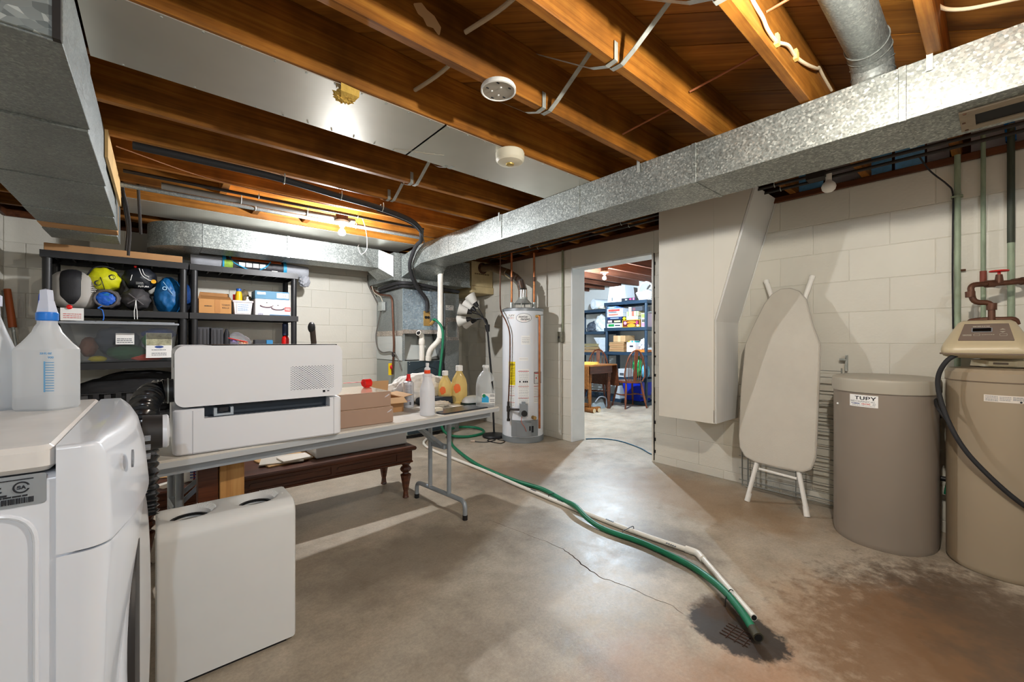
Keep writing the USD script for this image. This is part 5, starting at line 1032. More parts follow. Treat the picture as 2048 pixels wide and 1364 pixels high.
# clear storage tote with fabric inside
t = Thing('storage_tote', 'clear plastic storage tote with a grey lid full of coloured fabric', 'storage bin', (-.21, 5.0, z3))
def hollow(a, b): return cut(a, [b])
tot = hull([(x, y, z) for x0_, x1_, ya, yb, z in ((-.50, .10, 4.83, 5.19, z3 + .002), (-.585, .140, 4.80, 5.22, 1.268)) for x in (x0_, x1_) for y in (ya, yb)]); toti = hull([(x, y, z) for x0_, x1_, ya, yb, z in ((-.497, .097, 4.833, 5.187, z3 + .006), (-.581, .136, 4.804, 5.216, 1.30)) for x in (x0_, x1_) for y in (ya, yb)])
t.part('tub', hollow(tot, toti), pane('tote_clear', (.97, .975, .985), .05, .12), smooth=False); t.part('lid', union([rprism(-.60, .150, 4.788, 5.23, 1.269, 1.287, .02, 4, .004), rprism(-.57, .12, 4.82, 5.2, 1.285, 1.296, .02, 4, .003)]), mat('lid_grey', (148, 152, 158), .4), smooth=False)
M['card_img'] = mat('label_landscape', (160, 158, 130), .5, var=.5, vs=24)
lb3 = t.part('label', orient(box(-.058, .058, -.048, .048, 0, .001), (-.208, 4.806, 1.148), (1, 0, 0), (0, .1, 1)), M['label']); t.part('fine_print', orient(bars(-.05, .05, (.0, -.015, -.03), .007, seed=2), (-.208, 4.805, 1.148), (1, 0, 0), (0, .1, 1)), M['ink_grey'], lb3)
lb4 = t.part('paper_insert', orient(box(-.087, .087, -.11, .11, 0, .001), (.012, 4.808, 1.092), (1, 0, 0), (0, .1, 1)), M['label']); t.part('landscape_print', orient(box(-.084, .084, .0, .107, 0, .001), (.012, 4.807, 1.092), (1, 0, 0), (0, .1, 1)), M['card_img'], lb4); t.part('logo', orient(poly(affinity.scale(Point(0, 0).buffer(1), .03, .011), .0012), (.012, 4.8068, 1.078), (1, 0, 0), (0, .1, 1)), M['ink_blue'], lb4); t.part('fine_print', orient(bars(-.05, .05, (-.04, -.07, -.085), .006, seed=8), (.012, 4.807, 1.092), (1, 0, 0), (0, .1, 1)), M['ink_grey'], lb4)
for nm, lab, c0, r, col in (('folded_tent', 'dark blue-grey fabric bundle at the left of the tote', (-.27, 5.03, 1.13), (.15, .12, .12), (58, 72, 92)), ('green_sleeping_pad', 'dark green rolled fabric at the bottom of the tote', (-.19, 4.93, 1.03), (.135, .08, .065), (44, 104, 66)), ('green_bag', 'bright green fabric bag inside the tote', (-.055, 4.99, 1.135), (.05, .06, .06), (44, 172, 70)), ('orange_flag', 'orange-red fabric fold inside the tote', (-.07, 4.90, .985), (.105, .05, .034), (232, 84, 52)), ('blue_tarp', 'blue tarpaulin bundle under the tote lid', (.015, 5.06, 1.195), (.12, .10, .055), (62, 92, 168)), ('brown_towels', 'stack of brown folded cloth at the left end of the tote', (-.44, 4.98, 1.08), (.055, .10, .085), (136, 92, 72)), ('yellow_strap', 'yellow folded strap at the bottom left of the tote', (-.38, 4.90, .98), (.055, .04, .026), (222, 206, 40))):
    one(nm, lump(c0, r, int(abs(c0[0]) * 100), .22, 2.6, z3 + .008, 3), mat(nm + '_fabric', col, .7, bump=.2, bs=30), lab, 'fabric', smooth=True)
# lower shelf: black bag and crates
t = Thing('black_bag', 'large black fabric bag slumped on the lower left shelf', 'bag', (-.2, 5.0, .502)); t.part('bag', lump((-.16, 5.0, .66), (.40, .17, .20), 21, .2, 2, .503), mat('black_fabric', (20, 20, 22), .7, bump=.3, bs=16), smooth=True)
t = Thing('black_crate', 'row of black ribbed plastic trays in front of the black bag', 'crate', (-.3, 4.84, .502))
cr2 = [box(-.52, -.10, 4.80, 4.86, .503, .70)] 
t.part('crate', cut(union(cr2), [box(-.50 + .135 * i, -.40 + .135 * i, 4.795, 4.85, .56, .69) for i in range(3)]), M['shelf'], smooth=False)
t.part('divider', cat_([box(-.47 + .135 * i, -.43 + .135 * i, 4.81, 4.85, .56, .685) for i in range(3)]), mat('grey_divider', (66, 66, 68), .5), smooth=False)

# rug and contents of the right unit
t = Thing('rolled_rug', 'grey rolled foam rug with a printed band on top of the right shelving unit', 'rug', (.76, 5.0, z2 + .002))
rug = tube([(.24, 5.0, 1.90), (.6, 5.0, 1.905), (.95, 5.0, 1.902), (1.27, 5.0, 1.885)], [.068, .072, .072, .066], 26, 6); v = rug.vertices; v += .010 * (meshkit.fbm(v * 14, 3, 4)[:, None] - .5); v[:, 2] = np.where(v[:, 0] < 1.12, np.maximum(v[:, 2], z2 + .0015), v[:, 2])
rug.vertices = v; t.part('roll', rug, mat('grey_foam', (156, 158, 164), .75, bump=.4, bs=24), smooth=True); t.part('loose_end', lump((1.235, 4.97, 1.79), (.055, .05, .065), 4, .3, 3, 1.70, 3), mat('grey_foam', (156, 158, 164), .75, bump=.4, bs=24), smooth=True)
def band(x0_, x1_, r_, a0, a1, z_=1.903, y_=5.0, n=16):
    V = []
    for a in np.linspace(a0, a1, n):
        for x in (x0_, x1_):
            for rr in (r_, r_ + .002): V.append((x, y_ - rr * math.cos(a), z_ + rr * math.sin(a)))
    hs = [hull(V[4 * i:4 * i + 8]) for i in range(n - 1)]; return cat_(hs)
bdl = t.part('printed_band', band(.50, 1.03, .0775, -.8, 1.5), mat('dark_print', (46, 44, 48), .5, var=.8, vs=22), smooth=True)
t.part('orange_print', band(.56, 1.0, .0795, .5, 1.0), mat('orange_brown_print', (196, 92, 32), .5), bdl, smooth=True); t.part('green_print', band(.50, .57, .0795, -.7, .35), mat('lime_print', (140, 176, 60), .5, var=.4, vs=30), bdl, smooth=True)
for i in range(4): t.part('icon_panel', band(.62 + .06 * i, .672 + .06 * i, .0795, -.33, .2, n=6), M['label'], bdl, smooth=True)
t.part('barcode_panel', band(.91, .965, .0795, -.75, -.48, n=5), M['label'], bdl, smooth=True)
for x_ in (.485, 1.02): t.part('blue_tape', band(x_, x_ + .03, .079, -.9, 1.5), mat('blue_tape', (34, 150, 196), .5), bdl, smooth=True)
t.part('blue_ribbon', tube([(.545, 4.955, 1.972), (.575, 4.92, 1.91), (.65, 4.915, 1.87), (.70, 4.93, 1.852)], .006, 6, 5), mat('blue_tape', (34, 150, 196), .5), bdl); t.part('blue_ribbon', tube([(.90, 4.935, 1.955), (.86, 4.918, 1.90), (.80, 4.922, 1.86)], .006, 6, 5), mat('blue_tape', (34, 150, 196), .5), bdl)
t = Thing('open_carton', 'open cardboard carton with handwriting on the right shelving unit', 'cardboard box', (.415, 4.93, z4))
bx = (.293, .545, 4.82, 5.0, z4 + .001, 1.525)
t.part('carton', cut(box(*bx), [box(bx[0] + .004, bx[1] - .004, bx[2] + .004, bx[3] - .004, z4 + .006, 2)]), mat('carton_tan', (190, 138, 82), .75), smooth=False)
for f in ([(bx[0], bx[3], 1.525), (bx[1], bx[3], 1.525), (bx[1], bx[3] + .02, 1.60), (bx[0] + .02, bx[3] + .02, 1.605)], [(bx[0], bx[2], 1.525), (bx[0], bx[3], 1.525), (bx[0] - .004, bx[3], 1.49), (bx[0] - .004, bx[2], 1.49)], [(bx[0] + .02, bx[2] + .03, 1.526), (bx[1], bx[2] + .02, 1.526), (bx[1], bx[2] + .11, 1.56), (bx[0] + .02, bx[2] + .11, 1.565)]): t.part('flap', hull([np.array(p) for p in f] + [np.array(p) + np.array([.001, .003, .002]) for p in f]), mat('carton_tan_dark', (170, 120, 70), .75), smooth=False)
t.part('tape', FX(.435, 1.46, 4.8192)(box(-.022, .022, -.065, .065, 0, .0006)), mat('tape_brown', (176, 118, 56), .3)); t.part('handwriting', FX(.5, 1.46, 4.819)(cat_([tline('TENNIS', .013, 0, .015, .0008), tline('BALLS', .013, 0, -.012, .0008)])), M['ink']); t.part('handwriting', FX(.365, 1.46, 4.819)(bars(-.03, .03, (0,), .006, seed=2)), M['ink'])
t = Thing('white_tub', 'small white plastic tub with a paper label on the right shelving unit', 'tub', (.64, 4.90, z4)); t.part('tub', cut(hull([(x, y, z) for a, b, c_, d, z in ((.575, .708, 4.83, 4.97, z4 + .001), (.562, .722, 4.82, 4.98, 1.525)) for x in (a, b) for y in (c_, d)]), [box(.572, .712, 4.83, 4.97, 1.50, 1.6)]), mat('tub_white', (216, 212, 214), .4), smooth=False); t.part('rim', cut(box(.556, .728, 4.815, 4.985, 1.51, 1.528), [box(.568, .716, 4.828, 4.972, 1.4, 1.6)]), mat('tub_rim', (206, 196, 200), .4), smooth=False)
lb5 = t.part('label', orient(box(-.055, .06, -.05, .05, 0, .001), (.645, 4.8225, 1.455), (1, 0, 0), (0, -.07, 1)), M['label']); t.part('fine_print', orient(bars(-.045, .04, (.03, .01, -.01, -.025), .008, seed=4), (.645, 4.8215, 1.455), (1, 0, 0), (0, -.07, 1)), mat('pale_ink', (150, 176, 206), .5), lb5)
t = Thing('yellow_bottle', 'yellow bottle with a blue cap standing in the white tub', 'bottle', (.615, 4.90, 1.505)); t.part('bottle_body', lathe([(.026, 0), (.030, .004), (.031, .06), (.028, .09), (.022, .115), (.020, .12)], (.615, 4.90, 1.505), 22), mat('yellow_plastic', (236, 186, 22), .4)); t.part('cap', lathe([(.021, .118), (.022, .12), (.022, .142), (.020, .145)], (.615, 4.90, 1.505), 20), mat('blue_bottle_cap', (24, 84, 170), .4))
one('red_tin', lathe([(.014, 0), (.014, .085), (.012, .088)], (.583, 4.93, 1.505), 16), M['redp'], 'small red tube in the tub beside the yellow bottle', 'tube'); one('white_pump', lathe([(.02, 0), (.02, .03), (.009, .05), (.009, .07)], (.685, 4.88, 1.505), 16), M['label'], 'white pump top poking out of the tub', 'pump')
one('camo_bundle', lump((.685, 5.02, 1.52), (.055, .05, .125), 33, .35, 3, z4 + .001, 3), mat('camo_fabric', (110, 98, 74), .8, var=.5, vs=22), 'camouflage fabric bundle behind the white tub', 'fabric', smooth=True)
t = Thing('lid_carton', 'white printed carton showing two glass lids on the right shelving unit', 'box', (.905, 4.92, z4)); bx = (.745, 1.062, 4.82, 5.05, z4 + .001, 1.555)
cb_ = t.part('carton', box(*bx), mat('carton_white', (226, 220, 218), .5), smooth=False)
for dx, dz, k in ((-.055, .01, 1), (.045, -.012, 1)): 
    t.part('lid_print', FX(.90 + dx, 1.475 + dz, 4.8192)(poly(affinity.scale(Point(0, 0).buffer(1), .062, .020), .0006)), mat('print_plum', (84, 62, 74), .5), cb_); t.part('lid_print', FX(.90 + dx, 1.487 + dz, 4.8188)(poly(affinity.scale(Point(0, 0).buffer(1), .054, .020), .0006)), mat('print_cream', (226, 206, 196), .5), cb_); t.part('lid_print', FX(.90 + dx, 1.509 + dz, 4.8186)(poly(Point(0, 0).buffer(.005), .0006)), M['ink'], cb_)
t.part('red_label', FX(1.035, 1.46, 4.8188)(box(-.028, .026, -.022, .022, 0, .0006)), M['ink_red'], cb_); t.part('blue_edge', FX(.93, 1.397, 4.8188)(box(-.06, .13, -.004, .004, 0, .0006)), mat('steel_blue_print', (70, 120, 160), .5), cb_); t.part('lettering', FX(.79, 1.402, 4.8188)(tline('LIDS', .014, 0, 0, .0006, True)), M['ink_blue'], cb_); t.part('lettering', FX(1.035, 1.46, 4.818)(bars(-.022, .02, (.01, 0, -.01), .005, seed=1)), M['label'], cb_)
t = Thing('blue_carton', 'flat blue carton with a barcode label lying on the printed carton', 'box', (.905, 4.92, 1.556)); bx = (.742, 1.05, 4.822, 5.03, 1.5565, 1.638); cb_ = t.part('carton', box(*bx, .002), mat('carton_blue', (78, 132, 164), .5), smooth=False)
t.part('label', FX(.80, 1.612, 4.8212)(box(-.04, .035, -.012, .012, 0, .0006)), M['label'], cb_); t.part('label', FX(.99, 1.598, 4.8212)(box(-.055, .055, -.026, .026, 0, .0006)), mat('cream_label', (230, 222, 204), .5), cb_); t.part('barcode', FX(1.005, 1.598, 4.8205)(cat_([box(-.012 + .006 * i, -.009 + .006 * i, -.014, .014, 0, .0006) for i in range(7)])), M['ink_grey'], cb_)
for lab, a, b, tp in (('left grey moulded tool case on the third shelf', .275, .375, 1.262), ('right grey moulded tool case on the third shelf', .382, .485, 1.256)):
    t = Thing('tool_case', lab, 'case', ((a + b) / 2, 4.92, z3)); q = t.part('case', rbox(a, b, 4.83, 5.03, z3 + .001, tp, .012, 2), mat('case_grey', (58, 58, 62), .5)); t.part('ridge', cat_([box(a + .02 + .03 * i, a + .025 + .03 * i, 4.825, 4.835, z3 + .02, tp - .02) for i in range(3)] + [box(a + .01, b - .01, 4.824, 4.832, 1.09, 1.1)]), mat('case_grey_dark', (36, 36, 40), .5), q, smooth=False)
t = Thing('plastic_bag', 'clear plastic bag of purple and orange decorations on the third shelf', 'bag', (.60, 4.92, z3)); t.part('film', lump((.605, 4.93, 1.07), (.125, .09, .14), 41, .25, 2.5, z3 + .001, 3), pane('bag_film', (.93, .94, .96), .4, .1), smooth=True); t.part('purple_item', lump((.575, 4.93, 1.06), (.05, .05, .09), 42, .3, 3, z3 + .002, 3), mat('purple_foil', (90, 40, 130), .3, metal=.3), smooth=True); t.part('orange_item', lump((.655, 4.92, 1.085), (.045, .04, .05), 43, .3, 3, z3 + .002, 3), mat('orange_foil', (226, 120, 30), .3, metal=.3), smooth=True); t.part('red_band', tube([(.52, 4.85, 1.16), (.6, 4.84, 1.14), (.68, 4.85, 1.12)], .006, 6, 4), M['ink_red'])
one('black_ball', blob((.512, 4.87, 1.10), (.03, .03, .15), 2, .08), M['nylon_black'], 'black pouch between the tool case and the plastic bag', 'pouch', smooth=True)
t = Thing('small_box', 'small dark box with a blue end on the third shelf', 'box', (.82, 4.9, z3)); t.part('box', box(.745, .845, 4.85, 4.96, z3 + .001, 1.142, .003), mat('charcoal_box', (52, 54, 60), .5), smooth=False); t.part('blue_box', box(.847, .905, 4.85, 4.96, z3 + .001, 1.140, .003), mat('box_blue', (44, 126, 180), .5), smooth=False)
t = Thing('canister', 'small red and blue canister standing beside the right shelf post', 'canister', (1.055, 5.0, z3)); t.part('canister', lathe([(.036, 0), (.036, .20), (.03, .22), (.012, .235)], (1.055, 5.02, z3 + .001), 20), M['redp']); t.part('blue_band', lathe([(.0365, .24), (.03, .242), (.03, .36), (.02, .37)], (1.055, 5.02, z3 + .001), 20), mat('navy_band', (30, 44, 76), .5)); t.part('white_band', lathe([(.0368, .10), (.0368, .125)], (1.055, 5.02, z3 + .001), 20), M['label'])
# tool with an orange handle leaning in the back left corner
t = Thing('long_tool', 'long tool with an orange handle leaning in the back left corner', 'tool', (-.86, 5.15, 0)); t.part('shaft', cyl((-.74, 5.0, .01), (-.895, 5.18, 1.30), .011, n=12), M['steel']); t.part('handle', cyl((-.888, 5.172, 1.24), (-.925, 5.215, 1.55), .024, .021, 16), mat('orange_grip', (166, 84, 40), .5))
t = Thing('desk_chair', 'dark curved chair arm rising behind the parcels and the laser cutter', 'chair', (1.0, 3.7, 0)); t.part('frame', tube([(1.12, 3.75, .012), (1.11, 3.73, .4), (1.085, 3.70, .75), (1.04, 3.66, .97), (.985, 3.64, 1.05), (.96, 3.63, 1.24)], .022, 12, 5), mat('chair_brown', (60, 48, 40), .5)); t.part('knob', blob((.955, 3.63, 1.24), (.028, .028, .045), 1, .05), M['black'])
# ================================================================== right wall
ch = Thing('boxed_chase', 'boxed-in painted panel chase with a sloped upper side on the right wall', 'chase', (3.33, 1.58, .52))
ch.part('front_panel', box(3.112, 3.128, 1.356, 1.797, .519, 2.195, .002), M['chase'], smooth=False)
ch.part('far_side', box(3.128, 3.52, 1.780, 1.797, .521, 2.195), M['chase'], smooth=False)
ch.part('bottom_panel', box(3.129, 3.52, 1.36, 1.779, .519, .534), M['chase'], smooth=False)
ch.part('near_side', box(3.129, 3.5225, 1.345, 1.359, .519, 1.275, .001), M['white'], smooth=False)
sl = [(1.345, 1.272), (1.359, 1.272), (1.094, 2.195), (1.078, 2.195)]
ch.part('sloped_side', hull([(x, y, z) for x in (3.122, 3.5225) for y, z in sl]), M['white'], smooth=False)
ch.part('gusset', hull([(x, y, z) for x in (3.114, 3.128) for y, z in ((1.3555, 1.275), (1.3555, 2.195), (1.098, 2.195))]), M['chase'], smooth=False)
ch.part('corner_crack', box(3.1115, 3.114, 1.3545, 1.3565, .53, .62), M['dark'], smooth=False)
ch.part('edge_strip', hull([(3.519, 1.340, 1.27), (3.5235, 1.340, 1.27), (3.519, 1.334, 1.28), (3.5235, 1.334, 1.28), (3.519, 1.075, 2.19), (3.5235, 1.075, 2.19), (3.519, 1.066, 2.19), (3.5235, 1.066, 2.19)]), M['white'], smooth=False)

# ironing board leaning on the wall
ib = Thing('ironing_board', 'ironing board with a plain grey-beige cover leaning on the right wall', 'ironing board', (3.2, .98, 0))
kz = .205; ln = math.sqrt(1 + kz * kz)
pts = [(1.208, .08), (1.222, .167), (1.233, .496), (1.228, .837), (1.179, .99), (1.122, 1.14), (1.077, 1.213), (1.024, 1.247), (.968, 1.249), (.911, 1.221), (.866, 1.159), (.82, .979), (.772, .84), (.766, .605), (.763, .31), (.761, .102), (.782, .025), (.827, -.001), (.955, -.005), (1.11, .005), (1.171, .027)]
pg = Polygon([(-a, b) for a, b in pts]).buffer(.03).buffer(-.06).buffer(.03)
bo = (3.2, 0, .28); up_ = (kz / ln, 0, 1 / ln)
M['cover'] = mat('board_cover', (196, 190, 178), .85, var=.05, vs=5, bump=.12, bs=120, sheen=.2)
bpad = cat_([poly(pg, .012)]); bd_ = orient(union([poly(pg.buffer(-.004), .016).apply_translation([0, 0, -.002]), poly(pg, .011)]), bo, (0, -1, 0), up_)
ib.part('padded_top', bd_, M['cover'], smooth=50)
ib.part('edge_roll', tube([np.array(orient(trimesh.Trimesh([[x, y, .004]], []), bo, (0, -1, 0), up_).vertices[0]) for x, y in list(pg.exterior.coords)[::2] + [pg.exterior.coords[0]]], .007, 8), mat('board_cover_edge', (176, 170, 160), .85))
WT = mat('white_enamel_tube', (236, 234, 228), .3)
def bp(y, s, off): return np.array([3.2 + kz / ln * s + off * (1 / ln), y, .28 + s / ln - off * kz / ln])
for (fy, ty) in ((1.148, .80), (.795, 1.16)):
    lg = ib.part('leg', tube([(3.165 if fy > 1 else 3.175, fy, .016), (3.215, fy + (.99 - fy) * .30, .28), bp(fy + (ty - fy) * .55, .65, .045), bp(fy + (ty - fy) * .62, .80, .045)], .0145, 14), WT)
    ib.part('foot_cap', cyl((3.164 if fy > 1 else 3.174, fy, .001), (3.176 if fy > 1 else 3.186, fy + (.99 - fy) * .06, .06), .018, .017, 14), WT, lg)
ib.part('cross_tube', tube([(3.205, 1.085, .235), (3.205, .86, .222)], .009, 10), WT)
for y0_, y1_ in ((1.062, 1.136), (.895, .845)): ib.part('leg_tip', tube([bp(y0_, 1.13, .028), bp(y1_, 1.335, .028)], .0165, 14), WT); ib.part('tip_cap', cyl(bp(y1_ - (y1_ - y0_) * .1, 1.315, .028), bp(y1_, 1.34, .028), .0185, n=14), WT)

# wire shelving panels stacked on edge against the wall
WR = mat('coated_wire', (142, 144, 138), .45, metal=.2)
for i, (lab, x, z0, z1, ya, yb) in enumerate((('front coated wire shelf panel standing behind the ironing board', 3.43, .02, .95, .665, 1.245), ('second coated wire shelf panel against the wall behind the ironing board', 3.475, .015, .80, .66, 1.32))):
    t = Thing('wire_panel', lab, 'wire shelf', (x, (ya + yb) / 2, 0))
    zs = [.03, .06, .10, .165, .20, .262, .30, .33, .40, .465, .515, .535, .565, .605, .632, .69, .73, .768, .835, .885, .93] if i == 0 else list(np.arange(.045, .80, .093))
    for z in zs: t.part('wire', cyl((x, ya, z), (x, yb, z), .0026 if z > .06 else .004, n=6), WR)
    for y in ((ya + .004, yb - .006) if i == 0 else (ya + .02, ya + .28, yb - .06, yb - .02)): t.part('cross_wire', cyl((x + .005, y, .004), (x + .005, y, z1), .0045 if i == 0 else .003, n=8), WR)
    if i == 0: t.part('bent_end', tube([(x, yb, .93), (x, yb + .03, .90), (x, yb + .035, .10), (x, yb + .02, .03), (x, yb - .02, .012)], .005, 8, 4), WR)
hk = Thing('wall_hook', 'small grey wall bracket hook left of the tan tank', 'hook', (3.5, .655, .96)); hk.part('strip', box(3.49, 3.515, .65, .662, .93, 1.035), M['steel'], smooth=False); hk.part('hook', union([box(3.47, 3.5, .652, .658, 1.02, 1.032), box(3.475, 3.5, .655, .69, 1.0, 1.012)]), M['steel'], smooth=False)

# brine tank
M['taupe'] = mat('taupe_plastic', (137, 126, 114), .42, var=.04, vs=2); M['lidp'] = mat('warm_grey_lid', (170, 164, 150), .45); M['tan'] = mat('tan_plastic', (154, 139, 117), .4, var=.03, vs=2); M['tanl'] = mat('tan_head', (186, 172, 142), .38)
def oval(cx, cy, a, b, prof, n=56, ex=2.4):
    """Upright shell of superelliptic plan; prof: (scale, z)."""
    rs = []
    for k, z in prof: rs.append([(cx + a * k * np.sign(math.cos(t)) * abs(math.cos(t)) ** (2 / ex), cy + b * k * np.sign(math.sin(t)) * abs(math.sin(t)) ** (2 / ex), z) for t in np.linspace(0, 2 * np.pi, n, endpoint=False)])
    return loft(rs)
bt_ = Thing('brine_tank', 'wide taupe plastic tank with a pale grey lid, left of the tall softener', 'tank', (3.215, .43, 0))
tk = bt_.part('tank', oval(3.215, .43, .272, .228, [(.97, .0), (.985, .01), (1, .03), (1, .845), (.99, .85)], ex=2.15), M['taupe'])
bt_.part('lid', oval(3.215, .43, .278, .234, [(1.0, .845), (1.012, .85), (1.012, .905), (.995, .918), (.93, .925), (.5, .930)], ex=2.15), M['lidp'])
TA = math.atan2(-.43, -3.215)
def ontank(ang, z):
    def f(mm):
        q = mm.copy(); v = q.vertices.copy(); a = TA + math.radians(ang) + v[:, 0] / .262
        cs, sn = np.cos(a), np.sin(a); k = 1 / (np.abs(cs / .272) ** 2.15 + np.abs(sn / .228) ** 2.15) ** (1 / 2.15); k = k + v[:, 2]
        q.vertices = np.stack([3.215 + k * cs, .43 + k * sn, z + v[:, 1]], 1); return q
    return f
tupy(bt_, ontank(-18.5, .80), 1.12)
bt_.part('knob', blob(ontank(-52, .765)(trimesh.Trimesh([[0, 0, .002]], [])).vertices[0], (.006, .006, .006), 1, .02, n=2), M['label'], tk)
bt_.part('overflow_fitting', cyl((3.23, .206, .73), (3.23, .165, .73), .011, n=12), M['tanl']); bt_.part('grommet', cyl((3.23, .209, .73), (3.23, .198, .73), .02, n=14), M['black'])

sf = Thing('water_softener', 'tall tan water softener with a control head and display, at the right edge', 'water softener', (3.2, -.01, 0))
cx, cy = 3.2, -.012
body = sf.part('cabinet', lathe([(.178, 0), (.186, .008), (.192, .03), (.192, .93), (.196, .935), (.196, .975), (.184, .992), (.10, 1.0)], (cx, cy, 0), 56), M['tan'])
sf.part('seam_line', lathe([(.1965, .932), (.1965, .936)], (cx, cy, 0), 56), mat('tan_dark', (110, 94, 78), .5), body)
SA = math.atan2(-cy, -cx)
def onsf(ang, z, r=.192): return lambda mm: wrapc(mm, cx, cy, r, SA + math.radians(ang), z)
lb6 = sf.part('label', onsf(6, .858)(patch(.15, .033, .0008)), mat('label_cream', (214, 206, 196), .4), body); sf.part('fine_print', onsf(6, .858)(cat_([bars(-.07, -.03, (.010, .003, -.004, -.010), .0026, .0016, 3), bars(-.025, .01, (.008, .001, -.006), .0026, .0016, 4), bars(.015, .068, (.009, .003, -.003), .0026, .0016, 5)])), M['ink_grey'], lb6); sf.part('certificate_mark', onsf(6, .858)(cat_([poly(Point(.04, -.011).buffer(.004), .0018), box(.052, .062, -.014, -.008, 0, .0018)])), M['ink'], lb6)
sf.part('neck', lathe([(.07, .99), (.07, 1.04), (.11, 1.05), (.11, 1.07)], (cx, cy, 0), 36), M['tanl']); 
sf.part('clamp_collar', union([cyl((cx, cy, 1.005), (cx, cy, 1.035), .105, .1, 36), hull([np.array([cx, cy, 0]) + np.array(p) for p in ((-.10, -.05, 1.008), (-.10, .05, 1.008), (-.10, -.05, 1.034), (-.10, .05, 1.034), (-.116, -.04, 1.01), (-.116, .04, 1.01), (-.116, -.04, 1.032), (-.116, .04, 1.032))])]), mat('clamp_cream', (206, 192, 158), .4))
sf.part('clamp_slot', box(cx - .1175, cx - .115, cy - .022, cy + .026, 1.016, 1.026), mat('tan_dark', (110, 94, 78), .5), smooth=False)
def headring(hx0, hx1, hy, z, e=.05):
    return [(x, y, z) for x, y in affinity.translate(rrect(hx1 - hx0, 2 * hy, e, 6), (hx0 + hx1) / 2, cy + .05).exterior.coords]
H = [headring(3.04, 3.36, .12, 1.046), headring(3.00, 3.37, .142, 1.056), headring(2.985, 3.375, .150, 1.07), headring(2.985, 3.375, .150, 1.092), headring(2.997, 3.374, .143, 1.116), headring(3.115, 3.36, .096, 1.222), headring(3.15, 3.34, .082, 1.234)]
hdp = sf.part('control_head', hull([p for r in H for p in r]), M['tanl'])
sf.part('lower_bezel', hull([p for r in (headring(2.981, 3.378, .154, 1.064), headring(2.981, 3.378, .154, 1.071)) for p in r]), mat('tan_dark', (110, 94, 78), .5), hdp)
# sloped control panel: lies on the head's front slope
pu = np.array([.118, 0, .106]); pu /= np.linalg.norm(pu); po = np.array([3.0585, cy + .05, 1.1715]); pr = (0, -1, 0)
pnl = sf.part('panel', orient(poly(Polygon([(-.086, -.058), (.086, -.058), (.070, .058), (-.068, .058)]).buffer(.006).buffer(-.003), .004), po, pr, pu), mat('panel_taupe', (118, 104, 94), .4), hdp)
def onp(x, y, d=.0042): return po + np.array(pr) * x + pu * y + np.cross(pr, pu) * d
sf.part('display_frame', orient(box(-.034, .034, -.014, .016, 0, .002), onp(-.012, .012), pr, pu), M['ink_grey'], pnl, smooth=False); sf.part('display', orient(box(-.030, .030, -.011, .013, .002, .0026), onp(-.012, .012), pr, pu), mat('lcd_black', (14, 14, 14), .15), pnl, smooth=False)
sf.part('brand_print', orient(bars(-.03, .03, (0,), .006, seed=2), onp(-.012, .040), pr, pu), M['lidp'], pnl); sf.part('button_outline', cut(orient(poly(rrect(.024, .016, .004), .001), onp(.056, -.022), pr, pu), [orient(poly(rrect(.021, .013, .003), .01), onp(.056, -.022, .001), pr, pu)]), M['lidp'], pnl, smooth=False)
sf.part('button_outline', cut(orient(poly(rrect(.022, .014, .004), .001), onp(-.028, -.022), pr, pu), [orient(poly(rrect(.019, .011, .003), .01), onp(-.028, -.022, .001), pr, pu)]), M['lidp'], pnl, smooth=False)
for yy, s_ in ((.018, 1), (-.002, -1)): sf.part('arrow_print', orient(poly([(-.009, -.004 * s_), (.009, -.004 * s_), (0, .005 * s_)], .001), onp(.054, yy), pr, pu), M['lidp'], pnl, smooth=False)
sf.part('fine_print', orient(cat_([bars(-.075, -.045, (-.022, -.028), .0035, seed=3), bars(-.012, .028, (-.022,), .0035, seed=4)]), onp(0, 0), pr, pu), M['lidp'], pnl)

hs1 = Thing('drain_tube', 'black corrugated tube looping from the softener head across its cabinet', 'hose', (3.0, .1, .5))
hs1.part('tube', tube([(3.02, .12, 1.07), (3.0, .165, 1.03), (3.005, .195, .95), (3.01, .19, .85), (2.985, .155, .72), (2.965, .10, .60), (2.965, .02, .49), (2.985, -.06, .40), (3.03, -.14, .33), (3.1, -.22, .28)], .0105, 12, 8), M['ins'])
hs1.part('branch', tube([(3.23, .205, .80), (3.12, .21, .82), (3.04, .20, .79), (2.99, .165, .74)], .008, 10, 6), M['ins'])
one('green_tube', tube([(3.23, .165, .73), (3.235, .15, .68), (3.24, .16, .5), (3.25, .185, .3)], .006, 8, 6), M['hose'], 'thin green tube hanging between the tan tank and the softener', 'tube')
one('black_connector', cyl((3.34, .215, .36), (3.34, .17, .36), .014, n=12), M['black'], 'short black pipe joining the two tan tanks', 'pipe')

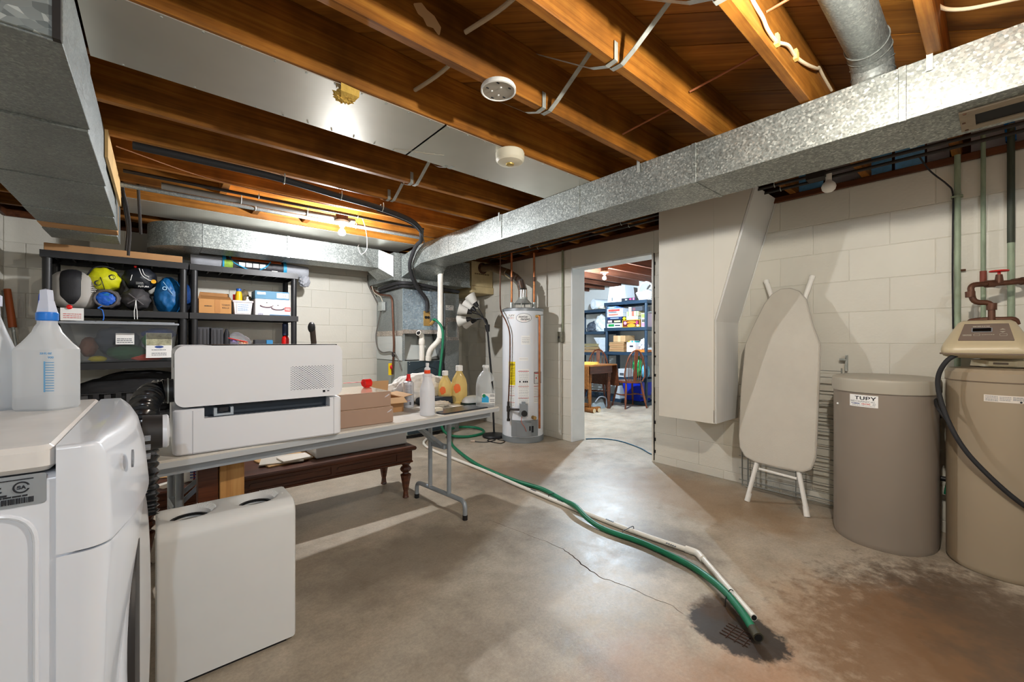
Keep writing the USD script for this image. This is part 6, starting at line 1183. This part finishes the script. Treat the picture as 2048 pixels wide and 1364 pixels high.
# water pipes on the wall and the valve loop over the softener
GM = M['green']
for lab, y, r, zt in (('left green-stained water pipe with a black cord along it', .150, .0135, 2.30), ('middle green-stained water pipe with a red-brown joint', .052, .010, 2.30), ('right dark and green water pipe beside the valve', -.047, .0135, 2.30)):
    t = Thing('wall_pipe', lab, 'pipe', (XR - .025, y, .3)); t.part('pipe', cyl((XR - .025, y, .25), (XR - .025, y, zt if y < 0 else zt), r, n=14), GM)
    if y > .1:
        t.part('cord', tube([(3.35, .30, 2.21), (3.42, .255, 2.12), (3.49, .19, 2.04), (XR - .03, .168, 1.98), (XR - .028, .168, 1.8), (XR - .03, .169, 1.5), (XR - .028, .167, 1.2)], .004, 8, 5), M['ins']); t.part('clamp', box(XR - .042, XR - .004, .128, .176, 1.955, 1.965), GM, smooth=False)
        t.part('hanger', cyl((XR - .025, .15, 1.535), (XR - .02, .118, 1.535), .006, n=8), M['brown'])
    elif y > 0: t.part('joint', cyl((XR - .025, y, 1.44), (XR - .025, y, 1.52), .0135, n=12), mat('rust_red', (126, 62, 46), .6))
    else: t.part('dark_coating', cyl((XR - .025, y, 1.66), (XR - .025, y, 2.28), .0145, n=14), mat('tarnish_dark', (56, 62, 50), .6, var=.4, vs=25, stretch=(1, 1, .3)))
vl = Thing('valve_loop', 'brown copper pipe loop with a red-handled valve above the softener', 'pipe', (3.22, .03, 1.22))
R_ = .0135
vl.part('pipe', bentpipe([(3.27, .02, 1.20), (3.27, .02, 1.33), (3.25, .082, 1.33), (3.25, .095, 1.425), (3.33, -.02, 1.43), (3.36, -.085, 1.435), (3.45, -.085, 1.45), (XR - .03, -.05, 1.45)], R_, .03, 14), M['brown'])
for p, q in (((3.27, .02, 1.29), (3.27, .02, 1.325)), ((3.25, .093, 1.36), (3.25, .094, 1.39)), ((3.29, .04, 1.427), (3.31, .012, 1.429)), ((3.36, -.08, 1.435), (3.375, -.085, 1.44))): vl.part('fitting', cyl(p, q, .019, n=14), M['brown'])
vv = vl.part('valve_body', cyl((3.318, -.005, 1.43), (3.318, -.005, 1.475), .017, .012, 14), M['brown']); vl.part('valve_wheel', union([lathe([(.034, -.003), (.036, 0), (.034, .004)], (3.318, -.005, 1.492), 20), cyl((3.318, -.005, 1.47), (3.318, -.005, 1.494), .006, n=10)]), M['ink_red'], vv)
vl.part('manifold', tube([(3.30, .10, 1.215), (3.29, .095, 1.235), (3.28, .06, 1.242), (3.28, -.01, 1.242), (3.29, -.055, 1.24), (3.30, -.065, 1.215)], .0115, 12, 4), M['brown'])

# rim bays above the right wall: pipes, blue foil, unlit bulb
for lab, x, z in (('front black iron pipe running along under the joists by the right wall', 3.178, 2.184), ('rear black iron pipe running along under the joists by the right wall', 3.30, 2.186)):
    t = Thing('iron_pipe', lab, 'pipe', (x, 2.2, z)); t.part('pipe', cyl((x, -.4, z), (x, 4.3, z), .010, n=12), M['iron'])
    for y in (.98, 2.2, 3.4): t.part('hanger', tube([(x - .017, y, 2.199), (x - .017, y, z), (x, y, z - .013), (x + .017, y, z), (x + .017, y, 2.199)], .003, 6), M['steel'])
M['bluefoil'] = mat('blue_sheet', (110, 178, 232), .4, metal=.0, var=.3, vs=14, bump=.2, bs=20); M['greyfoil'] = mat('grey_bay', (150, 150, 156), .6, var=.15, vs=8)
for i, (a, b, mtt, lab) in enumerate(((.80, .975, 'bluefoil', 'pale blue sheet in the joist bay right of the chase'), (.56, .79, 'greyfoil', 'grey sheet in the joist bay behind the unlit bulb'), (.44, .55, 'bluefoil', 'narrow blue sheet in the middle joist bay by the wall'), (.29, .425, 'bluefoil', 'blue sheet beside the narrow one in the joist bay'), (.185, .28, 'greyfoil', 'grey sheet in the joist bay above the green pipes'), (-.20, .10, 'greyfoil', 'wide grey sheet in the rightmost joist bay'))):
    one('bay_sheet', box(XR + .05, XR + .06, a, b, 2.201, 2.40), M[mtt], lab, 'sheet', smooth=False)
one('blue_pipe', tube([(XR + .0, -.048, 2.215), (XR + .0, -.045, 2.27), (XR - .01, -.04, 2.33)], .02, 12, 4), mat('blue_plastic_pipe', (20, 110, 190), .25, coat=.5), 'short glossy blue pipe stub above the right wall pipe', 'pipe')
ub = Thing('unlit_bulb', 'white unlit bulb in a plain socket by the right wall', 'lamp', (3.2, .688, 2.08))
ub.part('socket', cyl((3.2, .688, 2.199), (3.2, .688, 2.135), .018, .016, 16), M['porc']); ub.part('globe', lathe([(.016, .02), (.018, .012), (.033, -.004), (.039, -.022), (.034, -.042), (.02, -.055), (.004, -.059)], (3.2, .688, 2.12), 24), M['glass']); ub.part('box', box(3.16, 3.24, .70, .80, 2.16, 2.199), M['iron'], smooth=False)

# ceiling fittings
dp = Thing('cover_plate', 'round white ceiling cover plate with slots on a joist', 'plate', (1.091, 1.364, 2.17))
pr_ = lathe([(.070, 2.1995), (.074, 2.192), (.074, 2.180), (.069, 2.178), (.066, 2.184), (.001, 2.185)], (1.091, 1.364, 0), 44); dp.part('plate', pr_, M['white'], smooth=30)
M['plate_in'] = mat('plate_grey', (176, 170, 160), .5)
dp.part('disc', lathe([(.066, 2.1845), (.066, 2.182), (.001, 2.1815)], (1.091, 1.364, 0), 40), M['plate_in'])
for a, r in ((.4, .05), (1.4, .055), (2.9, .05), (4.0, .055), (5.2, .05)): dp.part('slot', box(1.091 + r * math.cos(a) - .006, 1.091 + r * math.cos(a) + .006, 1.364 + r * math.sin(a) - .0025, 1.364 + r * math.sin(a) + .0025, 2.180, 2.1817), M['ink'], smooth=False)
for a in (.9, 2.5, 4.4): dp.part('boss', cyl((1.091 + .028 * math.cos(a), 1.364 + .028 * math.sin(a), 2.182), (1.091 + .028 * math.cos(a), 1.364 + .028 * math.sin(a), 2.178), .004, n=8), M['label'])
sd = Thing('smoke_detector', 'round cream smoke detector hanging under the bright sheet metal', 'smoke detector', (1.515, 1.79, 2.13))
sd.part('housing', lathe([(.05, 2.199), (.078, 2.196), (.082, 2.186), (.080, 2.150), (.07, 2.138), (.04, 2.130), (.0, 2.129)][:-1], (1.515, 1.79, 0), 48), mat('detector_cream', (216, 210, 190), .4)); sd.part('sounder', lathe([(.024, 2.1305), (.022, 2.124), (.004, 2.122)], (1.515, 1.79, 0), 20), mat('detector_brass', (196, 168, 90), .35, metal=.5, var=.4, vs=90)); 
md = Thing('mud_nest', 'torn scrap of yellow insulation caught between joist and sheet metal', 'insulation', (.605, 1.79, 2.16))
M['yel_ins'] = mat('yellow_insulation', (206, 170, 84), .9, bump=.5, bs=60, var=.15, vs=30)
md.part('scrap', hull([(.575, 1.755, 2.195), (.655, 1.765, 2.196), (.575, 1.76, 2.165), (.655, 1.77, 2.170), (.59, 1.80, 2.155), (.645, 1.80, 2.16)]), M['yel_ins'], smooth=False); md.part('fluff', blob((.605, 1.815, 2.172), (.042, .03, .022), 8, .6, 5, 3), M['yel_ins'])
# white cable down the face of the joist at the right, with two clips
wc = Thing('white_cable', 'white electrical cable clipped along the orange joist near the round duct', 'cable', (1.7, .53, 2.25))
yf = .58 - .046
wc.part('sheath', tube([(1.2, yf, 2.36), (1.38, yf, 2.31), (1.519, yf, 2.272), (1.596, yf - .004, 2.253), (1.645, yf - .004, 2.235), (1.748, yf, 2.243), (1.86, yf - .006, 2.276), (1.971, yf, 2.287), (2.086, yf - .008, 2.301), (2.24, yf - .012, 2.345), (2.298, yf - .004, 2.378), (2.399, yf, 2.377), (2.536, yf, 2.37)], .0065, 10, 8), mat('cable_white', (230, 214, 184), .5))
for x, z in ((1.748, 2.243), (1.971, 2.287)): wc.part('clip', union([box(x - .012, x + .012, yf - .010, yf + .005, z - .016, z + .016), box(x - .003, x + .02, yf - .006, yf + .004, z + .012, z + .03)]), mat('clip_yellow', (232, 206, 120), .5), smooth=False)
one('white_cable', tube([(2.10, .16, 2.40), (2.13, .15, 2.36), (2.162, .126, 2.332), (2.219, .077, 2.33), (2.268, .006, 2.332), (2.31, -.06, 2.335), (2.4, -.2, 2.34)], .0065, 10, 6), mat('cable_white', (230, 214, 184), .5), 'white electrical cable crossing the joist bay at the top right corner', 'cable', smooth=True)
# flat cables passing through the joists
for lab, p, q in (('flat grey cable slanting through the joists above the sheet metal', (.90, 1.79, 2.29), (1.02, 1.42, 2.40)), ('flat pale cable slanting through the joists at the top centre', (.91, 1.345, 2.33), (1.02, 1.0, 2.42))):
    P = np.array([p, np.array(p) * .5 + np.array(q) * .5 + [0, 0, -.02], q]); t = Thing('flat_cable', lab, 'cable', np.mean(P, axis=0)); tb_ = tube(P, .009, 10, 6); t.part('sheath', tb_, mat('cable_aged', (176, 160, 136), .5))
for lab, p, q in (('thin copper line slanting between the joists left of the round duct', (1.66, .54, 2.31), (1.78, .2, 2.41)), ('thin brown line from the joist to the main duct in the upper right', (1.90, .94, 2.30), (2.0, .62, 2.39)), ('thin brown line further along the main duct', (1.95, 1.345, 2.27), (2.1, 1.02, 2.39))):
    one('thin_line', cyl(p, q, .005, n=8), mat('copper_brown_line', (160, 96, 60), .5), lab, 'wire')
for lab, y, zt in (('short bright hanger tab near the top right of the main duct', .165, .0), ('tiny hanger tab on the main duct below the middle joists', 1.40, .0), ('hanger tab at the far part of the main duct', 2.735, .0)):
    one('duct_hanger', box(2.190, 2.1945, y - .009, y + .009, 2.14, 2.215), M['steel'], lab, 'hanger', smooth=False)
# ================================================================== the room beyond the doorway
M['shelf2'] = mat('shelf_navy', (36, 58, 78), .45)
shelving('tall dark blue plastic shelving unit seen through the doorway, with board games', (6.45, 4.855, 0), -90, .905, .45, [.06, .467, .93, 1.375, 1.85], M['shelf2'])
shelving('lower dark blue shelving unit at the left through the doorway', (6.62, 5.80, 0), -90, .905, .40, [.06, .45, .90, 1.32, 1.755], M['shelf2'])
def bx2(name, lab, y0, y1, z0, z1, col, cat='box', x=6.47, d=.25, parts=()):
    t = Thing(name, lab, cat, (x + d / 2, (y0 + y1) / 2, z0)); q = t.part('box', box(x, x + d, y0, y1, z0 + .001, z1, .002), mat(name + '_' + str(len(_mats)), col, .5), smooth=False)
    for nm, a, b, c_, e, cl in parts: t.part(nm, box(x - .0012, x, y1 - (y1 - y0) * b, y1 - (y1 - y0) * a, z0 + (z1 - z0) * c_, z0 + (z1 - z0) * e), mat('p_%d_%d_%d' % cl, cl, .5), q, smooth=False)
    return t
z = 1.376
bx2('board_game', 'white board game with green pictures, lowest of the left games stack', 4.48, 4.80, z, z + .085, (222, 226, 220), 'board game', parts=(('picture', .1, .5, .3, .8, (30, 140, 70)), ('title', .55, .9, .35, .6, (60, 70, 80))))
bx2('board_game', 'dark board game with white lettering, second from below in the left stack', 4.48, 4.80, z + .086, z + .155, (40, 42, 46), 'board game', parts=(('title', .5, .92, .25, .7, (210, 220, 160)), ('picture', .05, .35, .2, .8, (200, 180, 190))))
bx2('board_game', 'navy board game with pale lettering in the middle of the left stack', 4.48, 4.79, z + .156, z + .20, (36, 56, 110), 'board game', parts=(('title', .2, .8, .3, .7, (170, 190, 220)),))
bx2('board_game', 'pale grey boxed game with a red title in the left stack', 4.45, 4.80, z + .201, z + .275, (214, 220, 228), 'board game', parts=(('title', .1, .7, .4, .75, (190, 120, 100)),))
bx2('board_game', 'white boxed game with a pink title near the top of the left stack', 4.45, 4.80, z + .276, z + .36, (206, 214, 226), 'board game', parts=(('title', .08, .8, .35, .8, (196, 84, 76)), ('subtitle', .1, .6, .1, .25, (60, 70, 90))))
bx2('board_game', 'blue thin boxed game on top of the left stack', 4.60, 4.79, z + .361, z + .40, (120, 160, 214), 'board game', parts=(('title', .2, .8, .3, .7, (220, 226, 240)),))
t = bx2('board_game', 'large brown and gold illustrated board game on its side in the middle', 4.09, 4.46, z, z + .135, (96, 32, 26), 'board game')
q = t.path
for (y_, z_, a, b, cl) in ((4.275, z + .09, .10, .022, (238, 176, 40)), (4.275, z + .035, .085, .03, (226, 150, 40)), (4.40, z + .08, .03, .03, (226, 150, 190)), (4.16, z + .08, .02, .035, (176, 60, 110)), (4.14, z + .03, .03, .02, (226, 200, 150))): t.part('picture', orient(poly(affinity.scale(Point(0, 0).buffer(1), a, b), .0014), (6.4695, y_, z_), (0, -1, 0), (0, 0, 1)), mat('p_%d_%d_%d' % cl, cl, .5))
t.part('gold_frame', cut(box(6.4675, 6.4698, 4.092, 4.458, z + .003, z + .133), [box(6.4, 6.5, 4.102, 4.448, z + .011, z + .125)]), mat('p_gold', (232, 170, 40), .5), smooth=False); t.part('lettering', text('BONANZA', .026, (6.467, 4.275, z + .088), (0, -1, 0), (0, 0, 1), .001, True, True, .16), mat('p_red', (190, 50, 30), .5))
bx2('board_game', 'pale green striped box lying on the gold board game', 4.14, 4.38, z + .136, z + .20, (206, 220, 200), 'board game'); bx2('board_game', 'pale yellow box with red stripes below the dark game', 4.13, 4.37, z + .201, z + .285, (232, 224, 170), 'board game', parts=(('stripe', .45, .52, 0, 1, (214, 50, 50)), ('stripe', .55, .62, 0, 1, (214, 50, 50)), ('stripe', .1, .16, 0, 1, (120, 170, 80)), ('stripe', .85, .9, 0, 1, (120, 170, 80))))
bx2('board_game', 'dark grey boxed game at the top of the middle stack', 4.05, 4.33, z + .286, z + .365, (70, 76, 86), 'board game', parts=(('label', 0, .22, 0, 1, (206, 212, 226)), ('title', .3, .5, .2, .8, (120, 80, 90)))); bx2('board_game', 'upright pink and green box at the right of the games', 3.985, 4.075, z, z + .245, (210, 190, 210), 'board game', parts=(('picture', .1, .9, .65, .95, (150, 200, 90)), ('picture', .2, .8, .35, .55, (90, 90, 80)), ('picture', .1, .9, .05, .3, (196, 130, 190))))
one('yellow_ball', blob((6.50, 4.44, z + .165), (.03, .03, .03), 1, .02), mat('ball_yellow', (236, 220, 30), .5), 'small yellow ball on the gold board game', 'ball')
# third tier: cardboard, white bin, wrap
z = .931
for i in range(5): bx2('flat_carton', ('lowest', 'second', 'third', 'fourth', 'fifth')[i] + ' of the flat brown cartons stacked on the middle tier', 4.43 + .006 * (i % 2), 4.76 - .01 * (i % 3), z + .036 * i, z + .036 * i + .035, (176 + 6 * (i % 2), 138, 96), 'carton')
bx2('brown_carton', 'brown carton on top of the flat carton stack on the middle tier', 4.40, 4.66, z + .181, z + .30, (196, 158, 114), 'carton', d=.3, parts=(('tape', .38, .6, 0, 1, (216, 184, 142)),))
t = bx2('white_bin', 'white open storage bin with a small dark label on the middle tier', 4.19, 4.37, z, z + .175, (234, 238, 242), 'bin', parts=(('label', .35, .75, .5, .68, (60, 60, 74)),))
for i, cl in enumerate(((40, 150, 150), (210, 214, 220), (60, 170, 190), (226, 226, 226), (220, 210, 80))): t.part('spine', box(6.5, 6.66, 4.195 + .034 * i, 4.22 + .034 * i, z + .17, z + .20 + .008 * (i % 2)), mat('p_%d_%d_%d' % cl, cl, .5), smooth=False)
one('crumpled_wrap', lump((6.60, 4.10, z + .13), (.08, .075, .11), 51, .5, 4, z + .05, 3), mat('silver_white_wrap', (206, 210, 218), .3, coat=.4, bump=.3, bs=20), 'crumpled white and silver wrap on the orange tray', 'wrap', smooth=False); bx2('orange_tray', 'flat orange box under the crumpled wrap', 3.99, 4.19, z, z + .045, (226, 130, 52), 'box', d=.2)
# top of the tall unit
z = 1.851
t = Thing('styrofoam_box', 'large white tapered container on top of the tall blue shelving', 'container', (6.65, 4.55, z)); t.part('tub', hull([(x, y, zz) for x0_, x1_, y0_, y1_, zz in ((6.48, 6.80, 4.40, 4.80, z + .001), (6.50, 6.78, 4.43, 4.77, z + .30)) for x in (x0_, x1_) for y in (y0_, y1_)]), mat('container_white', (226, 232, 236), .5), smooth=False); t.part('handle', box(6.474, 6.48, 4.68, 4.70, z + .03, z + .09), M['ink_grey'], smooth=False)
bx2('dark_box', 'flat dark box with pink print in front of the white container', 4.17, 4.47, z, z + .055, (42, 50, 62), 'box', x=6.455, d=.02 + .0, parts=(('print', .55, .7, .3, .8, (226, 60, 120)), ('print', .25, .4, .3, .7, (210, 214, 220)), ('print', .78, .9, .2, .9, (226, 120, 160))))
M['wicker'] = mat('white_wicker', (234, 236, 238), .6)
wk = Thing('wicker_basket', 'white wicker basket with a tall hoop handle on top of the shelving', 'basket', (6.62, 4.08, z))
bc_ = np.array([6.62, 4.075, z])
for i in range(6):
    k = i / 5; r1, r2 = .10 + .05 * k, .11 + .055 * k; wk.part('woven_row', tube([bc_ + [r1 * math.cos(a), r2 * math.sin(a), .015 + .024 * i + .004 * math.sin(a * 12 + i * math.pi)] for a in np.linspace(0, 2 * np.pi, 49)], .0135, 8), M['wicker'])
wk.part('liner', lathe([(.09, .002), (.095, .01), (.135, .13)], bc_, 24), M['wicker']); wk.part('hoop', tube([bc_ + [0, .155 * math.cos(a), .13 + .20 * math.sin(a)] for a in np.linspace(0, math.pi, 24)], .015, 10), M['wicker']); wk.part('contents', blob(bc_ + [0, -.04, .145], (.09, .09, .05), 5, .3, 4, 3), mat('pale_tissue', (206, 214, 222), .6))
# lower unit at the left
t = Thing('rolled_mat', 'white rolled mat lying on top of the lower shelving unit', 'roll', (6.8, 5.25, 1.757)); t.part('roll', cyl((6.56, 5.20, 1.86), (6.98, 5.05, 1.86), .10, n=32), mat('roll_white', (220, 228, 234), .6)); t.part('core', cyl((6.558, 5.2005, 1.86), (6.556, 5.201, 1.86), .05, n=20), mat('roll_white2', (232, 238, 242), .6))
one('folded_cloth', lump((6.66, 5.02, 1.79), (.10, .12, .045), 55, .3, 3, 1.757, 3), mat('cream_cloth', (226, 222, 208), .8), 'cream folded cloth beside the rolled mat', 'cloth', smooth=True)
one('white_sack', lump((6.74, 5.13, 1.46), (.10, .15, .19), 57, .3, 2.5, 1.322, 4), mat('white_bag_plastic', (222, 228, 232), .4, bump=.3, bs=16), 'white plastic sack on the second tier of the lower unit', 'bag', smooth=True)
one('dark_bundle', lump((6.70, 5.33, 1.40), (.10, .12, .12), 58, .35, 3, 1.322, 3), mat('dark_bundle', (70, 78, 90), .6, var=.5, vs=18), 'dark mixed bundle left of the white plastic sack', 'bundle', smooth=True)
t = Thing('leaning_board', 'white printed board leaning on the third tier of the lower unit', 'board', (6.7, 5.06, .902)); t.part('board', hull([(6.66, 4.92, .903), (6.68, 4.92, .903), (6.66, 5.06, .903), (6.68, 5.06, .903), (6.70, 5.00, 1.20), (6.72, 5.00, 1.20), (6.70, 5.30, 1.20), (6.72, 5.30, 1.20)]), mat('board_white', (206, 212, 220), .5, var=.15, vs=20), smooth=False)
for i in range(3): bx2('wood_offcut', ('lowest', 'middle', 'top')[i] + ' timber offcut piled at the left of the lower unit', 5.12 + .02 * i, 5.5, .902 + .06 * i, .955 + .06 * i, (170 - 12 * i, 132, 92), 'timber', x=6.63)
# lower tiers behind the chairs
t = Thing('blue_bin', 'bright blue plastic tub on the bottom tier behind the chair', 'tub', (6.65, 4.26, .062)); t.part('tub', cut(hull([(x, y, zz) for x0_, x1_, y0_, y1_, zz in ((6.50, 6.82, 4.11, 4.42, .062), (6.47, 6.86, 4.07, 4.46, .40)) for x in (x0_, x1_) for y in (y0_, y1_)]), [box(6.50, 6.83, 4.10, 4.43, .09, .5)]), mat('bin_blue', (24, 50, 196), .35), smooth=False); t.part('rim', cut(box(6.46, 6.87, 4.06, 4.47, .385, .402), [box(6.49, 6.84, 4.09, 4.44, .3, .5)]), mat('bin_blue', (24, 50, 196), .35), smooth=False)
one('green_bag', lump((6.60, 4.22, .66), (.08, .09, .185), 61, .35, 3, .469, 3), mat('green_foil_bag', (26, 140, 70), .25, coat=.5, var=.6, vs=12), 'shiny green bag on the second tier behind the chair', 'bag', smooth=True)
t = Thing('picture_bag', 'blue and white printed bag right of the shiny green bag', 'bag', (6.58, 4.06, .469)); t.part('bag', lump((6.58, 4.06, .59), (.07, .075, .13), 62, .2, 3, .469, 3), mat('sky_bag', (110, 176, 206), .4, var=.4, vs=10), smooth=True)
bx2('white_carton', 'white printed carton left of the green bag on the second tier', 4.40, 4.55, .468, .62, (214, 216, 218), 'carton', parts=(('print', .2, .8, .2, .5, (90, 96, 104)),)); bx2('white_packet', 'white packet on the bottom tier near the table leg', 4.52, 4.62, .062, .30, (210, 216, 220), 'packet')
# drop-leaf table, envelopes, chairs
M['oak'] = wood('golden_oak', (92, 54, 22), (132, 82, 38), (160, 106, 54), grain=(1.2, 26, 26), rough=.4, blotch=.2, rnd=.05); M['cherry'] = wood('cherry_stain', (72, 34, 18), (112, 56, 30), (138, 78, 44), grain=(22, 22, 1.4), rough=.3, blotch=.2, rnd=.05, spec=.5)
dt = Thing('drop_leaf_table', 'old drop-leaf wooden table standing in the room beyond the doorway', 'table', (5.48, 4.65, 0))
dt.part('top', box(5.15, 5.86, 4.14, 5.15, .722, .745, .004), M['oak'], smooth=False); dt.part('apron', cut(box(5.22, 5.80, 4.20, 5.09, .60, .722), [box(5.25, 5.77, 4.23, 5.06, .5, .7)]), M['walnut'], smooth=False)
dt.part('leaf', box(5.125, 5.148, 4.16, 5.13, .37, .735, .004), M['oak'], smooth=False); dt.part('leaf', hull([(5.865, 4.16, .735), (5.883, 4.16, .735), (5.865, 5.13, .735), (5.883, 5.13, .735), (5.93, 4.16, .37), (5.948, 4.16, .37), (5.93, 5.13, .37), (5.948, 5.13, .37)]), M['walnut'], smooth=False)
tl_ = [(.03, 0), (.026, .03), (.018, .05), (.026, .10), (.03, .2), (.028, .42), (.022, .46), (.032, .48), (.032, .50), (.036, .52), (.036, .72)]
for lx, ly in ((5.26, 4.24), (5.76, 4.24), (5.26, 5.05), (5.76, 5.05)): dt.part('leg', lathe(tl_, (lx, ly, 0), 16), M['oak'] if lx < 5.4 else M['walnut'])
dt.part('stretcher', box(5.25, 5.28, 4.24, 5.05, .07, .13, .006), M['oak'], smooth=False); dt.part('foot_rail', box(5.18, 5.50, 4.20, 4.27, .0, .06, .01), M['oak'], smooth=False)
for i, (a, lab) in enumerate(((0, 'bottom'), (7, 'middle'), (-5, 'top'))):
    mm = box(-.16, .16, -.12, .12, 0, .011, .003); mm.apply_transform(trimesh.transformations.rotation_matrix(math.radians(20 + a), [0, 0, 1])); mm.apply_translation([5.38 + .02 * i, 4.34 + .03 * i, .7455 + .0115 * i]); one('envelope', mm, mat('envelope_yellow', (226, 172, 76), .6), lab + ' padded yellow envelope on the drop-leaf table', 'envelope', smooth=False)
def windsor(label, base, rot):
    t = Thing('windsor_chair', label, 'chair', base, rot=rot)          # local: sitter faces +y, back at y = -.2
    seat = hull([(x, y, zz) for x, y in affinity.scale(Point(0, 0).buffer(1, quad_segs=6), .215, .205).exterior.coords for zz in (.425, .455)]); t.part('seat', seat, M['cherry'])
    def hoop(a): return np.array([.195 * math.cos(a), -.165 - .05 * math.sin(a), .45 + .52 * math.sin(a) ** .8]) if 0 < a < math.pi else np.array([.195 * math.cos(a), -.165, .45])
    t.part('hoop', tube([np.array([-.15, -.16, .45])] + [hoop(a) * [1, 1, 1] for a in np.linspace(math.pi * .97, math.pi * .03, 26)] + [np.array([.15, -.16, .45])], .0125, 10), M['cherry'])
    for x in (-.13, -.085, .085, .13): zt = .45 + .52 * (max(0, 1 - (x / .195) ** 2)) ** .4; t.part('spindle', tube([(x * .85, -.165, .45), (x, -.20, zt - .01)], .0055, 8), M['cherry'])
    sp_ = orient(poly([(-.028, 0), (.028, 0), (.036, .12), (.022, .24), (.036, .40), (.030, .51), (-.030, .51), (-.036, .40), (-.022, .24), (-.036, .12)], .009), (0, -.17, .45), (1, 0, 0), (0, -.09, 1)); t.part('splat', sp_, M['cherry'], smooth=False)
    ft = {}
    for sx in (-1, 1):
        for sy in (-1, 1):
            a, b = np.array([sx * .14, sy * .13, .43]), np.array([sx * .205, sy * .21, 0]); ft[sx, sy] = (a, b)
            t.part('leg', tube([a, a * .65 + b * .35, a * .5 + b * .5, a * .25 + b * .75, a * .18 + b * .82, b], [.013, .021, .016, .02, .012, .014], 12), M['cherry'])
    for sx in (-1, 1):
        p = ft[sx, 1][0] * .5 + ft[sx, 1][1] * .5; q = ft[sx, -1][0] * .5 + ft[sx, -1][1] * .5; t.part('side_stretcher', tube([p, (p + q) / 2, q], [.008, .012, .008], 10), M['cherry'])
    p = np.array([-.172, 0, .215]); t.part('cross_stretcher', tube([p, p * [0, 1, 1], -p * [1, 0, -1]], [.008, .012, .008], 10), M['cherry'])
    return t
windsor('hoop-back wooden chair turned away from us beside the blue tub', (6.16, 4.11, 0), -24)
windsor('hoop-back wooden chair behind the drop-leaf table, facing it', (6.14, 4.80, 0), 118)
# clutter under the table
t = Thing('appliance_panel', 'pale grey plastic appliance panel leaning under the drop-leaf table', 'panel', (5.400, 4.6, 0)); t.part('panel', hull([(5.250, 4.50, .002), (5.280, 4.50, .002), (5.250, 4.85, .002), (5.280, 4.85, .002), (5.340, 4.56, .36), (5.360, 4.56, .36), (5.340, 4.85, .36), (5.360, 4.85, .36)]), mat('pale_panel', (186, 192, 192), .5), smooth=False)
t = Thing('grey_machine', 'low grey machine with a handle on the floor under the table', 'machine', (5.620, 4.38, 0)); t.part('housing', hull([(5.420, 4.30, .002), (5.760, 4.30, .002), (5.420, 4.60, .002), (5.760, 4.60, .002), (5.450, 4.33, .10), (5.700, 4.33, .16), (5.450, 4.58, .10), (5.700, 4.58, .16)]), mat('machine_grey', (140, 150, 154), .5), smooth=False); t.part('handle', tube([(5.500, 4.32, .12), (5.600, 4.30, .20), (5.760, 4.30, .16), (5.780, 4.30, .02)], .012, 10, 5), M['ink_grey'])
for i, (x, lab) in enumerate(((5.20, 'front short log-like timber lying by the table leg'), (5.32, 'rear short timber lying by the table leg'))): t = Thing('timber_piece', lab, 'timber', (x, 4.2, 0)); t.part('timber', cyl((x, 4.10 - .0 * i, .0365 + .0), (x + .02, 4.50, .0365), .036, n=14), M['oak']); t.part('cut_end', cyl((x - .0002, 4.098, .0365), (x, 4.10, .0365), .034, n=14), mat('cut_end', (206, 186, 150), .7))
one('extension_cord', tube([(3.74, 3.07, .006), (3.9, 2.95, .006), (3.95, 2.75, .006), (3.86, 2.45, .006), (3.74, 2.25, .006), (3.72, 2.12, .006)], .006, 8, 10), mat('blue_cord_dark', (30, 84, 110), .5), 'thin dark blue cord lying across the doorway threshold', 'cord')

# ------------------------------------------------------------------ things of one kind carry one group
GROUPS = dict(bridging_strap='bridging straps between the joists', stuff_sack='stuff sacks on the camping shelf', board_game='board games on the annex shelf', flat_carton='flat cartons stacked on the annex shelf', parcel='shrink-wrapped parcels on the table',
    envelope='envelopes', shelving_unit='plastic shelving units', windsor_chair='hoop-back chairs in the annex', ceiling_bulb='bare ceiling bulbs', wall_pipe='water pipes on the right wall', iron_pipe='iron pipes above the right wall', yellow_jug='yellow jugs on the table',
    wire_panel='wire shelf panels', water_pipe='copper pipes on the water heater', bay_sheet='sheets in the joist bays', drop_cable='drop cables by the return duct', tool_case='tool cases on the shelf', timber_post='timber posts under the table', gas_conduit='pipes under the back joists', flat_cable='flat cables through the joists', thin_line='thin lines between the joists', wood_offcut='timber offcuts', timber_piece='short timbers by the table', duct_hanger='hanger tabs of the main duct', joist_pan='sheet metal joist pans', paper_slip='paper slips on the coffee table', white_cable='white cables at the upper right')
import re as _re
for _p in stage.GetPrimAtPath('/World').GetChildren():
    _n = _re.sub(r'_[0-9]{3}$', '', _p.GetName())
    if _n in GROUPS: _p.SetCustomDataByKey('group', GROUPS[_n])
